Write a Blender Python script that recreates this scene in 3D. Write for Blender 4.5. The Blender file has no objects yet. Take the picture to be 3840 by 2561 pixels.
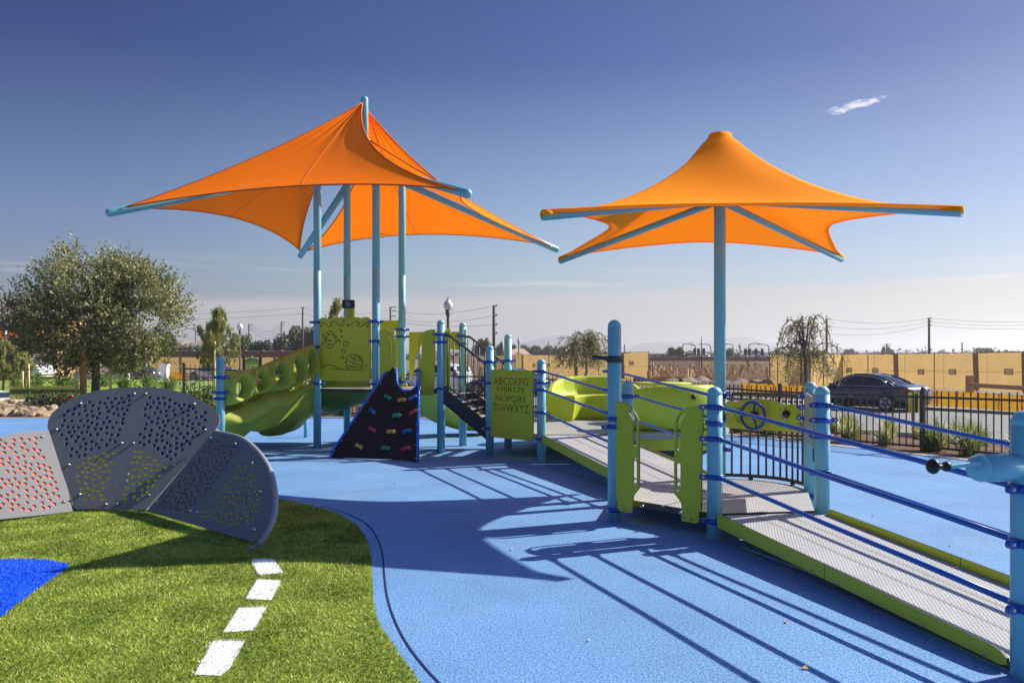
import bpy, bmesh, math, random
import numpy as np
from mathutils import Vector, Matrix, noise
from math import sin, cos, pi, radians, sqrt, atan2, floor

# ------------------------------------------------------------------ camera, sky, sun
SC = bpy.context.scene
COL = SC.collection
K, CX, HY, EYE = 2987.0, 1920.0, 1330.0, 1.56     # focal length in photo pixels, centre, horizon, eye height
cam_d = bpy.data.cameras.new('camera'); cam = bpy.data.objects.new('camera', cam_d); COL.objects.link(cam)
cam.location = (0, 0, EYE); cam.rotation_euler = (radians(90), 0, 0)
cam_d.sensor_width = 36; cam_d.lens = 36 * K / 3840; cam_d.shift_y = (HY - 1280.5) / 3840
cam_d.clip_start = 0.05; cam_d.clip_end = 40000
SC.camera = cam
SUN_DIR = Vector((1.625, .64, 1.285)).normalized()
SUN_AZ = atan2(SUN_DIR.x, SUN_DIR.y); SUN_EL = math.asin(SUN_DIR.z)
sd = bpy.data.lights.new('sun', 'SUN'); sun = bpy.data.objects.new('sun', sd); COL.objects.link(sun)
sd.energy = 4.4; sd.angle = radians(.53); sd.color = (1, .93, .82)
sun.rotation_euler = SUN_DIR.to_track_quat('Z', 'Y').to_euler()
SC.view_settings.view_transform = 'Standard'; SC.view_settings.look = 'None'
SC.view_settings.gamma = 1; SC.view_settings.exposure = 0.8
SC.cycles.use_denoising = True
SC.cycles.max_bounces = 8; SC.cycles.transparent_max_bounces = 24; SC.cycles.volume_bounces = 1
SC.cycles.diffuse_bounces = 3; SC.cycles.glossy_bounces = 3; SC.cycles.caustics_reflective = False; SC.cycles.caustics_refractive = False

wd = bpy.data.worlds.new('World'); SC.world = wd; wd.use_nodes = True
nt = wd.node_tree; N = nt.nodes; L = nt.links
for n_ in list(N): N.remove(n_)
def wn(t, **kw):
    n = N.new(t)
    for k, v in kw.items(): setattr(n, k, v)
    return n
out = wn('ShaderNodeOutputWorld'); bg = wn('ShaderNodeBackground')
sky = wn('ShaderNodeTexSky', sky_type='NISHITA', sun_disc=False, sun_elevation=SUN_EL, sun_rotation=SUN_AZ, altitude=200, air_density=1.0, dust_density=1.6, ozone_density=2.5)
bg.inputs['Strength'].default_value = .122
tc = wn('ShaderNodeTexCoord'); sep = wn('ShaderNodeSeparateXYZ'); L.new(tc.outputs['Generated'], sep.inputs[0])
def wmath(op, a, b=None, c=None, clamp=False):
    n = wn('ShaderNodeMath', operation=op); n.use_clamp = clamp
    for i, v in enumerate((a, b, c)):
        if v is None: continue
        if isinstance(v, (int, float)): n.inputs[i].default_value = v
        else: L.new(v, n.inputs[i])
    return n.outputs[0]
def wsmooth(x, a, b):
    n = wn('ShaderNodeMapRange', interpolation_type='SMOOTHSTEP'); L.new(x, n.inputs[0])
    n.inputs[1].default_value = a; n.inputs[2].default_value = b
    return n.outputs[0]
def wnoise(scale, sc, det=5, rough=.55, off=(0, 0, 0)):
    mp = wn('ShaderNodeMapping'); L.new(tc.outputs['Generated'], mp.inputs[0]); mp.inputs['Scale'].default_value = sc; mp.inputs['Location'].default_value = off
    n = wn('ShaderNodeTexNoise'); L.new(mp.outputs[0], n.inputs['Vector']); n.inputs['Scale'].default_value = scale
    n.inputs['Detail'].default_value = det; n.inputs['Roughness'].default_value = rough
    return n.outputs['Fac']
def wmix(fac, a, b):
    m = wn('ShaderNodeMix', data_type='RGBA'); L.new(fac, m.inputs[0])
    for i, v in ((6, a), (7, b)):
        if isinstance(v, tuple): m.inputs[i].default_value = v + (1,)
        else: L.new(v, m.inputs[i])
    return m.outputs[2]
# low bank of pale cloud above the horizon with a soft uneven top, thin streaks above it, one small wisp high on the right
X_, Y_, Z_ = sep.outputs
az = wmath('ARCTAN2', X_, Y_)
n1 = wnoise(1, (5, 5, 26), 5, .6)
top = wmath('ADD', wmath('ADD', .076, wmath('MULTIPLY', az, .022)), wmath('MULTIPLY', wmath('SUBTRACT', n1, .5), .022))
bank = wmath('MULTIPLY', wmath('SUBTRACT', 1, wsmooth(wmath('SUBTRACT', Z_, top), -.012, .006)), .85)
n2 = wnoise(1, (3, 6, 75), 6, .62, (3, 1, 2))
el2 = wmath('MULTIPLY', wsmooth(Z_, .035, .075), wmath('SUBTRACT', 1, wsmooth(Z_, .085, .13)))
streak = wmath('MULTIPLY', wmath('MULTIPLY', wsmooth(n2, .50, .72), el2), .75)
dx = wmath('SUBTRACT', az, .408); dz = wmath('SUBTRACT', wmath('SUBTRACT', Z_, .2765), wmath('MULTIPLY', dx, .15))
blob = wmath('ADD', wmath('POWER', wmath('MULTIPLY', dx, 30), 2), wmath('POWER', wmath('MULTIPLY', dz, 215), 2))
n3 = wnoise(1, (70, 40, 170), 6, .7)
wisp = wmath('MULTIPLY', wmath('SUBTRACT', 1, wsmooth(wmath('ADD', blob, wmath('MULTIPLY', wmath('SUBTRACT', n3, .5), 5.5)), .0, 1.1)), .75, clamp=True)
deep = wsmooth(Z_, .02, .42)
skyc = wn('ShaderNodeHueSaturation'); L.new(sky.outputs[0], skyc.inputs['Color']); skyc.inputs['Saturation'].default_value = 1.0
ramp = wn('ShaderNodeValToRGB'); L.new(Z_, ramp.inputs[0]); er = ramp.color_ramp.elements
SK = .515
for pos, c in ((0, (1.0, 1.0, 1.0)), (.10, (.98, 1.02, 1.10)), (.16, (.88, .96, 1.08)), (.24, (.62, .74, .95)), (.29, (.42, .54, .80)), (.34, (.19, .345, .70)), (.45, (.13, .275, .64)), (.6, (.72, 1.10, 1.65))):
    e = er[0] if pos == 0 else er.new(pos)
    e.position = pos; e.color = tuple(v * SK for v in c) + (1,)
er[len(er) - 1].color = tuple(v * SK for v in (.72, 1.10, 1.65)) + (1,)
tint = wn('ShaderNodeMix', data_type='RGBA', blend_type='MULTIPLY'); tint.inputs[0].default_value = 1; L.new(skyc.outputs[0], tint.inputs[6]); L.new(ramp.outputs[0], tint.inputs[7])
azf = wn('ShaderNodeMix', data_type='RGBA', blend_type='MULTIPLY'); L.new(wsmooth(az, .05, .7), azf.inputs[0]); L.new(tint.outputs[2], azf.inputs[6]); azf.inputs[7].default_value = (.60, .66, .77, 1)
azl = wn('ShaderNodeMix', data_type='RGBA', blend_type='MULTIPLY'); L.new(wsmooth(wmath('MULTIPLY', az, -1), .1, .6), azl.inputs[0]); L.new(azf.outputs[2], azl.inputs[6]); azl.inputs[7].default_value = (.66, .68, .80, 1)
c1 = wmix(bank, azl.outputs[2], (2.95, 2.93, 2.88))
c2 = wmix(streak, c1, (3.5, 3.4, 3.4))
c3 = wmix(wisp, c2, (4.9, 4.85, 5.0))
L.new(c3, bg.inputs['Color']); L.new(bg.outputs[0], out.inputs[0])

# ------------------------------------------------------------------ helpers
random.seed(7)
V = Vector
def W(px, py, D): return V(((px - CX) / K * D, D, EYE - (py - HY) / K * D))      # photo pixel at distance D
def G(px, py, z=0.0): return W(px, py, (EYE - z) * K / (py - HY))                 # photo pixel on the level plane z
def PL(px, py, p0, n):                                                            # photo pixel on a plane
    d = V(((px - CX) / K, 1, -(py - HY) / K)); o = V((0, 0, EYE))
    return o + d * ((p0 - o).dot(n) / d.dot(n))
def lin(c):
    return tuple((v / 255 / 12.92 if v / 255 <= .04045 else ((v / 255 + .055) / 1.055) ** 2.4) for v in c)
def smooth01(a, b, x):
    t = min(1, max(0, (x - a) / (b - a))); return t * t * (3 - 2 * t)

def mat(name, col, rough=.5, metal=0, var=.06, vs=8, bump=0, bs=60, col2=None, trans=0, spec=.5, coat=0, det=4, c2fac=(.45, .6), grime=0):
    m = bpy.data.materials.new(name); m.use_nodes = True; t = m.node_tree; p = t.nodes['Principled BSDF']
    p.inputs['Roughness'].default_value = rough; p.inputs['Metallic'].default_value = metal
    p.inputs['Specular IOR Level'].default_value = spec; p.inputs['Coat Weight'].default_value = coat; p.inputs['Coat Roughness'].default_value = .15
    c = lin(col) if max(col) > 1 else col
    co = t.nodes.new('ShaderNodeTexCoord')
    nz = t.nodes.new('ShaderNodeTexNoise'); nz.inputs['Scale'].default_value = vs; nz.inputs['Detail'].default_value = det
    t.links.new(co.outputs['Object'], nz.inputs['Vector'])
    if col2 is not None:
        c2 = lin(col2) if max(col2) > 1 else col2
        mr = t.nodes.new('ShaderNodeMapRange'); mr.inputs[1].default_value, mr.inputs[2].default_value = c2fac
        t.links.new(nz.outputs[0], mr.inputs[0])
        mx = t.nodes.new('ShaderNodeMix'); mx.data_type = 'RGBA'; t.links.new(mr.outputs[0], mx.inputs[0])
        mx.inputs[6].default_value = (*c, 1); mx.inputs[7].default_value = (*c2, 1); colout = mx.outputs[2]
    else:
        mx = t.nodes.new('ShaderNodeMix'); mx.data_type = 'RGBA'
        mr = t.nodes.new('ShaderNodeMapRange'); mr.inputs[1].default_value, mr.inputs[2].default_value = .3, .7
        t.links.new(nz.outputs[0], mr.inputs[0]); t.links.new(mr.outputs[0], mx.inputs[0])
        mx.inputs[6].default_value = (*[x * (1 - var) for x in c], 1); mx.inputs[7].default_value = (*[min(1, x * (1 + var)) for x in c], 1); colout = mx.outputs[2]
    if grime:
        g = t.nodes.new('ShaderNodeTexNoise'); g.inputs['Scale'].default_value = 2.3; g.inputs['Detail'].default_value = 8; g.inputs['Roughness'].default_value = .7
        t.links.new(co.outputs['Object'], g.inputs['Vector'])
        gr = t.nodes.new('ShaderNodeMapRange'); gr.inputs[1].default_value, gr.inputs[2].default_value, gr.inputs[4].default_value = .5, .75, grime
        t.links.new(g.outputs[0], gr.inputs[0])
        gm = t.nodes.new('ShaderNodeMix'); gm.data_type = 'RGBA'; t.links.new(gr.outputs[0], gm.inputs[0]); t.links.new(colout, gm.inputs[6])
        gm.inputs[7].default_value = (.42, .39, .34, 1); colout = gm.outputs[2]
        rr = t.nodes.new('ShaderNodeMapRange'); rr.inputs[3].default_value = rough; rr.inputs[4].default_value = min(1, rough + .25)
        t.links.new(g.outputs[0], rr.inputs[0]); t.links.new(rr.outputs[0], p.inputs['Roughness'])
    t.links.new(colout, p.inputs['Base Color'])
    if bump:
        b = t.nodes.new('ShaderNodeBump'); b.inputs['Strength'].default_value = bump; b.inputs['Distance'].default_value = .02
        n2 = t.nodes.new('ShaderNodeTexNoise'); n2.inputs['Scale'].default_value = bs; n2.inputs['Detail'].default_value = 3
        t.links.new(co.outputs['Object'], n2.inputs['Vector']); t.links.new(n2.outputs[0], b.inputs['Height']); t.links.new(b.outputs[0], p.inputs['Normal'])
    if trans:
        tr = t.nodes.new('ShaderNodeBsdfTranslucent'); t.links.new(colout, tr.inputs[0])
        ms = t.nodes.new('ShaderNodeMixShader'); ms.inputs[0].default_value = trans
        t.links.new(p.outputs[0], ms.inputs[1]); t.links.new(tr.outputs[0], ms.inputs[2])
        t.links.new(ms.outputs[0], t.nodes['Material Output'].inputs[0])
    return m

def tag(o, label=None, cat=None, group=None, kind=None):
    for k, v in (('label', label), ('category', cat), ('group', group), ('kind', kind)):
        if v: o[k] = v
    return o
def link(name, me, parent=None):
    o = bpy.data.objects.new(name, me); COL.objects.link(o)
    if parent is not None: o.parent = parent
    return o
def empty(name, loc=(0, 0, 0), label=None, cat=None, group=None, rz=0):
    o = bpy.data.objects.new(name, None); COL.objects.link(o); o.location = loc; o.rotation_euler = (0, 0, rz); o.empty_display_size = .1
    tag(o, label, cat, group); return o
def worg(p):                       # world origin of a parent chain without rotation
    v = V((0, 0, 0))
    while p is not None: v += p.location; p = p.parent
    return v
def copy_tree(o, parent=None):
    c = o.copy(); COL.objects.link(c)
    if parent is not None: c.parent = parent
    for ch in CH.get(o.name, []):
        copy_tree(ch, c)
    return c
CH = {}
class MB:
    """collects shapes, builds ONE mesh object"""
    def __init__(s): s.v = []; s.f = []; s.m = []; s.sm = []
    def add(s, vs, fs, mi=0, sm=False):
        b = len(s.v); s.v.extend([tuple(p) for p in vs]); s.f.extend([tuple(i + b for i in f) for f in fs]); s.m.extend([mi] * len(fs)); s.sm.extend([sm] * len(fs)); return s
    def box(s, c, size, rz=0, mi=0, R=None):
        c = V(c); hx, hy, hz = [q / 2 for q in size]
        M = R if R is not None else Matrix.Rotation(rz, 3, 'Z')
        vs = [c + M @ V((x * hx, y * hy, z * hz)) for x in (-1, 1) for y in (-1, 1) for z in (-1, 1)]
        return s.add(vs, [(0, 1, 3, 2), (4, 6, 7, 5), (0, 4, 5, 1), (2, 3, 7, 6), (0, 2, 6, 4), (1, 5, 7, 3)], mi)
    def bar(s, a, b, w, h, up=(0, 0, 1), mi=0):       # rectangular bar between points
        a, b = V(a), V(b); d = (b - a).normalized(); x = d.cross(V(up))
        if x.length < 1e-4: x = V((1, 0, 0))
        x.normalize(); z = x.cross(d).normalized()
        vs = [p + x * (i * w / 2) + z * (j * h / 2) for p in (a, b) for i, j in ((-1, -1), (1, -1), (1, 1), (-1, 1))]
        return s.add(vs, [(3, 2, 1, 0), (4, 5, 6, 7), (0, 1, 5, 4), (1, 2, 6, 5), (2, 3, 7, 6), (3, 0, 4, 7)], mi)
    def tube(s, pts, r, n=10, mi=0, cap=True, closed=False):
        pts = [V(p) for p in pts]; k = len(pts); rs = r if isinstance(r, (list, tuple)) else [r] * k
        vs = []; up = None
        for i, p in enumerate(pts):
            if closed: d = (pts[(i + 1) % k] - pts[i - 1]).normalized()
            else: d = (pts[min(i + 1, k - 1)] - pts[max(i - 1, 0)]).normalized()
            if up is None:
                up = V((0, 0, 1)) if abs(d.z) < .95 else V((1, 0, 0))
            x = d.cross(up).normalized(); up = x.cross(d).normalized()
            vs += [p + (x * cos(2 * pi * j / n) + up * sin(2 * pi * j / n)) * rs[i] for j in range(n)]
        fs = []
        for i in range(k if closed else k - 1):
            i2 = (i + 1) % k
            for j in range(n):
                j2 = (j + 1) % n; fs.append((i * n + j, i * n + j2, i2 * n + j2, i2 * n + j))
        s.add(vs, fs, mi, True)
        if cap and not closed:
            b = len(s.v) - k * n
            s.f += [tuple(b + j for j in reversed(range(n))), tuple(b + (k - 1) * n + j for j in range(n))]; s.m += [mi] * 2; s.sm += [False] * 2
        return s
    def lathe(s, c, prof, n=16, axis=(0, 0, 1), mi=0):  # profile of (radius, height)
        a = V(axis).normalized(); q = V((0, 0, 1)).rotation_difference(a); c = V(c); vs = []
        for r, z in prof:
            vs += [c + q @ V((r * cos(2 * pi * j / n), r * sin(2 * pi * j / n), z)) for j in range(n)]
        fs = [(i * n + j, i * n + (j + 1) % n, (i + 1) * n + (j + 1) % n, (i + 1) * n + j) for i in range(len(prof) - 1) for j in range(n)]
        fs += [tuple(reversed(range(n))), tuple((len(prof) - 1) * n + j for j in range(n))]
        return s.add(vs, fs, mi, True)
    def grid(s, fn, nu, nv, mi=0, sm=True, cu=False, mask=None):
        vs = [fn(i / nu, j / nv) for i in range(nu + (0 if cu else 1)) for j in range(nv + 1)]
        fs = []
        for i in range(nu):
            i2 = (i + 1) % nu if cu else i + 1
            for j in range(nv):
                if mask and not mask((i + .5) / nu, (j + .5) / nv): continue
                fs.append((i * (nv + 1) + j, i2 * (nv + 1) + j, i2 * (nv + 1) + j + 1, i * (nv + 1) + j + 1))
        return s.add(vs, fs, mi, sm)
    def mesh(s, me, M=None, mi=0):
        vs = [(M @ v.co if M else v.co) for v in me.vertices]
        s.add(vs, [tuple(p.vertices) for p in me.polygons], mi, False); return s
    def build(s, name, mats, parent=None, loc=None, bevel=0, weld=False, autosmooth=True):
        me = bpy.data.meshes.new(name)
        o0 = worg(parent) if parent is not None else (V(loc) if loc is not None else V((0, 0, 0)))
        me.from_pydata([(p[0] - o0.x, p[1] - o0.y, p[2] - o0.z) for p in s.v], [], s.f)
        for m in (mats if isinstance(mats, (list, tuple)) else [mats]): me.materials.append(m)
        me.polygons.foreach_set('material_index', s.m); me.polygons.foreach_set('use_smooth', s.sm)
        if weld:
            bm = bmesh.new(); bm.from_mesh(me); bmesh.ops.remove_doubles(bm, verts=bm.verts, dist=1e-4)
            bmesh.ops.recalc_face_normals(bm, faces=bm.faces); bm.to_mesh(me); bm.free()
        me.update()
        o = link(name, me, parent)
        if parent is None and loc is not None: o.location = loc
        if parent is not None: CH.setdefault(parent.name, []).append(o)
        if bevel:
            b = o.modifiers.new('bevel', 'BEVEL'); b.width = bevel; b.segments = 2; b.limit_method = 'ANGLE'
        return o

def curve_mesh(loops, th, bev=0.0, res=2):
    """flat plate with holes: loops of 2-D points, first is the outline"""
    cu = bpy.data.curves.new('tmp', 'CURVE'); cu.dimensions = '2D'; cu.fill_mode = 'BOTH'; cu.extrude = th / 2 - bev; cu.bevel_depth = bev; cu.bevel_resolution = 1; cu.offset = -bev
    for lp in loops:
        sp = cu.splines.new('POLY'); sp.points.add(len(lp) - 1); sp.use_cyclic_u = True
        for i, p in enumerate(lp): sp.points[i].co = (p[0], p[1], 0, 1)
    ob = bpy.data.objects.new('tmp', cu); COL.objects.link(ob); bpy.context.view_layer.update()
    me = bpy.data.meshes.new_from_object(ob.evaluated_get(bpy.context.evaluated_depsgraph_get()))
    bpy.data.objects.remove(ob); bpy.data.curves.remove(cu); return me
def text_mesh(txt, size, th=.004, align='CENTER', spacing=1.0, bold=0, line=1.0):
    cu = bpy.data.curves.new('tmp', 'FONT'); cu.body = txt; cu.size = size; cu.extrude = th / 2; cu.align_x = align; cu.space_character = spacing; cu.offset = bold; cu.space_line = line; cu.resolution_u = 3
    ob = bpy.data.objects.new('tmp', cu); COL.objects.link(ob); bpy.context.view_layer.update()
    me = bpy.data.meshes.new_from_object(ob.evaluated_get(bpy.context.evaluated_depsgraph_get()))
    bpy.data.objects.remove(ob); bpy.data.curves.remove(cu); return me
def frame(o, x, y):                # matrix taking (x, y, z) of a plate into the world
    x = V(x).normalized(); z = x.cross(V(y)).normalized(); y = z.cross(x); o = V(o)
    return Matrix(((x.x, y.x, z.x, o.x), (x.y, y.y, z.y, o.y), (x.z, y.z, z.z, o.z), (0, 0, 0, 1)))
def ell(cx, cy, rx, ry, n=14, rot=0):
    return [(cx + rx * cos(a) * cos(rot) - ry * sin(a) * sin(rot), cy + rx * cos(a) * sin(rot) + ry * sin(a) * cos(rot)) for a in [2 * pi * i / n for i in range(n)]]
def rrect(x0, y0, x1, y1, r, n=5):
    out = []
    for cx, cy, a0 in ((x1 - r, y1 - r, 0), (x0 + r, y1 - r, 90), (x0 + r, y0 + r, 180), (x1 - r, y0 + r, 270)):
        out += [(cx + r * cos(radians(a0 + 90 * i / n)), cy + r * sin(radians(a0 + 90 * i / n))) for i in range(n + 1)]
    return out
def catmull(pts, n=8, closed=False):
    P = [V(p) for p in pts]; out = []; k = len(P)
    rng = range(k if closed else k - 1)
    for i in rng:
        if closed: a, b, c, d = P[i - 1], P[i], P[(i + 1) % k], P[(i + 2) % k]
        else: a, b, c, d = P[max(i - 1, 0)], P[i], P[i + 1], P[min(i + 2, k - 1)]
        for j in range(n):
            t = j / n; out.append(.5 * ((2 * b) + (c - a) * t + (2 * a - 5 * b + 4 * c - d) * t * t + (3 * b - a - 3 * c + d) * t ** 3))
    if not closed: out.append(P[-1])
    return out
def inpoly(x, y, poly):
    c = False; j = len(poly) - 1
    for i in range(len(poly)):
        xi, yi = poly[i][0], poly[i][1]; xj, yj = poly[j][0], poly[j][1]
        if (yi > y) != (yj > y) and x < (xj - xi) * (y - yi) / (yj - yi) + xi: c = not c
        j = i
    return c
def np_inpoly(x, y, poly):
    c = np.zeros(len(x), bool); j = len(poly) - 1
    for i in range(len(poly)):
        xi, yi = poly[i][0], poly[i][1]; xj, yj = poly[j][0], poly[j][1]
        if yi != yj: c ^= ((yi > y) != (yj > y)) & (x < (xj - xi) * (y - yi) / (yj - yi) + xi)
        j = i
    return c
def soup(name, verts, nper, mats, mi=None, parent=None, loc=None, smooth=False):
    """fast mesh from a numpy array of polygons, nper corners each"""
    verts = np.asarray(verts, np.float32).reshape(-1, 3); o0 = worg(parent) if parent is not None else V(loc or (0, 0, 0))
    verts = verts - np.array(o0, np.float32); nf = len(verts) // nper
    me = bpy.data.meshes.new(name); me.vertices.add(len(verts)); me.vertices.foreach_set('co', verts.ravel())
    me.loops.add(len(verts)); me.loops.foreach_set('vertex_index', np.arange(len(verts), dtype=np.int32))
    me.polygons.add(nf); me.polygons.foreach_set('loop_start', np.arange(0, nf * nper, nper, dtype=np.int32)); me.polygons.foreach_set('loop_total', np.full(nf, nper, np.int32))
    for m in (mats if isinstance(mats, (list, tuple)) else [mats]): me.materials.append(m)
    if mi is not None: me.polygons.foreach_set('material_index', np.asarray(mi, np.int32))
    me.update(calc_edges=True); o = link(name, me, parent)
    if parent is None and loc is not None: o.location = loc
    if parent is not None: CH.setdefault(parent.name, []).append(o)
    return o

# ------------------------------------------------------------------ materials
M = {}
M['post'] = mat('powder_coat_light_blue', (120, 187, 202), .32, var=.03, vs=3, coat=.3, grime=.10)
M['clamp'] = mat('powder_coat_royal_blue', (10, 70, 164), .35, var=.05, coat=.3)
M['rail'] = mat('vinyl_blue_rail', (8, 92, 176), .3, var=.05, coat=.3)
M['green'] = mat('lime_plastic_panel', (200, 203, 42), .42, var=.05, vs=30, bump=.04, bs=400, grime=.05)
M['green_edge'] = mat('dark_panel_core', (30, 32, 22), .6)
M['mould'] = mat('moulded_green_plastic', (176, 188, 62), .38, var=.06, vs=5, bump=.05, bs=90, grime=.12, trans=.12)
M['lime'] = mat('bright_lime_plastic', (190, 204, 50), .4, var=.04, vs=4, bump=.04, bs=100, grime=.08, trans=.1)
M['steel'] = mat('zinc_bolt', (190, 190, 190), .3, 1)
M['dark'] = mat('charcoal_coating', (58, 60, 66), .5, var=.08)
M['black'] = mat('black_rubber', (14, 14, 15), .45)
M['engrave'] = mat('engraved_dark_line', (38, 42, 12), .7)
M['fabric'] = None
M['white'] = mat('white_paint', (225, 225, 225), .5)
M['wood'] = mat('timber', (226, 196, 150), .8, var=.2, vs=6)
M['wood2'] = mat('stake_timber', (188, 144, 98), .85, var=.2, vs=8)
M['bark'] = mat('bark', (120, 108, 96), .9, var=.3, vs=14, bump=.5, bs=40)
M['concrete'] = mat('concrete', (196, 190, 178), .85, var=.08, vs=3, bump=.1, bs=80)
M['pole'] = mat('weathered_pole', (92, 84, 78), .85)
M['rubberline'] = mat('rubber_seam', (14, 34, 92), .8)
# ------------------------------------------------------------------ terrain
def interp(tab, x):
    if x <= tab[0][0]: return tab[0][1]
    for (a, b), (c, d) in zip(tab, tab[1:]):
        if x <= c: return b + (d - b) * (x - a) / (c - a)
    return tab[-1][1]
T0 = [(-100, 50), (-25, 50), (-12, 42), (-4, 28), (0, 22.5), (4, 18.5), (7, 14.5), (8.5, 11), (12, 6), (20, -5), (40, -20)]
T1 = [(-100, 64), (-40, 60), (-15, 50), (-6, 42), (0, 35), (5, 28), (9.3, 23.3), (11.5, 21), (16, 16), (25, 7), (60, -28)]
T2 = [(-100, 100), (-40, 78), (-15, 66), (-5, 57), (3, 49), (10, 41), (15.5, 34.5), (19, 29.5), (25, 22), (60, -10)]
def terr(x, y):
    z = -.7 * smooth01(interp(T0, x), interp(T1, x) , y) if interp(T1, x) > interp(T0, x) else 0
    z -= .8 * smooth01(62, 108, y)
    return z
def gz(px, py, n=12):              # photo pixel on the terrain
    z = 0
    for _ in range(n):
        p = G(px, py, z); z = .5 * z + .5 * terr(p.x, p.y)
    p = G(px, py, z); p.z = z; return p
def atD(px, D):                    # point of the terrain under a photo column
    x = (px - CX) / K * D; return V((x, D, terr(x, D)))

M['dirt'] = mat('bare_earth', (132, 116, 98), .95, vs=.6, col2=(98, 86, 74), bump=.6, bs=2.5, det=9)
M['asphalt'] = mat('asphalt', (132, 130, 128), .9, var=.10, vs=1.2, bump=.2, bs=120, det=10)
M['mulch'] = mat('bark_mulch', (120, 88, 62), .95, vs=22, col2=(74, 52, 38), bump=.8, bs=50, det=8)
M['lawn'] = mat('mown_lawn', (140, 160, 60), .9, vs=2.2, col2=(116, 138, 46), bump=.5, bs=40, det=9)
M['hill'] = mat('hazy_hills', (150, 150, 152), .95, vs=.004, col2=(128, 130, 132), det=8)  # pale grey puts part of the distance haze into the hill colour

xs = [-9000, -6000, -3500, -2000, -1000, -500, -260, -160] + [x * 2.0 for x in range(-55, -16)] + [x * .8 for x in range(-40, 60)] + [48 + 2.0 * i for i in range(40)] + [160, 260, 500, 1000, 2000, 3500, 6000, 9000]
ys = [-400, -120, -40] + [x * 1.0 for x in range(-12, 120)] + [125, 140, 170, 240, 400, 700, 1200, 2200, 3500, 5000, 7000, 9500]
xs = sorted(set(xs))
g = MB(); nx, ny = len(xs), len(ys)
g.add([(x, y, terr(x, y) - .05) for x in xs for y in ys], [(i * ny + j, (i + 1) * ny + j, (i + 1) * ny + j + 1, i * ny + j + 1) for i in range(nx - 1) for j in range(ny - 1)], 0, True)
tag(g.build('ground', M['dirt']), kind='structure')

def ribbon(name, A, B, m, off=.02, nv=12, step=1.0, drape=True, kind='structure'):
    """sheet draped between two polylines"""
    def res(P, n):
        P = [V(p).to_2d() for p in P]; d = [0]
        for a, b in zip(P, P[1:]): d.append(d[-1] + (b - a).length)
        out = []
        for i in range(n + 1):
            s_ = d[-1] * i / n; k = 0
            while k < len(P) - 2 and d[k + 1] < s_: k += 1
            out.append(P[k].lerp(P[k + 1], (s_ - d[k]) / max(1e-6, d[k + 1] - d[k])))
        return out
    ln = sum((V(b).to_2d() - V(a).to_2d()).length for a, b in zip(A, A[1:])); n = max(4, int(ln / step))
    a_, b_ = res(A, n), res(B, n); mb = MB()
    def f(u, v):
        p = a_[round(u * n)].lerp(b_[round(u * n)], v); return (p.x, p.y, (terr(p.x, p.y) if drape else 0) + off)
    mb.grid(f, n, nv); o = mb.build(name, m, weld=False); tag(o, kind=kind); return o

# playground rubber surfacing
M['rubber'] = mat('blue_rubber', (70, 122, 184), .85, vs=70, col2=(128, 172, 210), bump=.4, bs=110, det=5, c2fac=(.36, .64))
rt = M['rubber'].node_tree; rp = rt.nodes['Principled BSDF']; src = rp.inputs['Base Color'].links[0].from_socket
rc = rt.nodes.new('ShaderNodeTexCoord'); rn = rt.nodes.new('ShaderNodeTexNoise'); rn.inputs['Scale'].default_value = .8; rn.inputs['Detail'].default_value = 6; rn.inputs['Roughness'].default_value = .65
rt.links.new(rc.outputs['Object'], rn.inputs['Vector'])
rr = rt.nodes.new('ShaderNodeMapRange'); rr.inputs[1].default_value, rr.inputs[2].default_value, rr.inputs[3].default_value, rr.inputs[4].default_value = .3, .7, .84, 1.12
rt.links.new(rn.outputs[0], rr.inputs[0]); hs = rt.nodes.new('ShaderNodeHueSaturation'); rt.links.new(rr.outputs[0], hs.inputs['Value']); rt.links.new(src, hs.inputs['Color']); 
rn2 = rt.nodes.new('ShaderNodeTexNoise'); rn2.inputs['Scale'].default_value = .45; rn2.inputs['Detail'].default_value = 9; rn2.inputs['Roughness'].default_value = .72; rn2.inputs['Distortion'].default_value = .6; rt.links.new(rc.outputs['Object'], rn2.inputs['Vector'])
rr2 = rt.nodes.new('ShaderNodeMapRange'); rr2.inputs[1].default_value, rr2.inputs[2].default_value, rr2.inputs[4].default_value = .54, .74, .26; rt.links.new(rn2.outputs[0], rr2.inputs[0])
rm = rt.nodes.new('ShaderNodeMix'); rm.data_type = 'RGBA'; rt.links.new(rr2.outputs[0], rm.inputs[0]); rt.links.new(hs.outputs[0], rm.inputs[6]); rm.inputs[7].default_value = (.40, .46, .55, 1); rt.links.new(rm.outputs[2], rp.inputs['Base Color'])
KERB = catmull([(-30, 18.2, 0), (-16, 19.3, 0), (-12.5, 19.5, 0), (-5, 19.7, 0), (-2.1, 19.5, 0), (1, 18.3, 0), (4.16, 15.5, 0), (5.95, 12.87, 0), (6.7, 11.7, 0), (7.25, 10.2, 0), (7.6, 8, 0), (7.8, 4, 0), (7.8, -8, 0)], 8)
rb = MB(); rb.add([(p.x, p.y, 0) for p in KERB] + [(-30, -8, 0)], [tuple(reversed(range(len(KERB) + 1)))])
me_o = rb.build('rubber_surface', M['rubber']); tag(me_o, kind='structure')
def offset_line(P, d):
    out = []
    for i, p in enumerate(P):
        t = (P[min(i + 1, len(P) - 1)] - P[max(i - 1, 0)]).normalized(); out.append(V((p.x - t.y * d, p.y + t.x * d, 0)))
    return out
K1 = offset_line(KERB, .17); K2 = offset_line(KERB, 1.9)
kb = MB(); n = len(KERB)
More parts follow.
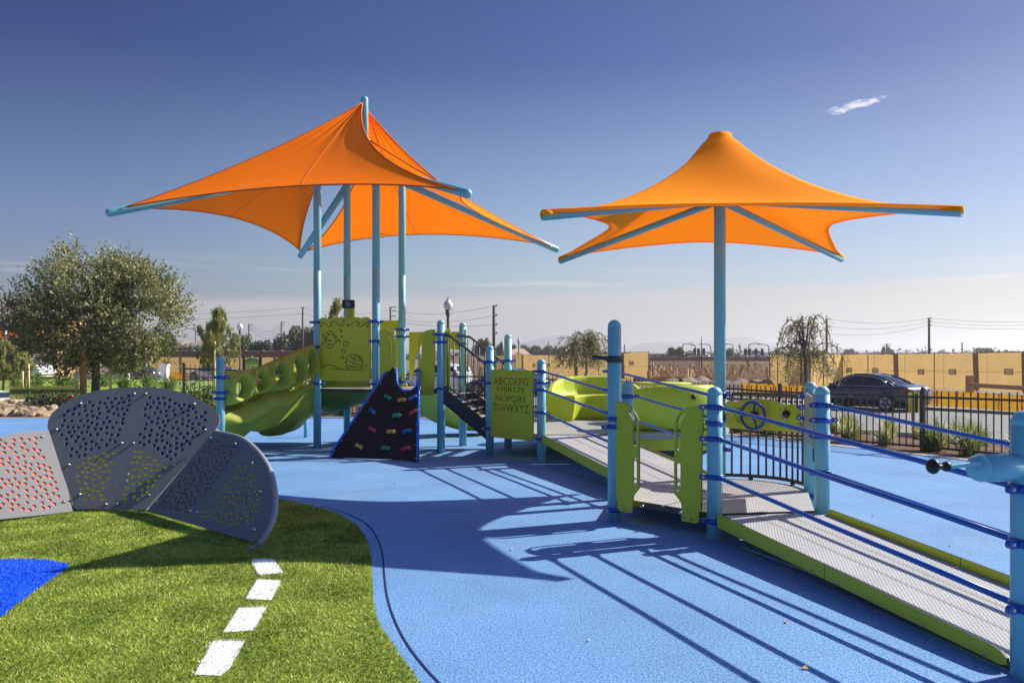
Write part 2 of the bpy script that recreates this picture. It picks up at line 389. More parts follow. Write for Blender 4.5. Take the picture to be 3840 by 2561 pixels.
kb.add([(p.x, p.y, -.05) for p in KERB] + [(p.x, p.y, .012) for p in KERB] + [(p.x, p.y, .012) for p in K1] + [(p.x, p.y, -.12) for p in K1],
       [(r * n + i, r * n + i + 1, (r + 1) * n + i + 1, (r + 1) * n + i) for r in range(3) for i in range(n - 1)])
tag(kb.build('kerb', M['concrete']), kind='structure')
ribbon('planting_bed', K1, K2, M['mulch'], .008, 4, .5)
SN = [(x, interp(T1, x)) for x in (-100, -60, -40, -27, -15, -10, -6, -3, 0, 2.5, 5, 7, 9.3, 10.4, 11.5, 13, 16, 20, 25, 40)]
SF = [(x, interp(T2, x)) for x in (-100, -60, -40, -27, -15, -10, -5, -1, 3, 6, 10, 13, 15.5, 17, 19, 22, 25, 30, 40, 60)]
ribbon('verge', [V((x, y, 0)) for x, y in [(-8, 20.6), (-4, 21.1), (0, 20.3), (3, 18.2), (5.6, 15.8), (7.6, 13.2), (8.8, 11), (9.6, 8), (10, 2)]], [V((x, interp(T1, x) - .1, 0)) for x in (-8, -4, 0, 4, 7, 10, 13, 17, 25)], M['mulch'], .012, 14, 1)
ribbon('street', [V((*p, 0)) for p in SN], [V((*p, 0)) for p in SF], M['asphalt'], .02, 12, 1.0)
ck = MB()
for P, d in ((SN, -.2), (SF, .2)):
    P = [V((*p, 0)) for p in P]; Q = offset_line(P, -d)
    for a, b, c, e in zip(P, P[1:], Q[1:], Q):
        za, zb = terr(a.x, a.y), terr(b.x, b.y)
        ck.add([(a.x, a.y, za), (b.x, b.y, zb), (b.x, b.y, zb + .14), (a.x, a.y, za + .14), (c.x, c.y, zb + .14), (e.x, e.y, za + .14)], [(0, 1, 2, 3), (3, 2, 4, 5)])
tag(ck.build('street_kerb', M['concrete']), kind='structure')
ribbon('lawn', [V((-30, 33, 0)), V((-20, 31, 0)), V((-13, 30, 0)), V((-8, 28, 0)), V((-5, 26, 0))], [V((-55, 57, 0)), V((-32, 56, 0)), V((-20, 48, 0)), V((-11, 41.5, 0)), V((-4.5, 37, 0))], M['lawn'], .03, 16, .8)
M['walk'] = mat('pale_concrete_walk', (214, 206, 192), .85, var=.06, vs=2)
ribbon('pavement', [V((-55, 57.3, 0)), V((-32, 56.3, 0)), V((-20, 48.3, 0)), V((-11, 41.8, 0)), V((-4.5, 37.3, 0))], [V((-55, 60.5, 0)), V((-32, 59.3, 0)), V((-20, 51, 0)), V((-11, 44.5, 0)), V((-4.5, 39.5, 0))], M['walk'], .05, 4, .8)
pd = MB(); pts = [G(px, py, .05) for px, py in ((-120, 1462), (0, 1464), (60, 1470), (112, 1489), (85, 1500), (40, 1506), (-120, 1512))]
pd.add(pts + [p - V((0, 0, .1)) for p in pts], [tuple(reversed(range(7)))] + [(i, (i + 1) % 7, (i + 1) % 7 + 7, i + 7) for i in range(7)])
tag(pd.build('path', M['walk']), kind='structure')

# artificial turf
def ring(r): return [(p.x, p.y) for p in r]
EDGE_PX = [(1574, 2561), (1540, 2510), (1499, 2456), (1459, 2394), (1425, 2343), (1404, 2279), (1397, 2204), (1394, 2136), (1390, 2080), (1380, 2033), (1357, 1993), (1322, 1959), (1268, 1928), (1200, 1905), (1100, 1882), (1027, 1869), (900, 1850), (500, 1832), (0, 1820)]
edge = [G(px, py) for px, py in EDGE_PX]
edge = [V((-.05, 3.0, 0)), V((-.28, 3.45, 0))] + edge + [V((-9.5, 9.4, 0))]
edge = catmull(edge, 6)
turf_poly = ring(edge) + [(-9.5, 2.2), (.3, 2.2)]
M['turf'] = mat('turf_backing', (104, 124, 32), .95, vs=40, col2=(130, 148, 44))
M['seam'] = M['rubberline']
def flat(name, poly, z, m, kind='structure'):
    b = MB(); b.add([(x, y, z) for x, y in poly], [tuple(range(len(poly)))]); o = b.build(name, m)
    bm = bmesh.new(); bm.from_mesh(o.data)
    if bm.faces:
        bm.faces.ensure_lookup_table()
        if bm.faces[0].normal.z < 0: bmesh.ops.reverse_faces(bm, faces=bm.faces)
        bmesh.ops.triangulate(bm, faces=bm.faces)
    bm.to_mesh(o.data); bm.free(); tag(o, kind=kind); return o
flat('turf_base', turf_poly, .005, M['turf'])
def px_poly(pts, sc, ox, oy, z=.01): return [(lambda p: (p.x, p.y))(G(ox + x / sc, oy + y / sc, z)) for x, y in pts]
S1 = 3.13
DASH = [px_poly(p, S1, 650, 2060) for p in ([(935, 108), (1180, 112), (1290, 270), (1005, 295), (915, 140)], [(990, 345), (1265, 360), (1150, 590), (845, 575)],
        [(770, 680), (1095, 672), (945, 945), (580, 968)], [(470, 1065), (835, 1070), (660, 1390), (560, 1475), (245, 1462)])]
BLUE = px_poly([(-400, 1240), (0, 1212), (150, 1208), (300, 1215), (430, 1238), (455, 1255), (380, 1310), (300, 1365), (200, 1440), (100, 1510), (30, 1568), (-400, 1850)], 1.742, 0, 1400)
M['turf_white'] = mat('white_turf', (236, 236, 232), .8, vs=60, var=.04)
M['turf_blue'] = mat('blue_turf', (6, 90, 222), .6, vs=60, var=.2)
for d in DASH: flat('turf_marking', d, .009, M['turf_white'])
flat('turf_marking', BLUE, .009, M['turf_blue'])
TG = [mat('turf_blade_green', (136, 154, 38), .5, vs=3, var=.14, trans=.25), mat('turf_blade_lime', (182, 194, 78), .45, vs=3, var=.14, trans=.25), mat('turf_blade_dark', (92, 122, 30), .6, vs=3, var=.14, trans=.2), mat('turf_thatch', (198, 196, 104), .6, vs=3, var=.14, trans=.2)]
rng = np.random.default_rng(3)
def blades(n, poly, hgt, wid, keep=None):
    P = np.array(poly); x0, y0, x1, y1 = P[:, 0].min(), P[:, 1].min(), P[:, 0].max(), P[:, 1].max()
    u = rng.random(n); x = x0 + rng.random(n) * (x1 - x0); y = y0 + (y1 - y0) * rng.random(n)
    k = np_inpoly(x, y, poly) & (np.abs(x) < y * .68 + .4)
    kk = rng.random(n) < np.clip(6.0 / np.maximum(y, 3), .55, 1.0)
    return x[k & kk], y[k & kk]
bx_, by_ = blades(720000, [p for p in turf_poly if True], .03, .004)
nb = len(bx_)
ph = np.array([noise.noise(V((x * 2.6, y * 2.6, 0))) + .6 * noise.noise(V((x * 9, y * 9, 3))) for x, y in zip(bx_[::1], by_[::1])]) if nb < 900000 else np.zeros(nb)
ang = ph * 4 + rng.normal(0, 1.5, nb) + 1.0
lean = .008 + .012 * rng.random(nb); hh = .011 + .010 * rng.random(nb) ; ww = .0022 + .0014 * rng.random(nb)
rot = rng.random(nb) * pi
a3 = np.stack([bx_ - ww * np.cos(rot), by_ - ww * np.sin(rot), np.full(nb, .004)], 1)
b3 = np.stack([bx_ + ww * np.cos(rot), by_ + ww * np.sin(rot), np.full(nb, .004)], 1)
c3_ = np.stack([bx_ + lean * np.cos(ang), by_ + lean * np.sin(ang), .004 + hh], 1)
midx = rng.choice(4, nb, p=[.42, .26, .20, .12]); sh_ = ph + rng.normal(0, .35, nb); midx[sh_ > .45] = 1; midx[sh_ < -.45] = 2
jx, jy = bx_ + rng.normal(0, .010, nb), by_ + rng.normal(0, .010, nb)
for d in DASH: midx[np_inpoly(jx, jy, d)] = 4
midx[np_inpoly(jx, jy, BLUE)] = 5
o = soup('artificial_grass', np.stack([a3, b3, c3_], 1), 3, TG + [M['turf_white'], M['turf_blue']], midx)
tag(o, 'short green artificial turf with white dashes and a blue patch', 'grass', kind='stuff')
# cut seam beside the turf edge
sm = [G(px, py) for px, py in [(1653, 2561), (1588, 2490), (1540, 2428), (1500, 2360), (1469, 2285), (1452, 2217), (1443, 2136), (1435, 2068), (1411, 2006), (1377, 1965), (1322, 1935), (1261, 1911), (1200, 1897)]]
sm = catmull([V((.05, 3.0, 0))] + sm, 5); b = MB(); o2 = offset_line(sm, .012)
b.add([(p.x, p.y, .004) for p in sm] + [(p.x, p.y, .004) for p in o2], [(i, i + 1, len(sm) + i + 1, len(sm) + i) for i in range(len(sm) - 1)])
tag(b.build('surface_seam', M['rubberline']), kind='structure')

# far hills
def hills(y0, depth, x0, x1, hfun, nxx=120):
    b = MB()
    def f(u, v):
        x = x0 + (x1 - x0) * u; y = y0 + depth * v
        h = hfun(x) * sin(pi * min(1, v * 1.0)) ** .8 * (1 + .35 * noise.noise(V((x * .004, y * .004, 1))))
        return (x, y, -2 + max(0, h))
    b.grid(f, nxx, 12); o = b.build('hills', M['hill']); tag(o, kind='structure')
def hp(px, D): return (px - CX) / K * D
def hf(D, tab):
    t = [(hp(px, D), max(0, (HY - py) / K * D)) for px, py in tab]
    return lambda x: interp(t, x) + 5 * noise.fractal(V((x * .01, 0, 3)), 1, 2, 4)
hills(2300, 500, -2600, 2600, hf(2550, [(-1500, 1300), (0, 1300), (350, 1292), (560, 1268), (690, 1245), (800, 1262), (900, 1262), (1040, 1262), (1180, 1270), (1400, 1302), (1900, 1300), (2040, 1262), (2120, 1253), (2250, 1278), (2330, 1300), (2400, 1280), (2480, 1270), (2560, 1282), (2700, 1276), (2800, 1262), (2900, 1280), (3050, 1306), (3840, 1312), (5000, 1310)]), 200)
# ------------------------------------------------------------------ play structure
R_ = .0635
PS = empty('play_structure', (0, 10.5, 0), 'large blue and lime playground structure with ramps, slides, stairs and a black climbing wall', 'play structure')
def p2(x, y, z=0): return V((x, y, z))
pA, pB, pC, pD = p2(.963, 7.49), p2(1.706, 6.705), p2(2.667, 6.85), p2(2.96, 7.9)
pE, pF, pM, pU = p2(2.471, 3.835), p2(3.43, 3.98), p2(1.258, 8.65), p2(2.27, 8.7)
pG, pA2, pH, pI = p2(.423, 11.48), p2(1.44, 11.53), p2(-.345, 12.36), p2(-.066, 13.3)
pJ, pK, pL = p2(-1.129, 12.66), p2(-.843, 13.66), p2(-4.38, 11.97)
P1, P2, P3, P4 = p2(-3.2505, 13.3), p2(-2.9655, 14.328), p2(-2.222, 13.015), p2(-1.937, 14.04)
def at(p, z): return V((p.x, p.y, z))
def post(p, z1, z0=0, par=PS, name='post', r=R_):
    b = MB(); pr = [(r, z0)] + [(r + .0012, z0)] * 0 + [(r, z1 - r - .01), (r - .003, z1 - r - .009), (r - .003, z1 - r - .005), (r, z1 - r - .004)]
    pr += [(r * cos(a), z1 - r + r * sin(a)) for a in [pi / 2 * i / 8 for i in range(1, 8)]] + [(.003, z1)]
    b.lathe((p.x, p.y, 0), pr, 28); return b.build(name, M['post'], par)
def clamp(p, z, dirs, par, h=.045, r=R_, name='clamp'):
    b = MB(); b.lathe((p.x, p.y, z - h / 2), [(r + .001, 0), (r + .009, .002), (r + .009, h - .002), (r + .001, h)], 28)
    for d in dirs:
        a = radians(d); u = V((cos(a), sin(a), 0)); w = V((-sin(a), cos(a), 0))
        c = at(p, z) + u * (r + .024)
        b.box(c, (.05, .024, h * .92), a); b.tube([c + u * .026 - w * .012, c + u * .026 + w * .012], h * .46, 12)
        b.tube([c + u * .018 - w * .019, c + u * .018 + w * .019], .009, 8, 1)
    return b.build(name, [M['clamp'], M['steel']], par)
def ang(a, b): return math.degrees(atan2(b.y - a.y, b.x - a.x))
posts = {}
for key, p, z in (('A', pA, 1.888), ('B', pB, 1.293), ('C', pC, 1.293), ('D', pD, 1.295), ('E', pE, 1.294), ('F', pF, 1.294), ('M', pM, 1.285), ('A2', pA2, 1.5), ('G', pG, 1.5),
                  ('H', pH, 1.709), ('I', pI, 1.907), ('J', pJ, 2.115), ('K', pK, 2.116), ('L', pL, 1.546)):
    posts[key] = post(p, z)
CL = {'A': [(.40 + .0, [180, 50]), (.96, [ang(pA, pB)]), (.885, [200, ang(pA, pB)]), (.11, [ang(pA, pB)])],
      'B': [(1.122, [185, ang(pB, pE)]), (.985, [120]), (.855, [185, ang(pB, pE)]), (.534, [185, ang(pB, pE)]), (.164, [185, ang(pB, pE)])],
      'C': [(1.129, [200, ang(pC, pF)]), (1.0, [0, 200]), (.865, [200, ang(pC, pF)]), (.549, [200, ang(pC, pF)])],
      'D': [(1.15, [150]), (1.04, [190, 150]), (.93, [150]), (.16, [150])],
      'E': [(.92, [205]), (.659, [205]), (.348, [205])], 'F': [(.92, [180]), (.659, [180]), (.348, [180])],
      'M': [(1.11, [20, ang(pM, pG)]), (.85, [20, ang(pM, pG)]), (.53, [20, ang(pM, pG)]), (.62, [330])],
      'A2': [(1.32, [180, ang(pA2, pU)]), (1.054, [180, ang(pA2, pU)]), (.729, [180, ang(pA2, pU)])],
      'G': [(1.32, [180, ang(pG, pM)]), (1.154, [140, 0]), (1.054, [180, ang(pG, pM)]), (.729, [180, ang(pG, pM)]), (.347, [170, 0])],
      'H': [(1.45, [0, 180]), (1.12, [180]), (.42, [180, -45])], 'I': [(1.46, [0, 200]), (1.0, [200])],
      'J': [(1.88, [190, 0]), (1.76, [190, 0]), (1.02, [190, 0])], 'K': [(1.88, [190]), (1.75, [180]), (1.18, [190])],
      'L': [(1.22, [185, 0]), (.99, [185, 0]), (.9, [185])]}
for k_, lst in CL.items():
    for z, dirs in lst:
        if k_ == 'A' and z == .40: continue
        clamp({'A': pA, 'B': pB, 'C': pC, 'D': pD, 'E': pE, 'F': pF, 'M': pM, 'A2': pA2, 'G': pG, 'H': pH, 'I': pI, 'J': pJ, 'K': pK, 'L': pL}[k_], z, dirs, posts[k_])
# clamps on the canopy masts and the umbrella mast
for z, d in ((1.13, [-40]), (1.10, [110]), (.985, [-40]), (.90, [-40]), (.85, [110]), (.53, [110, -40])): clamp(pU, z, d, PS)
for p, zs in ((P1, (2.1, 1.69, 1.08)), (P3, (2.1, 1.78, 1.08)), (P4, (2.0, 1.88, 1.14)), (P2, (1.9, 1.1))):
    for z in zs: clamp(p, z, [180, -10], PS)
# black grab loop near the top of the tall gate post
b = MB(); zc = 1.888 - .37
b.lathe(at(pA, zc - .03), [(R_, 0), (R_ + .014, .002), (R_ + .014, .058), (R_, .06)], 20)
b.tube(catmull([at(pA, zc + .0) + V((-.05, -.06, .0)), at(pA, zc + .015) + V((-.12, -.05, 0)), at(pA, zc + .02) + V((-.19, 0, 0)), at(pA, zc + .015) + V((-.16, .06, 0)), at(pA, zc) + V((-.05, .06, 0))], 5), .017, 10)
b.build('grab_loop', M['dark'], PS)

# blue vinyl rails
def rail(a, z0, b_, z1, r=.0165):
    d = (b_ - a).normalized(); mb = MB(); A_, B_ = at(a, z0) + d * (R_ + .03), at(b_, z1) - d * (R_ + .03)
    mid = (A_ + B_) / 2 - V((0, 0, .004)); mb.tube([A_, A_.lerp(B_, .25), mid, A_.lerp(B_, .75), B_], r, 12); return mb.build('rail', M['rail'], PS)
for a, b_, zz in ((pB, pE, ((1.122, .92), (.855, .659), (.534, .348))), (pC, pF, ((1.129, .92), (.865, .659), (.549, .348))), (pG, pM, ((1.32, 1.11), (1.054, .85), (.729, .53))), (pA2, pU, ((1.32, 1.10), (1.054, .85), (.729, .53)))):
    for z0, z1 in zz: rail(a, z0, b_, z1)

# perforated coated metal decks
def perf_mat(name, col, s, hole=.3, cut=True):
    m = mat(name, col, .5, var=.07, vs=5, grime=.35); t = m.node_tree; p = t.nodes['Principled BSDF']
    co = t.nodes.new('ShaderNodeTexCoord'); mp = t.nodes.new('ShaderNodeMapping'); t.links.new(co.outputs['Object'], mp.inputs[0])
    mp.inputs['Scale'].default_value = (1 / s, 1 / s, 0); mp.inputs['Rotation'].default_value = (0, 0, radians(15))
    fr = t.nodes.new('ShaderNodeVectorMath'); fr.operation = 'FRACTION'; t.links.new(mp.outputs[0], fr.inputs[0])
    su = t.nodes.new('ShaderNodeVectorMath'); su.operation = 'SUBTRACT'; t.links.new(fr.outputs[0], su.inputs[0]); su.inputs[1].default_value = (.5, .5, 0)
    ln = t.nodes.new('ShaderNodeVectorMath'); ln.operation = 'LENGTH'; t.links.new(su.outputs[0], ln.inputs[0])
    lt = t.nodes.new('ShaderNodeMath'); lt.operation = 'LESS_THAN'; t.links.new(ln.outputs['Value'], lt.inputs[0]); lt.inputs[1].default_value = hole
    tr = t.nodes.new('ShaderNodeBsdfTransparent') if cut else t.nodes.new('ShaderNodeBsdfDiffuse')
    if not cut: tr.inputs[0].default_value = (.16, .16, .165, 1)
    ms = t.nodes.new('ShaderNodeMixShader'); t.links.new(lt.outputs[0], ms.inputs[0])
    t.links.new(p.outputs[0], ms.inputs[1]); t.links.new(tr.outputs[0], ms.inputs[2]); t.links.new(ms.outputs[0], t.nodes['Material Output'].inputs[0])
    return m
M['perf'] = perf_mat('perforated_grey_deck', (178, 180, 180), .022, .25, False)
M['perf3'] = perf_mat('perforated_ramp_deck', (182, 184, 184), .022, .25, False)
M['perf2'] = perf_mat('perforated_grey_deck_fine', (176, 174, 170), .016, .24)
M['deckgrey'] = mat('grey_coated_deck', (152, 151, 146), .55, var=.1, vs=3, grime=.3)
def plate(name, poly, z, th, par, mt, edge):
    b = MB(); n = len(poly); b.add([(x, y, z) for x, y in poly], [tuple(range(n))], 0)
    b.add([(x, y, z) for x, y in poly] + [(x, y, z - th) for x, y in poly], [(i, (i + 1) % n, (i + 1) % n + n, i + n) for i in range(n)], 1)
    return b.build(name, [mt, edge], par)
def arc(a, b_, sag, n=10, away=None):
    d = b_ - a; nn = V((d.y, -d.x, 0)).normalized(); m_ = (a + b_) / 2
    if away is not None and nn.dot(m_ - away) < 0: nn = -nn
    return [a.lerp(b_, i / n) + nn * sag * (1 - (2 * i / n - 1) ** 2) for i in range(n + 1)]
cen = (pA + pC + pM + pD + pB + pU) / 6
def inw(p, d=.0): return p + (cen - p).normalized() * d
bow = arc(pD, pU, .27, 12, cen)
poly = [inw(pA, .07), inw(pB, .07), inw(pC, .07), inw(pD, .03)] + bow[1:-1] + [inw(pU, .03), inw(pM, .07)]
dk = plate('deck', [(p.x, p.y) for p in poly], .21, .055, PS, M['perf'], M['dark'])
b = MB()
for i, j in ((pA, pB),):
    for t in (.28, .68):
        q = i.lerp(j, t) + (i.lerp(j, t) - cen).normalized() * -.045; b.tube([at(q, .182) + V((-.02, -.03, 0)) * .2, at(q, .182) + V((-.03, -.045, 0))], .011, 8)
b.bar(at(pA.lerp(pB, .5), .2105), at(cen, .2125), .02, .006); b.bar(at(pM.lerp(pU, .5), .2125), at(cen, .2125), .02, .006)
b.build('deck_seam', M['steel'], dk)
cu_ = (pG + pA2 + pH + pI) / 4 + V((.35, .2, 0))
def inu(p, d=.07): return p + (cu_ - p).normalized() * d
plate('deck', [(p.x, p.y) for p in (inu(pG), inu(pA2), p2(1.9, 12.2), p2(1.7, 12.75), p2(.9, 13.1), inu(pI), inu(pH))], .405, .055, PS, M['deckgrey'], M['dark'])
plate('deck', [(p.x, p.y) for p in (P1, P3, P4, P2)], 1.0, .055, PS, M['perf2'], M['dark'])
plate('deck', [(p.x, p.y) for p in (P3 + V((.07, 0, 0)), pJ, pK, P4 + V((.07, 0, 0)))], 1.0, .055, PS, M['perf2'], M['dark'])
def ramp(a, b_, c, d, z0, z1):     # a-b top edge (left, right), c-d bottom edge
    L0, R0, L1, R1 = at(a, z0), at(b_, z0), at(c, z1), at(d, z1); w = (R0 - L0).normalized()
    L0 += w * .012; L1 += w * .012; R0 -= w * .012; R1 -= w * .012
    b = MB(); st = [0, .03, .34, .37, .63, .66, .97, 1]
    for i, (s0, s1) in enumerate(zip(st, st[1:])):
        up = .0012 if i % 2 == 0 else 0
        q = [L0.lerp(R0, s0), L0.lerp(R0, s1), L1.lerp(R1, s1), L1.lerp(R1, s0)]
        b.add([p + V((0, 0, up)) for p in q], [(3, 2, 1, 0)], 1 if i % 2 == 0 else 0)
    dz = V((0, 0, .05))
    for p, q in ((L0, L1), (R0, R1)): b.add([p, q, q - dz * .6, p - dz], [(0, 1, 2, 3)], 2)
    for t in (0, .5, 1): b.bar(L0.lerp(L1, t) - dz * .7, R0.lerp(R1, t) - dz * .7, .03, .03, mi=2)
    return b.build('ramp', [M['perf3'], M['deckgrey'], M['dark']], PS)
e_dir = (pE - pB).normalized()
ramp(pB, pC, pE + e_dir * .12, pF + e_dir * .12, .205, .03)
ramp(pM, pU, pG, pA2, .205, .40)
def kick(a, b_, za, ha, zb, hb, side, round_end=False):
    """green side board with bolts along a ramp"""
    A_, B_ = V((a.x, a.y, 0)), V((b_.x, b_.y, 0)); d = (B_ - A_); ln = d.length; d.normalize(); A_ = A_ + d * (R_ + .012); ln -= 2 * R_ + .03
    nrm = V((d.y, -d.x, 0)) * side; out = MB(); par = None
    for s0, s1 in ((0, .5), (.5, 1)):
        f = lambda t, hh: (t * ln, za + (zb - za) * t - hh * (ha + (hb - ha) * t))
        e = .002 / ln
        if s0 == 0: lp = [(0, za - .02), f(.008, 0), f(.5 - e, 0), f(.5 - e, 1), f(.008, 1), (0, za - ha + .02)]
        elif round_end: lp = [f(.5 + e, 0), f(.965, 0), (ln * .985, zb - .006), (ln * .998, zb - .03), (ln, zb - hb * .8), (ln * .985, zb - hb), f(.5 + e, 1)]
        else: lp = [f(.5 + e, 0), f(1, 0), f(1, 1), f(.5 + e, 1)]
        me = curve_mesh([lp], .019, .002); M4 = frame(A_ + nrm * .012, d, (0, 0, 1))
        b = MB(); b.mesh(me, M4)
        for k, poly_ in enumerate(me.polygons):
            if abs(poly_.normal.z) < .5: b.m[k] = 1
        o = b.build('side_board', [M['green'], M['green_edge']], PS)
        bb = MB()
        for t in (s0 + .05, s0 + .16, s0 + .31, s0 + .45):
            q = A_ + d * t * ln + V((0, 0, za + (zb - za) * t - .82 * (ha + (hb - ha) * t))) + nrm * .02
            bb.lathe(q, [(.011, 0), (.011, .003), (.007, .008)], 10, nrm)
        bb.build('bolt', M['steel'], o)
kick(pB, pE, .242, .116, .10, .075, 1, True); kick(pC, pF, .25, .116, .108, .075, -1)
kick(pG, pM, .418, .118, .235, .12, 1); kick(pA2, pU, .418, .118, .235, .12, -1)

# flat panels traced on the plane they stand in
def plane_panel(name, px, holes, o, xdir, th=.019, sc=1, ox=0, oy=0, par=PS, mt='green', bolts=(), lines=(), lw=.0035):
    o = V(o); xd = V(xdir).normalized(); nrm = xd.cross(V((0, 0, 1))).normalized()
    if nrm.dot(V((0, 0, EYE)) - o) < 0: xd = -xd; nrm = -nrm
    M4 = frame(o, xd, (0, 0, 1)); Mi = M4.inverted()
    def loc(q): p = Mi @ PL(ox + q[0] / sc, oy + q[1] / sc, o, nrm); return (p.x, p.y)
    me = curve_mesh([[loc(q) for q in px]] + [[loc(q) for q in h] for h in holes], th, .0025)
    b = MB(); b.mesh(me, M4)
    for k, pp in enumerate(me.polygons):
        if abs(pp.normal.z) < .5: b.m[k] = 1
    ob = b.build(name, [M[mt], M['green_edge']], par)
    if bolts:
        bb = MB()
        for q in bolts:
            x, y = loc(q); bb.lathe(M4 @ V((x, y, th / 2)), [(.012, 0), (.012, .003), (.007, .009)], 10, nrm)
        bb.build('bolt', M['steel'], ob)
    if lines:
        bb = MB()
        for ln_ in lines:
            pts = [M4 @ V((*loc(q), th / 2 + .0005)) for q in ln_[0]]
            if ln_[1] == 'c': pts = catmull(pts, 4)
            bb.tube(pts, lw if len(ln_) < 3 else ln_[2], 6, closed=ln_[1] == 'o')
        bb.build('engraving', M['engrave'], ob)
    return ob, M4, loc
S5 = dict(sc=2.704, ox=2260, oy=1480)
dAB = (pB - pA).normalized(); nAB = V((dAB.y, -dAB.x, 0)) ; nAB = nAB if nAB.y < 0 else -nAB
o_ = pA + nAB * .03
gl = [(132, 72), (180, 73), (225, 82), (262, 102), (300, 135), (330, 175), (355, 218), (372, 262), (376, 300), (376, 935), (368, 952), (322, 1010), (312, 1030), (308, 1197), (200, 1186), (170, 1172), (155, 1150), (150, 1060), (136, 1042), (132, 1020)]
gh1 = [(278, 162), (292, 156), (308, 164), (325, 190), (338, 230), (345, 285), (345, 515), (331, 528), (317, 515), (312, 270), (301, 228), (284, 204), (271, 183)]
gh2 = [(322, 645), (333, 638), (345, 646), (350, 665), (350, 905), (343, 920), (329, 922), (318, 912), (314, 890), (314, 670)]
plane_panel('gate_panel', gl, [gh1, gh2], o_, dAB, bolts=[(147, 305), (219, 1150), (287, 1160)], **S5)
gr = [(1020, 120), (1000, 113), (940, 111), (890, 116), (840, 133), (800, 162), (768, 200), (745, 243), (735, 300), (728, 640), (729, 985), (738, 1010), (780, 1065), (797, 1090), (801, 1110), (803, 1278), (955, 1303), (975, 1295), (982, 1275), (984, 1190), (1002, 1170), (1004, 1130), (1012, 400), (1020, 378)]
gh3 = [(846, 190), (832, 182), (812, 188), (785, 212), (766, 250), (758, 300), (756, 545), (775, 568), (794, 550), (800, 300), (812, 258), (828, 232), (845, 212)]
gh4 = [(760, 688), (772, 682), (786, 688), (793, 706), (793, 955), (784, 975), (768, 977), (755, 962), (752, 940), (752, 706)]
plane_panel('gate_panel', gr, [gh3, gh4], o_, dAB, bolts=[(986, 368), (822, 1245), (898, 1258)], **S5)

# alphabet panel
S4 = dict(sc=2.24, ox=1700, oy=1100)
dHG = (pG - pH).normalized(); nHG = V((dHG.y, -dHG.x, 0)); nHG = nHG if nHG.y < 0 else -nHG
abc, M4, loc = plane_panel('alphabet_panel', [(303, 662), (308, 646), (322, 639), (655, 648), (671, 653), (676, 668), (673, 1222), (668, 1236), (655, 1240), (330, 1206), (315, 1200), (309, 1186)], [], pH + nHG * .02, dHG,
                           bolts=[(311, 762), (665, 770), (338, 1189), (434, 1198), (534, 1209), (633, 1219)], **S4)
b = MB()
for txt, xa, xb, yt, yb in (('ABCDEFG', 344, 632, 708, 770), ('HIJKLM', 379, 594, 784, 842), ('NOPQRS', 361, 610, 857, 920), ('TUVWXYZ', 336, 637, 932, 996)):
    me = text_mesh(txt, 1, .002, 'LEFT', 1.05, -.012)
    xs_ = [v.co.x for v in me.vertices]; ys_ = [v.co.y for v in me.vertices]; x0, x1, y0, y1 = min(xs_), max(xs_), min(ys_), max(ys_)
    a0, a1 = loc((xa, (yt + yb) / 2)), loc((xb, (yt + yb) / 2)); top_ = loc(((xa + xb) / 2, yt))[1]; bot_ = loc(((xa + xb) / 2, yb))[1]
    for v in me.vertices:
        v.co.x = a0[0] + (v.co.x - x0) / (x1 - x0) * (a1[0] - a0[0]); v.co.y = bot_ + (v.co.y - y0) / (y1 - y0) * (top_ - bot_); v.co.z += .0105
    b.mesh(me, M4)
b.build('lettering', M['engrave'], abc)

# sea creature panel
S2 = dict(sc=2.24, ox=750, oy=1050)
d13 = (P3 - P1).normalized(); n13 = V((d13.y, -d13.x, 0)); n13 = n13 if n13.y < 0 else -n13
outl = [(1003, 340), (1012, 322), (1030, 316), (1055, 317), (1080, 328), (1100, 318), (1130, 312), (1150, 314), (1300, 311), (1335, 313), (1352, 322), (1375, 313), (1400, 311), (1422, 318), (1436, 335), (1434, 835), (1424, 848), (1022, 845), (1008, 832)]
LN = []
def circ(x, y, r, n=16): return [(x + r * cos(2 * pi * i / n), y + r * sin(2 * pi * i / n)) for i in range(n)]
for x, y, r in ((1189, 425, 9), (1190, 473, 6), (1173, 510, 7), (1229, 537, 20), (1208, 596, 16), (1200, 650, 10), (1226, 690, 7)): LN.append((circ(x, y, r), 'o'))
for k in (0, 1):
    fx = (lambda x: x) if k == 0 else (lambda x: 2438 - x)
    LN += [([(fx(1012), 372), (fx(1020), 362), (fx(1040), 358), (fx(1060), 372), (fx(1078), 388), (fx(1100), 388), (fx(1112), 374), (fx(1104), 364), (fx(1094), 370)], 'c'),
           ([(fx(1012), 386), (fx(1024), 396), (fx(1032), 384), (fx(1024), 374)], 'c'),
           ([(fx(1100), 362), (fx(1112), 350), (fx(1135), 347), (fx(1158), 362), (fx(1176), 382), (fx(1192), 390), (fx(1203), 378), (fx(1194), 368), (fx(1187), 376)], 'c')]
LN += [([(1216, 372), (1208, 352), (1210, 336), (1220, 334), (1222, 346), (1215, 350)], 'c')]
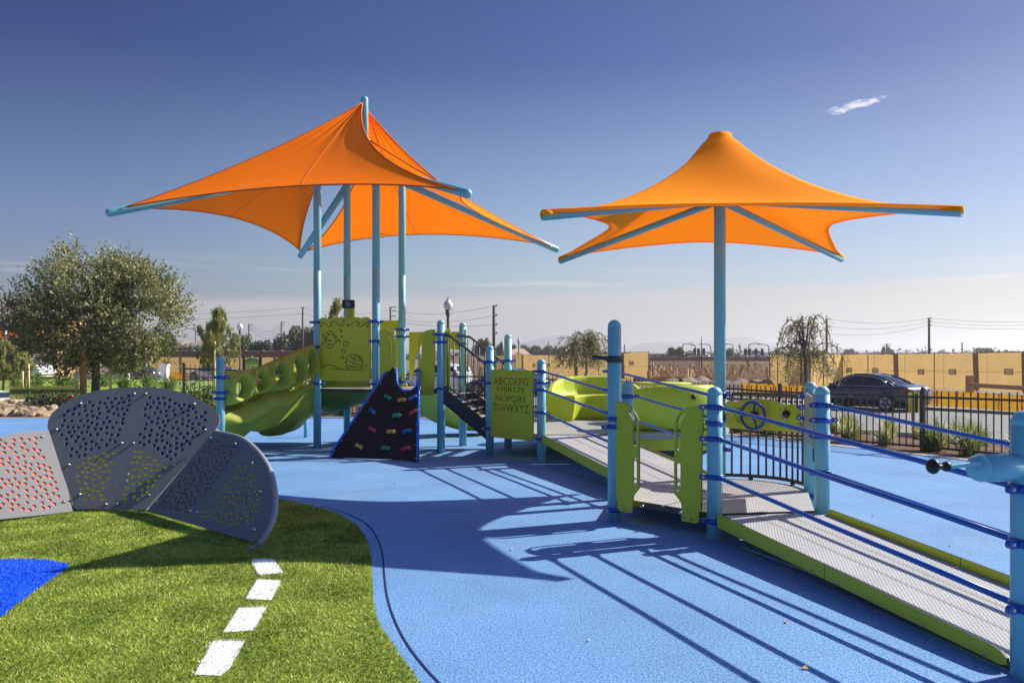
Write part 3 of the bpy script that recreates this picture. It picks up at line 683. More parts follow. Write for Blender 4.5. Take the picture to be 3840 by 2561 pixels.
LN += [([(1068 + 0, 478), (1080, 466), (1100, 458), (1125, 460), (1145, 474), (1160, 490), (1146, 496)], 'c'), ([(1068, 518), (1078, 532), (1098, 542), (1125, 540), (1146, 524), (1152, 514), (1134, 508)], 'c'),
       ([(1068, 478), (1062, 498), (1068, 518)], 'c'), ([(1066, 490), (1052, 476), (1048, 455), (1034, 450), (1034, 474), (1048, 492), (1066, 496)], 'c'), ([(1066, 500), (1048, 500), (1034, 516), (1034, 544), (1050, 530), (1066, 508)], 'c'),
       ([(1078, 462), (1080, 450), (1068, 440), (1092, 431), (1112, 436), (1126, 452)], 'c'), ([(1078, 536), (1080, 552), (1064, 562), (1090, 571), (1110, 568), (1120, 548)], 'c'),
       ([(1124, 480), (1132, 474), (1142, 480)], 'c'), (circ(1136, 487, 4, 8), 'o'), ([(1080, 500), (1090, 506), (1104, 504)], 'c'), ([(1082, 508), (1094, 516), (1110, 512)], 'c')]
LN += [([(1227, 668), (1226, 652), (1245, 636), (1275, 626), (1310, 625), (1345, 640), (1368, 668), (1376, 700), (1368, 728)], 'c'), ([(1227, 668), (1248, 672), (1262, 688), (1280, 690), (1296, 704), (1316, 702), (1330, 714), (1350, 710), (1364, 718), (1358, 732), (1340, 734)], 'c'),
       ([(1228, 712), (1244, 718), (1258, 714), (1272, 726), (1290, 722), (1306, 734), (1326, 728), (1342, 736)], 'c'), ([(1228, 712), (1234, 732), (1256, 748), (1290, 758), (1325, 754), (1352, 742), (1368, 726)], 'c'),
       ([(1290, 640), (1310, 652), (1318, 676)], 'c'), ([(1310, 632), (1334, 652), (1344, 684)], 'c'), ([(1336, 645), (1356, 668), (1362, 696)], 'c'), ([(1290, 668), (1304, 680), (1306, 696)], 'c'),
       ([(1252, 722), (1256, 740)], 's'), ([(1278, 728), (1282, 750)], 's'), ([(1306, 738), (1308, 752)], 's'), (circ(1274, 650, 6, 8), 'o'), (circ(1294, 664, 6, 8), 'o')]
LN += [([(1030, 738), (1048, 722), (1085, 714), (1125, 722), (1170, 738), (1220, 752), (1260, 758)], 'c'), ([(1102, 750), (1130, 743), (1160, 746), (1182, 756)], 'c'), ([(1348, 760), (1380, 748), (1396, 728), (1402, 712)], 'c')]
plane_panel('sea_creature_panel', outl, [], P1 + n13 * .02, d13, bolts=[(1045, 828), (1159, 828), (1272, 829), (1390, 831), (1150, 342), (1190, 345), (1245, 320), (1258, 345)], lines=LN, lw=.005, **S2)
# viewer box above it
b = MB(); q0 = W(1312, 1190, 13.25); b.box((q0.x, 13.28, (2.17 + 2.34) / 2), (.13, .1, .22), 0); b.box((q0.x + .045, 13.22, 2.255), (.02, .03, .19))
hd = b.build('viewer_neck', M['lime'], PS)
b = MB(); c_ = V((q0.x - .02, 13.24, 2.40)); b.box(c_, (.2, .1, .135)); hb_ = b.build('viewer_box', M['black'], hd, bevel=.008)
b = MB(); b.lathe(c_ + V((0, -.052, 0)), [(.047, 0), (.047, .004), (.042, .008)], 20, (0, -1, 0)); b.build('lens', mat('grey_lens', (96, 104, 116), .15, var=.03), hb_)

# entry panels of the climbing wall opening and panels at the back of the tower
S3 = dict(sc=2.24, ox=1150, oy=1100)
d3J = (pJ - P3).normalized(); n3J = V((d3J.y, -d3J.x, 0)); n3J = n3J if n3J.y < 0 else -n3J
plane_panel('entry_panel', [(612, 312), (628, 304), (650, 303), (682, 310), (712, 328), (735, 360), (747, 405), (748, 600), (738, 614), (712, 630), (700, 660), (700, 740), (612, 740)],
            [[(690, 345), (700, 345), (712, 372), (719, 420), (719, 540), (713, 549), (707, 540), (707, 420), (700, 380), (688, 358)]], P3 + n3J * .02, d3J, bolts=[(620, 418)], **S3)
plane_panel('entry_panel', [(1080, 306), (1050, 303), (1010, 310), (975, 328), (952, 355), (941, 395), (938, 610), (945, 632), (958, 650), (962, 830), (985, 851), (1058, 856), (1068, 842), (1070, 740), (1078, 720)],
            [[(992, 342), (980, 344), (962, 362), (951, 395), (948, 430), (948, 540), (958, 550), (967, 540), (967, 430), (972, 390), (984, 362)]], P3 + n3J * .02, d3J, bolts=[(985, 836), (1022, 840)], **S3)
d24 = (P4 - P2).normalized()
plane_panel('back_panel', [(548, 240), (560, 228), (783, 228), (785, 690), (760, 700), (548, 700)], [[(735, 312), (742, 305), (750, 312), (750, 375), (742, 384), (735, 375)], [(687, 310), (692, 305), (698, 312), (706, 360), (700, 358), (688, 330)]], P2, d24, **S3)
d4K = (pK - P4).normalized()
plane_panel('slide_hood', [(862, 330), (870, 325), (1270, 323), (1281, 328), (1280, 475), (1215, 470), (1185, 420), (1140, 400), (1080, 392), (1010, 398), (965, 425), (940, 480), (910, 560), (893, 735), (882, 742), (872, 730), (862, 600)], [], P4, d4K, **S3)
# panels seen nearly edge-on beside the stair posts
def edge_panel(p, ang_, w, z0, z1, off):
    a = radians(ang_); d = V((cos(a), sin(a), 0)); o = V((p.x, p.y, 0)) + off
    me = curve_mesh([[(0, z0), (w, z0), (w, z1 - .12), (w - .05, z1 - .03), (w - .14, z1), (0, z1)]], .019, .002); M4 = frame(o, d, (0, 0, 1)); b = MB(); b.mesh(me, M4)
    return b.build('stair_side_panel', M['lime'], PS)
edge_panel(pJ, 112, .26, .97, 1.98, V((.14, -.02, 0))); edge_panel(pK, 105, .24, 1.05, 1.99, V((.05, -.06, 0))); edge_panel(pI, 105, .2, .42, 1.35, V((-.19, -.02, 0)))
# dark stairs with handrails
def stair():
    b = MB(); d = (pH - pJ); d = d.normalized(); w = (pK - pJ).normalized(); ln = .72; o = pJ + d * .06
    for k in range(5):
        z = .92 - k * .115; c0 = o + d * (ln * (k + .5) / 5); b.add([at(c0 - d * .09, z), at(c0 + d * .09, z), at(c0 + d * .09 + w * .95, z), at(c0 - d * .09 + w * .95, z)], [(0, 1, 2, 3)], 1)
        b.bar(at(c0 - d * .09, z - .05), at(c0 - d * .09 + w * .95, z - .05), .01, .09)
    st = b.build('stairs', [M['dark'], M['perf2']], PS)
    for s, nm in ((0, 0), (1, 1)):
        oo = o + w * (.97 * s)
        me = curve_mesh([[(0, 1.0), (.06, 1.0), (ln + .06, .50), (ln + .06, .25), (ln, .25), (0, .78)]], .012, .001); b = MB(); b.mesh(me, frame(oo - w * (.03 if s == 0 else -.03), d, (0, 0, 1)))
        b.build('stringer', mat('dark_stringer', (40, 46, 58), .5) if s == 0 else M['dark'], st)
        b = MB(); za, zb = 1.86, 1.42
        b.tube(catmull([at(oo, za), at(oo + d * .07, za), at(oo + d * .14, za - .03), at(oo + d * (ln - .04), zb + .02), at(oo + d * (ln + .0), zb), at(oo + d * (ln + .1), zb)], 3), .019, 8)
        b.tube([at(oo, 1.05), at(oo + d * .1, 1.03), at(oo + d * ln, .62), at(oo + d * (ln + .06), .60)], .014, 8)
        for k in range(7):
            t = .06 + k * .105; zt = za - .03 - (za - zb - .05) * max(0, (t - .1) / (ln - .1)); b.tube([at(oo + d * t, 1.05 - (1.05 - .62) * t / ln), at(oo + d * t, zt)], .010, 6)
        b.build('handrail', M['dark'], st)
stair()

# curved picket barrier with a play dashboard
def off_bow(s): return arc(pD, pU, s, 24, cen)
b = MB(); bw = off_bow(.25); bw = bw[1:-1]
b.tube([at(p, 1.135) for p in bw], .021, 10); br = b.build('picket_barrier', M['dark'], PS)
b = MB(); b.tube([at(p, .25) for p in bw], .019, 10); b.build('bottom_rail', M['dark'], br)
pickL = sum((q - p).length for p, q in zip(bw, bw[1:])); npk = 12
for i in range(npk):
    t = (i + .35) / npk * (len(bw) - 1); k = int(t); p = bw[k].lerp(bw[min(k + 1, len(bw) - 1)], t - k); bb = MB(); bb.tube([at(p, .25), at(p, 1.135)], .0115, 8); bb.build('picket', M['dark'], br)
for t in (6, 17):
    bb = MB(); bb.tube([at(bw[t], .17), at(bw[t], .24)], .026, 8); bb.build('foot', M['dark'], br)
S6 = dict(sc=2.09, ox=2600, oy=1350); dUD = (pD - pU).normalized()
nUD = V((dUD.y, -dUD.x, 0)); nUD = nUD if nUD.y < 0 else -nUD
LN6 = [(circ(367, 398, 22), 'o'), (circ(367, 468, 22), 'o'), ([(358, 408), (372, 388)], 's', .006), ([(360, 476), (373, 460)], 's', .006)]
dash, M4, loc = plane_panel('dashboard', [(258, 340), (270, 325), (330, 326), (380, 318), (430, 308), (500, 306), (580, 310), (660, 326), (700, 344), (735, 350), (790, 347), (828, 350), (840, 362), (838, 555), (828, 566), (700, 558), (560, 548), (400, 540), (270, 530), (258, 520)], [], pU.lerp(pD, .5) + nUD * .015, dUD,
                            bolts=[(268, 462), (821, 422), (821, 500)], lines=LN6, lw=.004, **S6)
b = MB()
for txt, x, y, s in (('C', 333, 376, .042), ('H', 400, 376, .042), ('E', 335, 448, .042), ('1', 687, 396, .05), ('3', 724, 396, .05), ('2', 687, 520, .05)):
    me = text_mesh(txt, s, .002); b.mesh(me, M4 @ Matrix.Translation((*loc((x, y)), .0105)))
b.build('lettering', M['engrave'], dash)
b = MB(); T = lambda x, y, z=.012: M4 @ V((*loc((x, y)), z))
b.tube([T(690, 470), T(690, 425), T(702, 412)], .006, 6); b.tube([T(690, 456), T(735, 456), T(735, 490)], .006, 6); b.build('gear_slot', M['steel'], dash)
b = MB(); b.lathe(T(738, 421), [(.035, 0), (.038, .01), (.034, .03), (.02, .038)], 16, nUD); b.build('gear_knob', M['black'], dash)
wc = loc((497, 432)); b = MB(); c_ = M4 @ V((wc[0], wc[1], .075))
xd, zd = M4.col[0].xyz, V((0, 0, 1))
b.tube([c_ + (xd * cos(a) + zd * sin(a)) * .14 for a in [2 * pi * i / 28 for i in range(28)]], .0155, 8, closed=True)
for a in (80, 185, 290): b.tube([c_ + nUD * -.01, c_ + (xd * cos(radians(a)) + zd * sin(radians(a))) * .13], .011, 8)
sw = b.build('steering_wheel', mat('navy_plastic', (18, 66, 140), .35, coat=.2), dash)
b = MB(); b.lathe(c_ - nUD * .07, [(.025, 0), (.04, .02), (.045, .055), (.03, .075)], 16, nUD); b.build('hub', M['black'], sw)
# narrow instrument panel beside the right ramp post, mostly seen from its edge
dCD = (pD - pC).normalized(); b = MB(); o = pC + dCD * .1
me = curve_mesh([rrect(0, .74, .85, 1.19, .04)], .02, .002); b.mesh(me, frame(o + V((-.06, 0, 0)), dCD, (0, 0, 1))); ip = b.build('instrument_panel', mat('brushed_grey_panel', (178, 176, 168), .4, .4), PS)
b = MB(); me = curve_mesh([rrect(.0, .62, .1, 1.2, .01)], .05, .002); b.mesh(me, frame(o + V((-.03, .02, 0)), dCD, (0, 0, 1))); b.build('panel_edge', M['black'], ip)

# crank fitting on the nearest post: a thick blue pipe with a black roller handle
b = MB(); zc = 1.02; c0 = at(pE, zc); ax = V((-.985, -.17, .0)).normalized(); r = .066
b.lathe(c0, [(r, 0), (r, .235), (r - .002, .236), (r - .002, .239), (r, .24)] + [(r * cos(a), .24 + r * sin(a)) for a in [pi / 2 * i / 7 for i in range(1, 7)]] + [(.004, .24 + r)], 28, ax)
cr = b.build('crank_housing', M['post'], PS)
b = MB(); b.bar(c0 + ax * .26 + V((0, -.03, .03)), c0 + ax * .47 + V((0, -.05, .015)), .03, .016)
cb = b.build('crank_arm', M['post'], cr)
b = MB(); h0 = c0 + ax * .455 + V((0, -.05, .02)); ha = V((-.93, -.35, .06)).normalized()
b.lathe(h0, [(.010, -.016), (.020, -.011), (.0245, .0), (.021, .012), (.0105, .018), (.0105, .062), (.018, .068), (.031, .074), (.036, .084), (.033, .094), (.022, .102), (.006, .105)], 20, ha)
b.build('roller_handle', M['black'], cb)

# black climbing wall with blue tube edges
BL, BR, TR = G(1238, 1716), G(1565, 1734), V((-1.48, 12.78, 1.35))
nw = (BR - BL).cross(TR - BL).normalized(); nw = nw if nw.y < 0 else -nw
xd = (BR - BL).normalized(); yd = nw.cross(xd); yd = yd if yd.z > 0 else -yd
M4 = frame(BL, xd, yd); Mi = M4.inverted()
if (M4.col[2].xyz).dot(nw) < 0: pass
def wl(x, y): p = Mi @ PL(1150 + x / 2.24, 1100 + y / 2.24, BL, nw); return (p.x, p.y)
wpts = [(212, 1376), (230, 1330), (690, 650), (700, 632), (715, 627), (735, 632), (750, 650), (756, 690), (760, 745), (772, 778), (800, 808), (835, 822), (870, 818), (905, 800), (928, 775), (938, 740), (942, 640), (942, 1416), (800, 1392), (500, 1384)]
sgn = 1 if M4.col[2].xyz.dot(nw) > 0 else -1
me = curve_mesh([[wl(*q) for q in wpts]], .03, .002); b = MB(); b.mesh(me, M4)
M['wall'] = mat('black_textured_board', (20, 20, 22), .75, var=.3, vs=60, bump=.5, bs=160)
cw = b.build('climbing_wall', M['wall'], PS)
b = MB(); wv = lambda q, z=0.0: M4 @ V((*wl(*q), z))
b.tube(catmull([wv(q) for q in ((203, 1382), (207, 1345), (225, 1310), (400, 1055), (550, 830), (680, 642), (703, 626), (728, 624), (748, 642), (755, 685), (760, 748), (778, 788), (810, 816), (850, 822), (890, 812), (925, 778), (938, 742), (944, 700))], 4), .021, 10)
b.tube([wv((950, 628)), wv((944, 700)), wv((930, 1420))], .021, 10); b.build('edge_tube', mat('bright_blue_edge', (22, 116, 232), .35, coat=.3), cw)
b = MB()
for q in ((222, 1350), (238, 1326), (297, 1242), (354, 1159), (409, 1077), (463, 995), (519, 916), (573, 838), (625, 761), (679, 685), (705, 651), (737, 668), (739, 777), (831, 846), (917, 1388), (921, 1278), (924, 1188), (927, 1100)):
    b.lathe(wv(q, sgn * .014), [(.010, 0), (.010, .003), (.006, .008)], 8, nw)
b.build('bolt', M['steel'], cw)
HC = {'green': (42, 150, 118), 'tan': (214, 170, 78), 'blue': (30, 110, 185), 'red': (196, 62, 88)}
hm = {k: mat('climbing_hold_' + k, v, .55, var=.1, vs=20) for k, v in HC.items()}
for x, y, c, rt_ in ((685, 877, 'green', -25), (805, 902, 'tan', 5), (896, 882, 'blue', 35), (557, 997, 'blue', -30), (760, 1033, 'green', 5), (900, 1008, 'red', 35), (553, 1150, 'red', -20), (714, 1167, 'tan', 0), (845, 1165, 'blue', 15), (443, 1290, 'tan', -22), (667, 1305, 'green', 0), (838, 1312, 'red', 18)):
    a = radians(rt_); u = xd * cos(a) + yd * sin(a); v_ = nw.cross(u); c_ = wv((x, y), sgn * .015); b = MB()
    def f(s, t):
        th_ = 2 * pi * s; ph_ = pi / 2 * t; s_h = .037 * abs(sin(th_)); prof = max(.021, .037 * abs(cos(th_)) + sqrt(max(0, .036 ** 2 - s_h ** 2)))
        rr_ = prof * cos(ph_) ** .6 if t < 1 else 0
        return c_ + u * (rr_ * cos(th_) * 1.12) + v_ * (rr_ * sin(th_) * .95) + nw * (.042 * sin(ph_))
    b.grid(f, 40, 6, cu=True); ho = b.build('climbing_hold', hm[c], cw)
    b = MB()
    for s in (-1, 1): b.lathe(c_ + u * .035 * s + nw * .036, [(.0085, 0), (.0085, .006)], 8, nw)
    b.build('hold_bolt', M['dark'], ho)
b = MB(); b.bar(at(P3.lerp(pJ, .28), 1.12) + n3J * .03, at(P3.lerp(pJ, .6), 1.13) + n3J * .03, .02, .05); b.build('bracket', M['steel'], PS)
# ------------------------------------------------------------------ moulded slides
def sweep(b, path, lat, prof, n=None, wob=.0, sc=1.0, mi=0, close_ends=True):
    """closed profile of (lateral, height) carried along a path; lat(i) gives the level sideways direction"""
    k = len(path); m_ = len(prof); vs = []
    for i, p in enumerate(path):
        l = lat(i)
        for j, (x, z) in enumerate(prof):
            q = p + l * x + V((0, 0, z))
            if wob: q += (l * .6 + V((0, 0, 1))) * wob * noise.noise(q * 3.2)
            vs.append(q)
    fs = [(i * m_ + j, i * m_ + (j + 1) % m_, (i + 1) * m_ + (j + 1) % m_, (i + 1) * m_ + j) for i in range(k - 1) for j in range(m_)]
    b.add(vs, fs, mi, True)
    if close_ends: b.add(vs[:m_], [tuple(reversed(range(m_)))], mi); b.add(vs[-m_:], [tuple(range(m_))], mi)
dS = (pL - P1).normalized(); lS = V((-dS.y, dS.x, 0)); lS = lS if lS.x < 0 else -lS       # sideways, away from the camera
path = catmull([P1 + V((.02, 0, .98)), P1 + dS * .5 + V((0, 0, .84)), P1 + dS * 1.1 + V((0, 0, .66)), P1 + dS * 1.45 + V((0, 0, .57)), P1 + dS * 1.74 + V((0, 0, .51))], 10)
path = [p + lS * .06 for p in path]
pr = [V((x, z, 0)) for x, z in [(.02, .18), (-.05, .10), (-.07, -.03), (-.02, -.16), (.06, -.25), (.18, -.31), (.32, -.27), (.45, -.33), (.62, -.38), (.8, -.36), (.98, -.26), (1.08, -.08), (1.10, .12), (1.05, .2), (.99, .12), (.96, -.06), (.84, -.13), (.62, -.10), (.5, -.05), (.38, -.1), (.18, -.12), (.09, -.05), (.07, .12)]]
prof = [(q.x * (.70 if q.x > 0 else 1), q.y) for q in catmull(pr, 3, closed=True)]
b = MB(); sweep(b, path, lambda i: lS, prof, wob=.13); sl = b.build('slide', M['mould'], PS)
def inflated(name, outline, holes, M4, loc, T, par, mt, step=.016, rad=.10, bump=None):
    """thick moulded board, rounded towards its outline and round its openings"""
    out = [loc(q) for q in outline]; hs = [(loc((hx, hy)), hw, hh, hr) for hx, hy, hw, hh, hr in holes]
    xs_ = [p[0] for p in out]; ys_ = [p[1] for p in out]; x0, y0 = min(xs_), min(ys_); nx_, ny_ = int((max(xs_) - x0) / step) + 2, int((max(ys_) - y0) / step) + 2
    P = np.array(out); Q = np.roll(P, -1, 0)
    def dist(x, y):
        d = Q - P; t = np.clip(((x - P[:, 0]) * d[:, 0] + (y - P[:, 1]) * d[:, 1]) / np.maximum((d ** 2).sum(1), 1e-9), 0, 1)
        do = np.sqrt(((P + t[:, None] * d - (x, y)) ** 2).sum(1)).min()
        if not inpoly(x, y, out): do = -do
        dh = 9; near = 9
        for (hx, hy), w, h, r_ in hs:
            c, s = cos(r_), sin(r_); u = ((x - hx) * c + (y - hy) * s) / w; v = (-(x - hx) * s + (y - hy) * c) / h; e = sqrt(u * u + v * v)
            dh = min(dh, (e - 1) * min(w, h)); near = min(near, e)
        return min(do, dh), dh
    vs, ins, idx = [], {}, {}
    b = MB(); D = {}
    for i in range(nx_ + 1):
        for j in range(ny_ + 1):
            x, y = x0 + (i - .5) * step, y0 + (j - .5) * step; d, dh = dist(x, y); D[i, j] = (x, y, d, dh)
    fr, bk = {}, {}
    for k, (x, y, d, dh) in D.items():
        if d > -step * .75:
            t = min(1, max(0, d) / rad); h = T * sqrt(max(0, 1 - (1 - t) ** 2))
            dh = dh + .05 * noise.noise(V((x * 5.5, y * 5.5, 4)))
            ridge = .11 * math.exp(-((dh - .07) / .05) ** 2) - .075 * math.exp(-((dh - .17) / .045) ** 2) if dh < .4 else 0
            h2 = h + (ridge + .018 * noise.noise(V((x * 4, y * 4, 0)))) * t
            if d < 0:                        # pull the rim vertex back to the edge
                pass
            fr[k] = len(b.v); b.v.append(tuple(M4 @ V((x, y, h2)))); bk[k] = len(b.v); b.v.append(tuple(M4 @ V((x, y, -h))))
    cells = [(i, j) for i in range(nx_) for j in range(ny_) if all((i + a, j + c) in fr for a, c in ((0, 0), (1, 0), (1, 1), (0, 1))) and sum(D[i + a, j + c][2] > 0 for a, c in ((0, 0), (1, 0), (1, 1), (0, 1))) >= 2]
    for i, j in cells:
        q = [(i, j), (i + 1, j), (i + 1, j + 1), (i, j + 1)]; b.f.append(tuple(fr[k] for k in q)); b.f.append(tuple(bk[k] for k in reversed(q))); b.m += [0, 0]; b.sm += [True, True]
    o = b.build(name, mt, par)
    # soften the outline, fuse front to back along the rim
    bm = bmesh.new(); bm.from_mesh(o.data); bmesh.ops.remove_doubles(bm, verts=bm.verts, dist=step * .3)
    bmesh.ops.delete(bm, geom=[v for v in bm.verts if not v.link_faces], context='VERTS')
    for _ in range(4): bmesh.ops.smooth_vert(bm, verts=bm.verts, factor=.5, use_axis_x=True, use_axis_y=True, use_axis_z=True)
    bmesh.ops.recalc_face_normals(bm, faces=bm.faces); bm.to_mesh(o.data); bm.free(); return o
xd = -dS if dS.x < 0 else dS; xd = V((xd.x, xd.y, 0)).normalized(); oB = P1 + V((0, 0, 0)) + lS * .0
nB = xd.cross(V((0, 0, 1)));
M4 = frame(oB, xd, (0, 0, 1)); Mi = M4.inverted(); sB = 1 if M4.col[2].xyz.dot(V((0, 0, EYE)) - oB) > 0 else -1
def locB(q): p = Mi @ PL(750 + q[0] / 2.24, 1050 + q[1] / 2.24, oB, M4.col[2].xyz); return (p.x, p.y)
bandpts = [(186, 800), (200, 768), (400, 745), (520, 715), (640, 660), (800, 585), (900, 548), (935, 538), (965, 565), (978, 620), (988, 700), (985, 780), (955, 815), (900, 832), (825, 880), (760, 910), (700, 930), (520, 955), (430, 985), (330, 1035), (215, 1058), (200, 1035), (196, 960), (180, 860)]
outline = [(q.x, q.y) for q in catmull([V((x, y, 0)) for x, y in bandpts], 3, closed=True)]
holes = [(318, 905, .062, .105, -.1), (484, 862, .060, .10, -.1), (645, 805, .065, .13, .0), (795, 770, .055, .145, .1), (903, 710, .042, .12, .0)]
bn = inflated('slide_side_wall', outline, holes, M4, locB, .11, sl, M['mould'])
# far side wall of the slide
M5 = Matrix.Translation(lS * .5 - dS * .62 + V((0, 0, -.16))) @ M4
inflated('slide_side_wall', [(q[0], q[1]) for q in outline[::3]], [(x, y, w * .9, h * .9, r_) for x, y, w, h, r_ in holes[1:4]], M5, locB, .06, sl, M['lime'], step=.03)
b = MB(); b.lathe((-3.9, 15.05, 0), [(.034, 0), (.034, .5), (.03, .51)], 12); b.build('slide_support', M['post'], PS)
# underside hump of the slide entry, seen below the sea creature panel
b = MB(); c_ = V((-3.0, 14.2, .92))
b.grid(lambda u, v: c_ + V((.62 * cos(2 * pi * u) * sin(pi * v) + .05 * sin(6 * pi * u) * sin(pi * v), .42 * sin(2 * pi * u) * sin(pi * v), -.36 * cos(pi * v) * (1 - .25 * cos(2 * pi * u)) + .03 * noise.noise(V((u * 9, v * 9, 0))))), 36, 18, cu=True)
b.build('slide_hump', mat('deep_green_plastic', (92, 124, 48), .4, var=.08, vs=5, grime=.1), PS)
# rear lobe of the left slide
b = MB(); c_ = W(1065, 1580, 14.0)
b.grid(lambda u, v: c_ + V((.56 * cos(2 * pi * u) * sin(pi * v), .42 * sin(2 * pi * u) * sin(pi * v), -.24 * cos(pi * v) + .16 * cos(2 * pi * u) * sin(pi * v))) * (.86 + .16 * noise.noise(V((cos(2 * pi * u) * 2, sin(2 * pi * u) * 2, v * 4)))), 36, 18, cu=True)
b.build('slide_lobe', M['mould'], sl)
# small slide at the back right
path = catmull([V((-1.55, 13.95, 1.02)), V((-1.6, 14.5, .82)), V((-1.5, 15.0, .55)), V((-1.2, 15.4, .33)), V((-.85, 15.55, .24)), V((-.5, 15.58, .22))], 8)
def lat2(i):
    t = path[min(i + 1, len(path) - 1)] - path[max(i - 1, 0)]; t.z = 0; t.normalize(); return V((t.y, -t.x, 0))
prof = [(q.x, q.y) for q in catmull([V((x, z, 0)) for x, z in [(-.36, .22), (-.38, .02), (-.28, -.12), (-.1, -.16), (.1, -.16), (.28, -.12), (.38, .02), (.36, .22), (.32, .22), (.3, .03), (.18, -.08), (-.18, -.08), (-.3, .03), (-.32, .22)]], 2, closed=True)]
b = MB(); sweep(b, path, lat2, prof, wob=.02); s2 = b.build('slide', M['mould'], PS)
for x, y in ((-1.0, 15.55), (-.58, 15.5)):
    b = MB(); b.lathe((x, y, 0), [(.04, 0), (.04, .14), (.03, .15)], 12); b.build('slide_support', M['post'], s2)

# ------------------------------------------------------------------ rocking glider with two curved benches and a table
GL = empty('glider', (1.75, 13.3, 0), 'lime green wheelchair glider with two curved benches and a round table', 'glider')
cg = V((1.85, 13.35, 0)); b = MB(); n = 40
rim = [(cg.x + 1.75 * cos(2 * pi * i / n), cg.y + 1.5 * sin(2 * pi * i / n)) for i in range(n)]
rim = [p for p in rim if not (p[1] < 12.85 and p[0] < 1.7)]
b.add([(x, y, .395) for x, y in rim] + [(x, y, .30) for x, y in rim], [tuple(range(len(rim)))] + [(i, (i + 1) % len(rim), (i + 1) % len(rim) + len(rim), i + len(rim)) for i in range(len(rim))])
gp = b.build('platform', M['deckgrey'], GL)
def bench(c, face, R0, span, tag_=None, zt=.78):
    """curved bench: seat and back swept round an arc, lower towards both arms"""
    b = MB(); nn = 48
    sec = [(.50, .02), (.47, .20), (.45, .40), (.47, .445), (.55, .455), (.74, .44), (.80, .47), (.83, .60), (.85, .74), (.89, .785), (.94, .77), (.98, .66), (1.0, .48), (.98, .30), (.90, .14), (.80, .03), (.7, .0), (.55, .0)]
    sec = [(q.x, q.y) for q in catmull([V((x, z, 0)) for x, z in sec], 3, closed=True)]
    z0 = .40; rows = []
    for i in range(nn + 1):
        t = -1 + 2 * i / nn; a = radians(face) + radians(span) * t; k = 1 - .40 * abs(t) ** 3.0; inn = 1 if abs(t) < .93 else 1 - (abs(t) - .93) * 2
        for x, z in sec:
            zz = z if z < .46 else .46 + (z - .46) * max(.05, 1 - .85 * abs(t) ** 3)
            groove = -.012 if (.5 < z < .76 and x < .87 and (i % 6 == 0) and abs(t) < .8) else 0
            rr = (x + groove * -1) * R0; rows.append((c.x + rr * cos(a), c.y + rr * sin(a), z0 + zz * zt / .78))
    m_ = len(sec); b.add(rows, [(i * m_ + j, (i + 1) * m_ + j, (i + 1) * m_ + (j + 1) % m_, i * m_ + (j + 1) % m_) for i in range(nn) for j in range(m_)], 0, True)
    b.add(rows[:m_], [tuple(range(m_))]); b.add(rows[-m_:], [tuple(reversed(range(m_)))])
    o = b.build('bench', M['lime'], GL); return o
b1 = bench(V((1.55, 13.9, 0)), 100, 1.0, 72, zt=.76)
b2 = bench(V((2.42, 12.82, 0)), 288, 1.0, 84, zt=.70)
for bo, pts in ((b1, [(2139, 1442), (2220, 1446), (2085, 1450)]), (b2, [(2592, 1482)])):
    for (px, py) in pts:
        pass
q = V((2.70, 11.845, .93)); b = MB(); b.lathe(q + V((0, .02, 0)), [(.034, 0), (.040, .006), (.036, .03)], 18, (.28, -.96, .05)); b.build('drain_hole', M['engrave'], b2)
b = MB(); tcx = V((2.60, 13.75, 1.045)); b.lathe(tcx, [(.47, 0), (.485, .012), (.485, .026), (.475, .035)], 40); tb = b.build('table', M['lime'], GL)
b = MB(); b.lathe((tcx.x, tcx.y, .4), [(.05, 0), (.05, .5), (.14, .6), (.2, .645)], 20); b.build('table_pedestal', mat('dark_green_pedestal', (22, 60, 60), .5), tb)
b = MB()
for a, rr in ((200, .2), (300, .22), (60, .25)): b.lathe(tcx + V((rr * cos(radians(a)), rr * sin(radians(a)), .034)), [(.05, 0), (.05, .003)], 14)
b.build('cup_recess', M['green'], tb)
b = MB(); b.add([(1.75, 11.95, .40), (3.0, 12.0, .40), (3.0, 12.0, .12), (1.75, 11.95, .12)], [(0, 1, 2, 3)]); b.add([(1.75, 12.05, .40), (3.0, 12.1, .40), (3.0, 12.1, .12), (1.75, 12.05, .12)], [(0, 1, 2, 3)]); b.build('skirt', M['green'], GL)

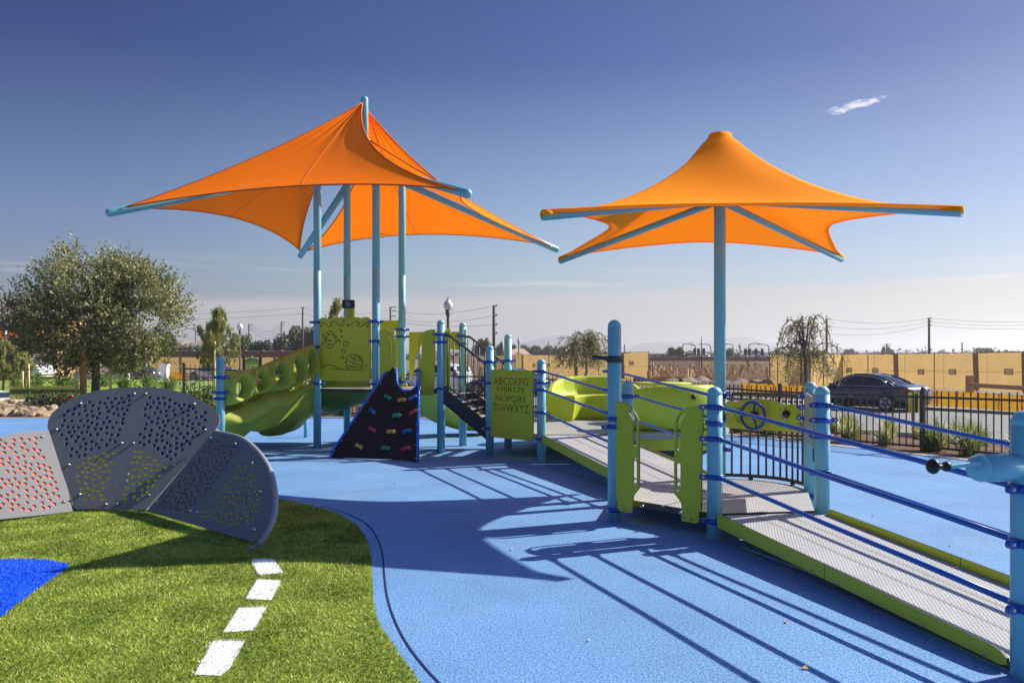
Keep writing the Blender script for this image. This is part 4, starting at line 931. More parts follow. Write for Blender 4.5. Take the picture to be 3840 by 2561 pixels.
# ------------------------------------------------------------------ orange shade cloth
def fabric(name, col, tcol, tr):
    m = bpy.data.materials.new(name); m.use_nodes = True; t = m.node_tree; p = t.nodes['Principled BSDF']; p.inputs['Roughness'].default_value = .8; p.inputs['Specular IOR Level'].default_value = .08
    co = t.nodes.new('ShaderNodeTexCoord'); nz = t.nodes.new('ShaderNodeTexNoise'); nz.inputs['Scale'].default_value = 2.2; nz.inputs['Detail'].default_value = 9; nz.inputs['Roughness'].default_value = .7; t.links.new(co.outputs['Object'], nz.inputs['Vector'])
    mx = t.nodes.new('ShaderNodeMix'); mx.data_type = 'RGBA'; t.links.new(nz.outputs[0], mx.inputs[0]); mx.inputs[6].default_value = (*[c * .93 for c in lin(col)], 1); mx.inputs[7].default_value = (*[min(1, c * 1.07) for c in lin(col)], 1)
    t.links.new(mx.outputs[2], p.inputs['Base Color'])
    bp = t.nodes.new('ShaderNodeBump'); bp.inputs['Strength'].default_value = .25; bp.inputs['Distance'].default_value = .01; n2 = t.nodes.new('ShaderNodeTexNoise'); n2.inputs['Scale'].default_value = 9; n2.inputs['Detail'].default_value = 12; n2.inputs['Roughness'].default_value = .8
    t.links.new(co.outputs['Object'], n2.inputs['Vector']); t.links.new(n2.outputs[0], bp.inputs['Height']); t.links.new(bp.outputs[0], p.inputs['Normal'])
    tl = t.nodes.new('ShaderNodeBsdfTranslucent'); tl.inputs[0].default_value = (*lin(tcol), 1); tl.inputs[0].default_value = (*[v * tr for v in lin(tcol)], 1); ms = t.nodes.new('ShaderNodeAddShader')
    t.links.new(p.outputs[0], ms.inputs[0]); t.links.new(tl.outputs[0], ms.inputs[1])
    p.inputs['Sheen Weight'].default_value = .06; p.inputs['Sheen Roughness'].default_value = .5; p.inputs['Sheen Tint'].default_value = (1, .5, .08, 1)
    tp = t.nodes.new('ShaderNodeBsdfTransparent'); m2 = t.nodes.new('ShaderNodeMixShader'); m2.inputs[0].default_value = .08; t.links.new(ms.outputs[0], m2.inputs[1]); t.links.new(tp.outputs[0], m2.inputs[2]); t.links.new(m2.outputs[0], t.nodes['Material Output'].inputs[0]); return m
M['fabric'] = fabric('orange_shade_cloth', (238, 152, 18), (255, 184, 2), .42)
M['sail'] = fabric('orange_sail_cloth', (244, 126, 8), (255, 188, 0), .44)
M['hem'] = mat('orange_hem', (214, 104, 16), .8, var=.06)
M['label'] = mat('pale_label', (200, 200, 205), .6)

SHC = empty('shade_canopy', (-2.59, 13.6, 0), 'big orange four winged shade sail on four blue masts over the tower', 'shade canopy')
ctr = V((-2.59, 13.67, 0)); sc0 = V((-2.49, 13.45, 0))
for p in (P1, P2, P3, P4):
    b = MB(); b.lathe((p.x, p.y, 0), [(R_, 0), (R_, 2.95), (R_ - .002, 2.952), (R_ - .002, 2.958), (R_, 2.96), (R_, 4.62), (.05, 4.68), (.004, 4.69)], 28); b.build('mast', M['post'], SHC)
Ht = 2.05; zt_ = EYE + Ht
tipL, tipB, tipN, tipR = V((-2.868 * Ht, 5.636 * Ht, zt_)), V((-2.160 * Ht, 8.117 * Ht, zt_)), V((-.269 * Ht, 4.962 * Ht, zt_)), V((.439 * Ht, 7.62 * Ht, zt_))
for p, tp in ((P1, tipL), (P2, tipB), (P3, tipN), (P4, tipR)):
    a = at(p, 4.60); d = (tp - a).normalized(); e = tp + d * .02; r = .0625
    pts = [at(sc0, 4.98), a, e - d * r] + [e - d * r * (1 - sin(t)) for t in (.4, .8, 1.2, 1.5)]
    rs = [r, r, r] + [r * cos(t) for t in (.4, .8, 1.2, 1.5)]
    pts = [a - d * .02] + pts[2:]; rs = rs[1:]
    b = MB(); b.tube(pts, rs, 20); b.build('arm', M['post'], SHC)
    b = MB(); b.tube([at(p, 4.62), at(sc0, 4.9)], .05, 16); b.build('brace', M['post'], SHC)
b = MB(); b.lathe((sc0.x, sc0.y, 0), [(.0625, 4.7), (.0625, 5.86)] + [(.0625 * cos(t), 5.86 + .0625 * sin(t)) for t in (.3, .6, .9, 1.2, 1.45)], 24); b.build('peak_mast', M['post'], SHC)
def sail(ta, tb_, zp, sag_a, sag_b, edge_in, edge_z, seam=.5, pa=None, tiln=0):
    pk = V((sc0.x, sc0.y, zp)); mdir = ((ta + tb_) / 2 - pk); mdir.z = 0; mdir.normalize(); pk = pk + mdir * .075
    A0 = ta + (pk - ta).normalized() * .2 + (tb_ - ta).normalized() * .10; B0 = tb_ + (pk - tb_).normalized() * .2 + (ta - tb_).normalized() * .10
    cen_ = (pk + A0 + B0) / 3
    def q(P, C, Q, t): return P * (1 - t) ** 2 + C * 2 * t * (1 - t) + Q * t * t
    ca = (pk + A0) / 2; ca = ca + (cen_ - ca).normalized() * sag_a * 2 - V((0, 0, .10)); cb = (pk + B0) / 2; cb = cb + (cen_ - cb).normalized() * sag_b * 2 - V((0, 0, .10))
    ce = (A0 + B0) / 2; inn = V((sc0.x, sc0.y, ce.z)) - ce; inn.normalize(); ce = ce + inn * edge_in * 2 + V((0, 0, edge_z * 2))
    def S(u, v):
        La, Lb = q(pk, ca, A0, v), q(pk, cb, B0, v); E = q(A0, ce, B0, u); ch = A0 * (1 - u) + B0 * u
        p = La * (1 - u) + Lb * u + (E - ch) * v ** 1.5
        s_ = sin(pi * u) * sin(pi * v); wr = (1 - v) ** 3 * .02 * sin(u * 40) + (u * (1 - u)) * 0
        return p + inn * .03 * s_ - V((0, 0, .03)) * s_ + mdir * wr
    b = MB(); b.grid(S, 40, 48); o = b.build('sail', M['sail'], SHC)
    s = o.modifiers.new('thickness', 'SOLIDIFY'); s.thickness = .004
    b = MB(); N2 = 36
    for fn in (lambda t: S(0, t), lambda t: S(1, t), lambda t: S(t, 1)): b.tube([fn(i / N2) for i in range(N2 + 1)], .012, 6)
    b.tube([S(seam, i / N2) for i in range(1, N2 + 1)], .0065, 6); b.build('hem', M['hem'], o)
    b = MB()
    for p_, t_ in ((A0, ta), (B0, tb_)): b.tube([p_, p_.lerp(t_, .6)], .008, 6); b.tube([p_.lerp(t_, .45), p_.lerp(t_, .75)], .016, 6)
    tp_ = V((sc0.x, sc0.y, pk.z + .06)); b.tube([S(.5, .0), tp_], .010, 6); b.build('turnbuckle', M['steel'], o); return o, S
o1, S_1 = sail(tipN, tipL, 5.78, .40, .14, .34, .24, .48)
o2_, S_2 = sail(tipL, tipB, 5.78, .14, .30, .22, .24, .45)
o3, S_3 = sail(tipB, tipR, 5.72, .30, .28, .34, .22, .5)
o4, S_4 = sail(tipR, tipN, 5.18, .34, .34, .62, .2, .5)
b = MB(); p = S_2(.42, .985); b.box(p + V((0, 0, .03)), (.16, .01, .05), .9); b.build('maker_label', M['label'], o2_)
b = MB(); p = S_3(.36, .98); b.box(p + V((0, -.02, .03)), (.16, .01, .05), -.1); b.build('maker_label', M['label'], o3)

UMB = empty('shade_umbrella', (pU.x, pU.y, 0), 'orange square shade umbrella with a peaked top on one blue mast', 'shade umbrella')
b = MB(); b.lathe((pU.x, pU.y, 0), [(R_, 0), (R_, 3.3), (.045, 3.33), (.045, 3.90), (.11, 3.92), (.11, 3.94)], 28); b.build('mast', M['post'], UMB)
Hu = 1.25; zu = EYE + Hu
tips = [V((116 / 526 * Hu, K / 526 * Hu, zu)), V((1689 / 540 * Hu, K / 540 * Hu, zu)), V((1237 / 363 * Hu, K / 363 * Hu, zu)), V((181 / 356 * Hu, K / 356 * Hu, zu))]
cu0 = V((pU.x, pU.y, 0))
for tp in tips:
    a = at(cu0, 3.24); d = (tp - a).normalized(); b = MB(); b.tube([a + d * .05, tp + V((0, 0, -.02))], .0375, 16); b.build('arm', M['post'], UMB)
    b = MB(); b.tube([tp - d * .34 + V((0, 0, .03)), tp - d * .14 + V((.02, 0, .03)), tp + V((0, 0, .02))], .005, 6); b.build('lacing', M['steel'], UMB)
def Ufn(u, v, dz=0):
    k = int(u * 4) % 4; t = u * 4 - int(u * 4) if u < 1 else 0
    A0, B0 = tips[k], tips[(k + 1) % 4]; ch = A0.lerp(B0, t); c_ = at(cu0, ch.z); s_ = 1 - (2 * t - 1) ** 2
    sg = s_ ** .62 * (.44 if k in (0, 2) else .62)
    E = ch + (c_ - ch).normalized() * sg; E.z = zu + .035 + .125 * s_ ** .8
    vv = .07 + .93 * v; a = E - at(cu0, E.z); f = (1 - v) ** 1.72
    rm_ = 1.55; kk = 1 - (1 - v) ** 2 * .9; kk = min(1, max(0, kk)); al = a.length; a = a * ((al * kk + min(rm_, 1.9) * (1 - kk)) / al)
    p = at(cu0, E.z) + a * vv; p.z = E.z + (3.965 - E.z) * f
    if v < .06: p = at(cu0, p.z) + (a.normalized() * .125 * (.9 + v * 1.7)).lerp(a * vv, v / .06)
    return p + V((0, 0, dz))
b = MB(); b.grid(Ufn, 96, 40, cu=True); uc = b.build('canopy', M['fabric'], UMB); s = uc.modifiers.new('thickness', 'SOLIDIFY'); s.thickness = .004
b = MB(); b.add([Ufn(i / 24, 0) for i in range(24)], [tuple(range(24))]); b.build('peak_cap', M['fabric'], UMB)
b = MB(); b.grid(lambda u, v: Ufn(u, 1 - .035 * v, -.006 - .012 * v), 96, 1, cu=True); b.tube([Ufn(i / 96, 1) for i in range(96)], .010, 6, closed=True); b.build('hem', M['fabric'], uc)
for tp in tips:
    d = (tp - at(cu0, 3.24)).normalized(); b = MB(); b.lathe(tp - d * .07, [(.039, -.10), (.041, 0), (.041, .07), (.02, .078)], 12, d); b.build('corner_pocket', M['fabric'], uc)
# ------------------------------------------------------------------ perforated grey petal shelter on the turf
SH = empty('petal_shelter', (-3.9, 8.1, 0), 'low grey perforated petal shaped play shelter standing on the artificial turf', 'play shelter')
M['slate'] = mat('slate_plastic', (118, 119, 122), .5, var=.05, vs=6, bump=.12, bs=260, grime=.10)
M['slate_edge'] = mat('slate_plastic_edge', (148, 149, 152), .5)
BC = {'blue': mat('blue_backing', (22, 62, 132), .5), 'yellow': mat('yellow_backing', (250, 236, 40), .5), 'red': mat('dark_red_backing', (130, 22, 44), .5), 'salmon': mat('salmon_backing', (228, 104, 84), .5)}
def petal(p0, xd, up, outs, regions, bolts, label=None):
    p0 = V(p0); xd = V(xd).normalized(); up = V(up); nn = xd.cross(up).normalized()
    if nn.dot(V((0, 0, EYE)) - p0) < 0: xd = -xd; nn = -nn
    M4 = frame(p0, xd, up); Mi = M4.inverted(); nn = M4.col[2].xyz
    def loc(q): p = Mi @ PL(q[0] / 1.742, 1400 + q[1] / 1.742, p0, nn); return V((p.x, p.y, 0))
    def npts(ps): return [(q.x, q.y) for q in ps]
    root = None
    for oi, (out_, regs) in enumerate(zip(outs, regions)):
        loops = [npts([loc(q) for q in out_])]; outp = loops[0]
        for poly, colr in regs:
            P = npts([loc(q) for q in poly]); xs_ = [p[0] for p in P]; ys_ = [p[1] for p in P]; got = []; tries = 0
            while tries < 9000:
                tries += 1; x, y = random.uniform(min(xs_), max(xs_)), random.uniform(min(ys_), max(ys_))
                if not inpoly(x, y, P) or any((x - a) ** 2 + (y - c) ** 2 < .053 ** 2 for a, c in got): continue
                got.append((x, y))
            for x, y in got: r = random.choice((.0190, .0205, .0198)); loops.append(ell(x, y, r, r, 14))
        me = curve_mesh(loops, .011, .0015); b = MB(); b.mesh(me, M4)
        for k, pp in enumerate(me.polygons):
            if abs(pp.normal.z) < .5: b.m[k] = 1
        ob = b.build('perforated_panel', [M['slate'], M['slate_edge']], SH)
        for poly, colr in regs:
            P = [loc(q) for q in poly]; c = sum(P, V((0, 0, 0))) / len(P); P = [c + (p - c) * 1.07 for p in P]
            P = [(p.x, p.y) for p in P]
            me = curve_mesh([P], .008, 0); b = MB(); b.mesh(me, M4 @ Matrix.Translation((0, 0, -.0100))); b.build('coloured_backing', BC[colr], ob)
    b = MB()
    for q in bolts: b.lathe(M4 @ (loc(q) + V((0, 0, .0055))), [(.016, 0), (.016, .004), (.011, .008), (.011, .016), (.008, .021), (.002, .023)], 12, nn)
    b.build('dome_nut', M['steel'], ob); return M4, loc, ob
Lh = [(490, 885), (400, 622), (318, 380), (311, 345), (316, 308), (340, 262), (395, 210), (490, 160), (610, 118), (760, 95), (927, 91), (727, 888)]
Rh = [(929.5, 91), (1020, 94), (1120, 107), (1230, 138), (1330, 188), (1400, 235), (1430, 268), (1438, 305), (1428, 345), (1400, 382), (957, 891), (729.5, 890)]
rB1 = [(380, 345), (430, 250), (560, 192), (730, 155), (862, 142), (838, 230), (815, 300), (795, 385), (740, 470), (640, 498), (560, 540), (465, 560), (430, 470), (390, 400)]
rY1 = [(490, 592), (640, 535), (765, 488), (745, 560), (730, 620), (700, 740), (680, 822), (555, 822), (515, 720)]
rB2 = [(975, 148), (1090, 162), (1230, 205), (1345, 258), (1345, 335), (1290, 410), (1220, 490), (1150, 562), (1105, 562), (1030, 512), (900, 452), (915, 385), (955, 330), (940, 260), (960, 190)]
rY2 = [(890, 488), (990, 545), (1100, 600), (1055, 660), (1010, 720), (960, 780), (925, 822), (795, 822), (830, 730), (855, 620), (875, 540)]
petal((-4.0, 7.9, .03), (1, 0, 0), (0, .64, 1), [Lh, Rh], [[(rB1, 'blue'), (rY1, 'yellow')], [(rB2, 'blue'), (rY2, 'yellow')]],
      [(880, 136), (530, 200), (372, 368), (798, 457), (453, 598), (525, 792), (695, 857), (955, 136), (1272, 203), (1343, 372), (873, 458), (1140, 602), (972, 795), (770, 857)])
A_, B_, E_ = V((-3.65, 7.9, .03)), V((-2.11, 6.5, .03)), V((-3.11, 8.315, .76))
xr = (B_ - A_).normalized(); up = (E_ - A_) - xr * (E_ - A_).dot(xr)
ro = [(962, 900), (1180, 640), (1393, 384), (1408, 376), (1470, 383), (1540, 408), (1600, 440), (1680, 512), (1738, 600), (1770, 690), (1783, 790), (1780, 880), (1762, 965), (1718, 1050), (1690, 1085), (1650, 1100)]
MR, locR, obR = petal(A_, xr, up, [ro], [[([(1385, 430), (1540, 480), (1545, 520), (1490, 590), (1430, 680), (1380, 740), (1320, 805), (1250, 870), (1222, 915), (1110, 885), (1040, 862), (1090, 790), (1160, 700), (1250, 600), (1320, 510)], 'red'),
      ([(1600, 552), (1650, 620), (1680, 700), (1697, 850), (1672, 948), (1580, 1008), (1480, 985), (1400, 965), (1285, 935), (1340, 880), (1420, 790), (1480, 700), (1560, 600)], 'yellow')]],
      [(1383, 425), (1545, 465), (1655, 590), (1706, 778), (1247, 903), (1293, 912), (1025, 840), (1665, 1025)])
b = MB(); tb_ = catmull([MR @ (locR(q) + V((.004, .0, -.016))) for q in ((1408, 380), (1540, 408), (1610, 445), (1685, 515), (1745, 605), (1776, 695), (1789, 790), (1786, 880), (1768, 965), (1724, 1052), (1672, 1120))], 5)
tb_.append(G(1635 / 1.742, 1400 + 1155 / 1.742)); b.tube(tb_, .025, 14); b.build('edge_tube', M['slate_edge'], SH)
A2_, B2_, E2_ = V((-4.35, 7.92, .03)), V((-4.75, 7.39, .03)), V((-4.86, 8.34, .80))
xl = (A2_ - B2_).normalized(); up = (E2_ - A2_) - xl * (E2_ - A2_).dot(xl)
lo = [(487, 902), (318, 374), (180, 378), (0, 410), (-120, 450), (-230, 520), (-330, 640), (-380, 800), (-360, 960), (-280, 985), (0, 955)]
petal(A2_, xl, up, [lo], [[([(-150, 480), (0, 435), (235, 425), (262, 500), (330, 640), (398, 805), (345, 885), (180, 898), (0, 908), (-200, 925), (-240, 700)], 'salmon')]], [(275, 418), (415, 842), (-220, 900)])
b = MB()
for q in (A2_, A_): b.tube([V((q.x, q.y + .04, 0)), V((q.x, q.y + .04, .06))], .03, 12)
b.tube(catmull([A2_ + V((0, .09, 0)), A2_.lerp(E2_, .5) + V((0, .12, 0)), E2_ + V((.02, .16, 0))], 4), .028, 12); b.tube(catmull([A_ + V((0, .09, 0)), A_.lerp(E_, .5) + V((0, .12, 0)), E_ + V((-.02, .16, 0))], 4), .028, 12)
b.build('frame_tube', M['slate_edge'], SH)

# ------------------------------------------------------------------ rocks
M['rock'] = mat('tan_rock', (166, 140, 108), .9, var=.2, vs=3, col2=(142, 118, 94), bump=.6, bs=12, det=8)
M['rockpink'] = mat('pale_rock', (182, 160, 132), .9, var=.2, vs=3, col2=(160, 134, 108), bump=.6, bs=12, det=8)
ORD = ['first', 'second', 'third', 'fourth', 'fifth', 'sixth', 'seventh', 'eighth', 'ninth', 'tenth', 'eleventh', 'twelfth', 'thirteenth', 'fourteenth', 'fifteenth', 'sixteenth', 'seventeenth', 'eighteenth', 'nineteenth', 'twentieth']
rock_me = []
for k in range(6):
    bm = bmesh.new(); bmesh.ops.create_icosphere(bm, subdivisions=2, radius=1)
    for v in bm.verts: v.co *= 1 + .35 * noise.noise(v.co * 1.3 + V((k * 7, 0, 0))); v.co.z *= .6
    me = bpy.data.meshes.new('rock'); bm.to_mesh(me); bm.free(); me.materials.append(M['rock'] if k % 3 else M['rockpink']); rock_me.append(me)
for k in range(120):
    px, py = random.uniform(-60, 215), random.uniform(1510, 1564)
    p = gz(px, py); p.y = max(p.y, 19.85); s = random.uniform(.07, .19) * (1.0 if py > 1535 else .9)
    r = link('rock', random.choice(rock_me)); r.location = (p.x, p.y, .03); r.scale = (s * random.uniform(.9, 1.5), s, s * random.uniform(.8, 1.2)); r.rotation_euler = (random.uniform(-.4, .4), random.uniform(-.4, .4), random.uniform(0, 6))
    tag(r, 'tan angular rock in the bank of rocks beside the blue surface', 'rock', 'rocks heaped beside the blue rubber surface')

# ------------------------------------------------------------------ black picket fence
FN = [(500, 19.9, 1.22), (689, 19.9, 1.21), (1150, 20.1, 1.12), (1650, 20.0, 1.04), (2200, 18.6, .95), (2450, 17.6, .92), (2820, 15.3, .87), (3204, 13.7, .88), (3543, 12.6, .88), (3840, 11.7, .9), (4300, 10.4, .9), (5200, 8.6, .9)]
fp = [V(((px - CX) / K * D, D, zr)) for px, D, zr in FN][1:]; fp = catmull(fp, 8)
cum = [0]
for a, c in zip(fp, fp[1:]): cum.append(cum[-1] + (V((a.x, a.y)) - V((c.x, c.y))).length)
def fpos(s):
    k = 0
    while k < len(fp) - 2 and cum[k + 1] < s: k += 1
    return fp[k].lerp(fp[k + 1], (s - cum[k]) / (cum[k + 1] - cum[k]))
M['iron'] = mat('black_iron', (56, 51, 46), .45, var=.1, grime=.06)
FE = empty('picket_fence', (0, 20, 0), 'black iron picket fence running behind the planting along the playground kerb', 'fence')
Lf = cum[-1]; nseg = int(Lf / 2.42); pick = []; b = MB()
for k in range(nseg + 1):
    p = fpos(k * Lf / nseg); pb = MB(); pb.box((p.x, p.y, (p.z + .13 + .0) / 2), (.058, .058, p.z + .13), .5); pb.lathe((p.x, p.y, p.z + .13), [(.036, 0), (.036, .015), (.012, .03)], 8); pb.build('fence_post', M['iron'], FE)
for zf, nm in ((0, 't'), (1, 'b')):
    for k in range(nseg):
        a, c = fpos(k * Lf / nseg), fpos((k + 1) * Lf / nseg); zz = (lambda q: q.z) if zf == 0 else (lambda q: .08)
        rb_ = MB(); rb_.bar((a.x, a.y, zz(a)), (c.x, c.y, zz(c)), .03, .034); rb_.build('fence_rail', M['iron'], FE)
npk = int(Lf / .108)
for k in range(npk):
    p = fpos((k + .5) * Lf / npk); pick.append(p)
pick.sort(key=lambda p: p.y + (50 if abs(p.x) > p.y * .68 else 0)); rest = MB()
for k, p in enumerate(pick):
    if k < 98: q = MB()
    else: q = rest
    q.box((p.x, p.y, (p.z + .1 + .05) / 2), (.0155, .0155, p.z + .1 - .05), .5)
    if k < 98: q.build('picket', M['iron'], FE)
tag(rest.build('picket', M['iron'], FE), kind='stuff')

# ------------------------------------------------------------------ strappy plants
LM = [mat('strap_leaf_green', (150, 164, 78), .5, var=.15, trans=.35), mat('strap_leaf_cream', (236, 232, 166), .5, var=.1, trans=.3), mat('strap_leaf_dark', (110, 130, 62), .5, var=.15, trans=.3), mat('strap_leaf_dry', (176, 150, 96), .6, var=.15)]
def strap_mesh(n, h, spread, seed):
    rg = random.Random(seed); vs, mi = [], []
    for _ in range(n):
        a = rg.uniform(0, 2 * pi); ln = h * rg.uniform(.65, 1.1); tilt = rg.uniform(.08, 1.0) ** 1.2 * spread; w = rg.uniform(.007, .013); m_ = rg.choices((0, 1, 2, 3), (.38, .32, .2, .10))[0]
        base = V((rg.gauss(0, .05), rg.gauss(0, .05), 0)); d = V((cos(a), sin(a), 0)); s_ = V((-d.y, d.x, 0)); prev = base; seg = 4; pl = [base]
        for k in range(seg): el = pi / 2 - tilt * (.5 + 1.1 * (k / seg)); prev = prev + (d * cos(el) + V((0, 0, 1)) * sin(el)) * ln / seg; pl.append(prev)
        for k in range(seg):
            w0, w1 = w * (1 - .7 * (k / seg) ** 2), w * (1 - .7 * ((k + 1) / seg) ** 2) if k < seg - 1 else .001
            vs += [pl[k] - s_ * w0, pl[k] + s_ * w0, pl[k + 1] + s_ * w1, pl[k + 1] - s_ * w1]; mi.append(m_)
    return vs, mi
sm_ = []
for k in range(6):
    vs, mi = strap_mesh(170, .56, 1.35, k); o = soup('strappy_plant', [tuple(v) for v in vs], 4, LM, mi); sm_.append(o.data); bpy.data.objects.remove(o)
spots = []
KP = offset_line(KERB, .62); kc = [0]
for a, c in zip(KP, KP[1:]): kc.append(kc[-1] + (a - c).length)
s = 14.0
while s < kc[-1] - 8:
    k = 0
    while kc[k + 1] < s: k += 1
    p = KP[k].lerp(KP[k + 1], (s - kc[k]) / (kc[k + 1] - kc[k])); px = CX + K * p.x / p.y
    if p.y > 5 and -50 < px < 3900 and not (-50 < px < 700): spots.append((p.x + random.gauss(0, .12), p.y + random.gauss(0, .15), random.uniform(.8, 1.2)))
    s += random.uniform(.62, .95)
for k in range(26):
    px = random.uniform(1180, 3850); y = interp([(1180, 21.2), (1650, 21.3), (2450, 19.2), (2820, 17), (3204, 15.3), (3543, 14.2), (3850, 13.2)], px); x = (px - CX) / K * y
    spots.append((x, y + random.uniform(0, 1.2), random.uniform(.6, .95)))
spots.sort(key=lambda p: -p[0] / p[1])
for k, (x, y, sc_) in enumerate(spots):
    o = link('strappy_plant', sm_[k % 6]); o.location = (x, y, terr(x, y)); o.scale = (sc_, sc_, sc_ * random.uniform(.85, 1.1)); o.rotation_euler = (0, 0, random.uniform(0, 6))
    inside = k < 20
    tag(o, ('cream striped strappy plant by the picket fence, %s from the right edge of the picture' % ORD[k]) if inside else 'small strappy plant in the long row beside the black picket fence', 'plant', 'strappy plants along the picket fence')

# ------------------------------------------------------------------ trees
def branch_tubes(b, p, d, ln, r, depth, rg, up=.25, spread=.6, kids=(2, 3), tips=None, mi=0):
    n = 4; pts = [p]; q = p; dd = d.normalized()
    for k in range(n):
        dd = (dd + V((rg.gauss(0, .13), rg.gauss(0, .13), rg.gauss(0, .08) + up * .15))).normalized(); q = q + dd * ln / n; pts.append(q)
    rs = [r * (1 - .4 * k / n) for k in range(n + 1)]; b.tube(pts, rs, 6 if depth > 2 else 5, mi, cap=False)
    if depth == 0:
        if tips is not None: tips.append((q, dd))
        return
    for k in range(rg.randint(*kids)):
        a = rg.uniform(0, 2 * pi); s_ = dd.orthogonal().normalized(); s_ = Matrix.Rotation(a, 3, dd) @ s_; nd = (dd + s_ * spread * rg.uniform(.7, 1.3) + V((0, 0, up))).normalized()
        branch_tubes(b, pts[rg.choice((2, 3, 4))], nd, ln * rg.uniform(.62, .85), r * .58, depth - 1, rg, up, spread, kids, tips, mi)
def leaf_mats(nm, cols, tr=.2): return [mat(nm + '_leaf', c, .5, var=.15, vs=2, trans=tr, spec=.4) for c in cols]
def make_crown(name, root, twigs, per, size, mats, wts, rg, bend=0, tl=.5, jit=.05, long=1.0):
    """twigs: (start, direction); leaves alternate along each twig"""
    n = len(twigs); S = np.array([tuple(t[0]) for t in twigs]); Dv = np.array([tuple(t[1]) for t in twigs]); r_ = np.random.default_rng(rg.randint(0, 9999))
    t = r_.random((n, per)); L_ = tl * (.6 + .8 * r_.random((n, 1)))
    P = S[:, None, :] + Dv[:, None, :] * (t * L_)[..., None]; P[..., 2] -= bend * (t * L_) ** 2 / max(tl, .01); P += r_.normal(0, jit, P.shape); P = P.reshape(-1, 3); m_ = len(P)
    a = r_.normal(size=(m_, 3)); a += np.repeat(Dv, per, 0) * 1.2; a[:, 2] -= bend * 1.5; a /= np.linalg.norm(a, axis=1)[:, None]; c = np.cross(a, r_.normal(size=(m_, 3))); c /= np.linalg.norm(c, axis=1)[:, None] + 1e-9
    s = size * (.7 + .6 * r_.random((m_, 1))); q = np.stack([P - a * s * .5 * long, P + c * s * .28, P + a * s * .5 * long, P - c * s * .28], 1)
    mi = r_.choice(len(mats), m_, p=wts)
    return soup('crown', q, 4, mats, mi, root)
def wood(root, tips_fn, name='trunk', m=None):
    b = MB(); tips_fn(b); o = b.build(name, m or M['bark'], root); return o

OAK = leaf_mats('oak', [(138, 142, 88), (170, 170, 116), (96, 104, 64), (200, 196, 146)])
def oak(px, D, z_top, half_w, label, seed, ntw=5200, name='oak_tree', lobes=None, trunk_r=.13):
    rg = random.Random(seed); x = (px - CX) / K * D; z0 = terr(x, D); rt = empty(name, (x, D, z0), label, 'tree')
    base = V((x, D, z0)); tips = []; b = MB()
    b.tube([base, base + V((.02, 0, .8)), base + V((.0, 0, 1.5))], [trunk_r * 1.15, trunk_r, trunk_r * .9], 12)
    for k in range(7):
        a = 2 * pi * k / 7 + rg.uniform(-.3, .3); branch_tubes(b, base + V((0, 0, rg.uniform(.9, 1.6))), V((cos(a), sin(a), rg.uniform(.35, 1.5))), half_w * .42, trunk_r * .5, 3, rg, .22, .7, (2, 3), tips)
    b.build('trunk', M['bark'], rt)
    tw = []
    lobes = lobes or [(0, 0, .5, 1)]
    while len(tw) < ntw:
        lb = rg.choices(lobes, [l[3] ** 2.4 for l in lobes])[0]; u = V((rg.gauss(0, 1), rg.gauss(0, 1), rg.gauss(0, 1))).normalized(); rr = rg.random() ** .42
        c = base + V((lb[0] * half_w, rg.uniform(-.1, .1), z_top * lb[2])); e = V((u.x * half_w * lb[3], u.y * half_w * lb[3] * .9, u.z * z_top * lb[3] * .5)) * rr; p = c + e
        if p.z < z0 + .75 + .5 * rg.random(): continue
        if noise.noise(p * .95 + V((seed, 0, 0))) + .45 * noise.noise(p * 2.4) < -.02: continue
        d = (u * V((1, 1, 1)).length * .5 + V((rg.gauss(0, .35), rg.gauss(0, .35), .35 + rg.gauss(0, .3)))).normalized(); tw.append((p, d))
    make_crown('crown', rt, tw, 16, .096, OAK, [.4, .27, .22, .11], rg, tl=.56, jit=.03)
    b = MB()
    for p, d in tw[::14]: b.tube([p - d * .35, p + d * .35], .008, 3, cap=False)
    tag(b.build('twigs', M['bark'], rt), kind='stuff'); return rt
oak(358, 31.2, 6.1, 3.75, 'large grey green oak tree standing behind the perforated shelter', 5, 5400, lobes=[(0, 0, .52, .72), (-.38, 0, .50, .55), (.42, 0, .50, .55), (-.08, 0, .70, .50), (.38, 0, .66, .42), (-.60, 0, .55, .36), (.62, 0, .60, .30), (.1, 0, .30, .5), (-.35, 0, .30, .48), (.75, 0, .62, .16), (-.12, 0, .86, .2), (-.85, 0, .5, .18), (.5, 0, .3, .3)], trunk_r=.14)

def stake(px, D, top_py, wpx=9, label=None, col='wood', cat='stake', group=None):
    p = atD(px, D); zt = EYE - (top_py - HY) / K * D; b = MB(); b.tube([p + V((0, 0, -.05)), V((p.x, p.y, zt))], wpx / K * D / 2, 8); o = b.build('tree_stake', M[col], None, loc=(p.x, p.y, p.z)); tag(o, label, cat, group)
stake(415, 30.6, 1378, 9, 'thick wooden stake right of the grey oak trunk')
stake(287, 30, 1370, 9, 'pale wooden stake at the left of the oak trunks')
stake(107, 33, 1364, 9, 'pale wooden stake standing in the lawn left of the oak')
stake(85, 34, 1392, 7, 'brown stake among the young pale trees at the left')
stake(3036, 27.3, 1314, 17, 'square timber stake beside the young tree near the dark car')
stake(805, 31.5, 1280, 9, 'wooden stake holding the young pine by the blue post')
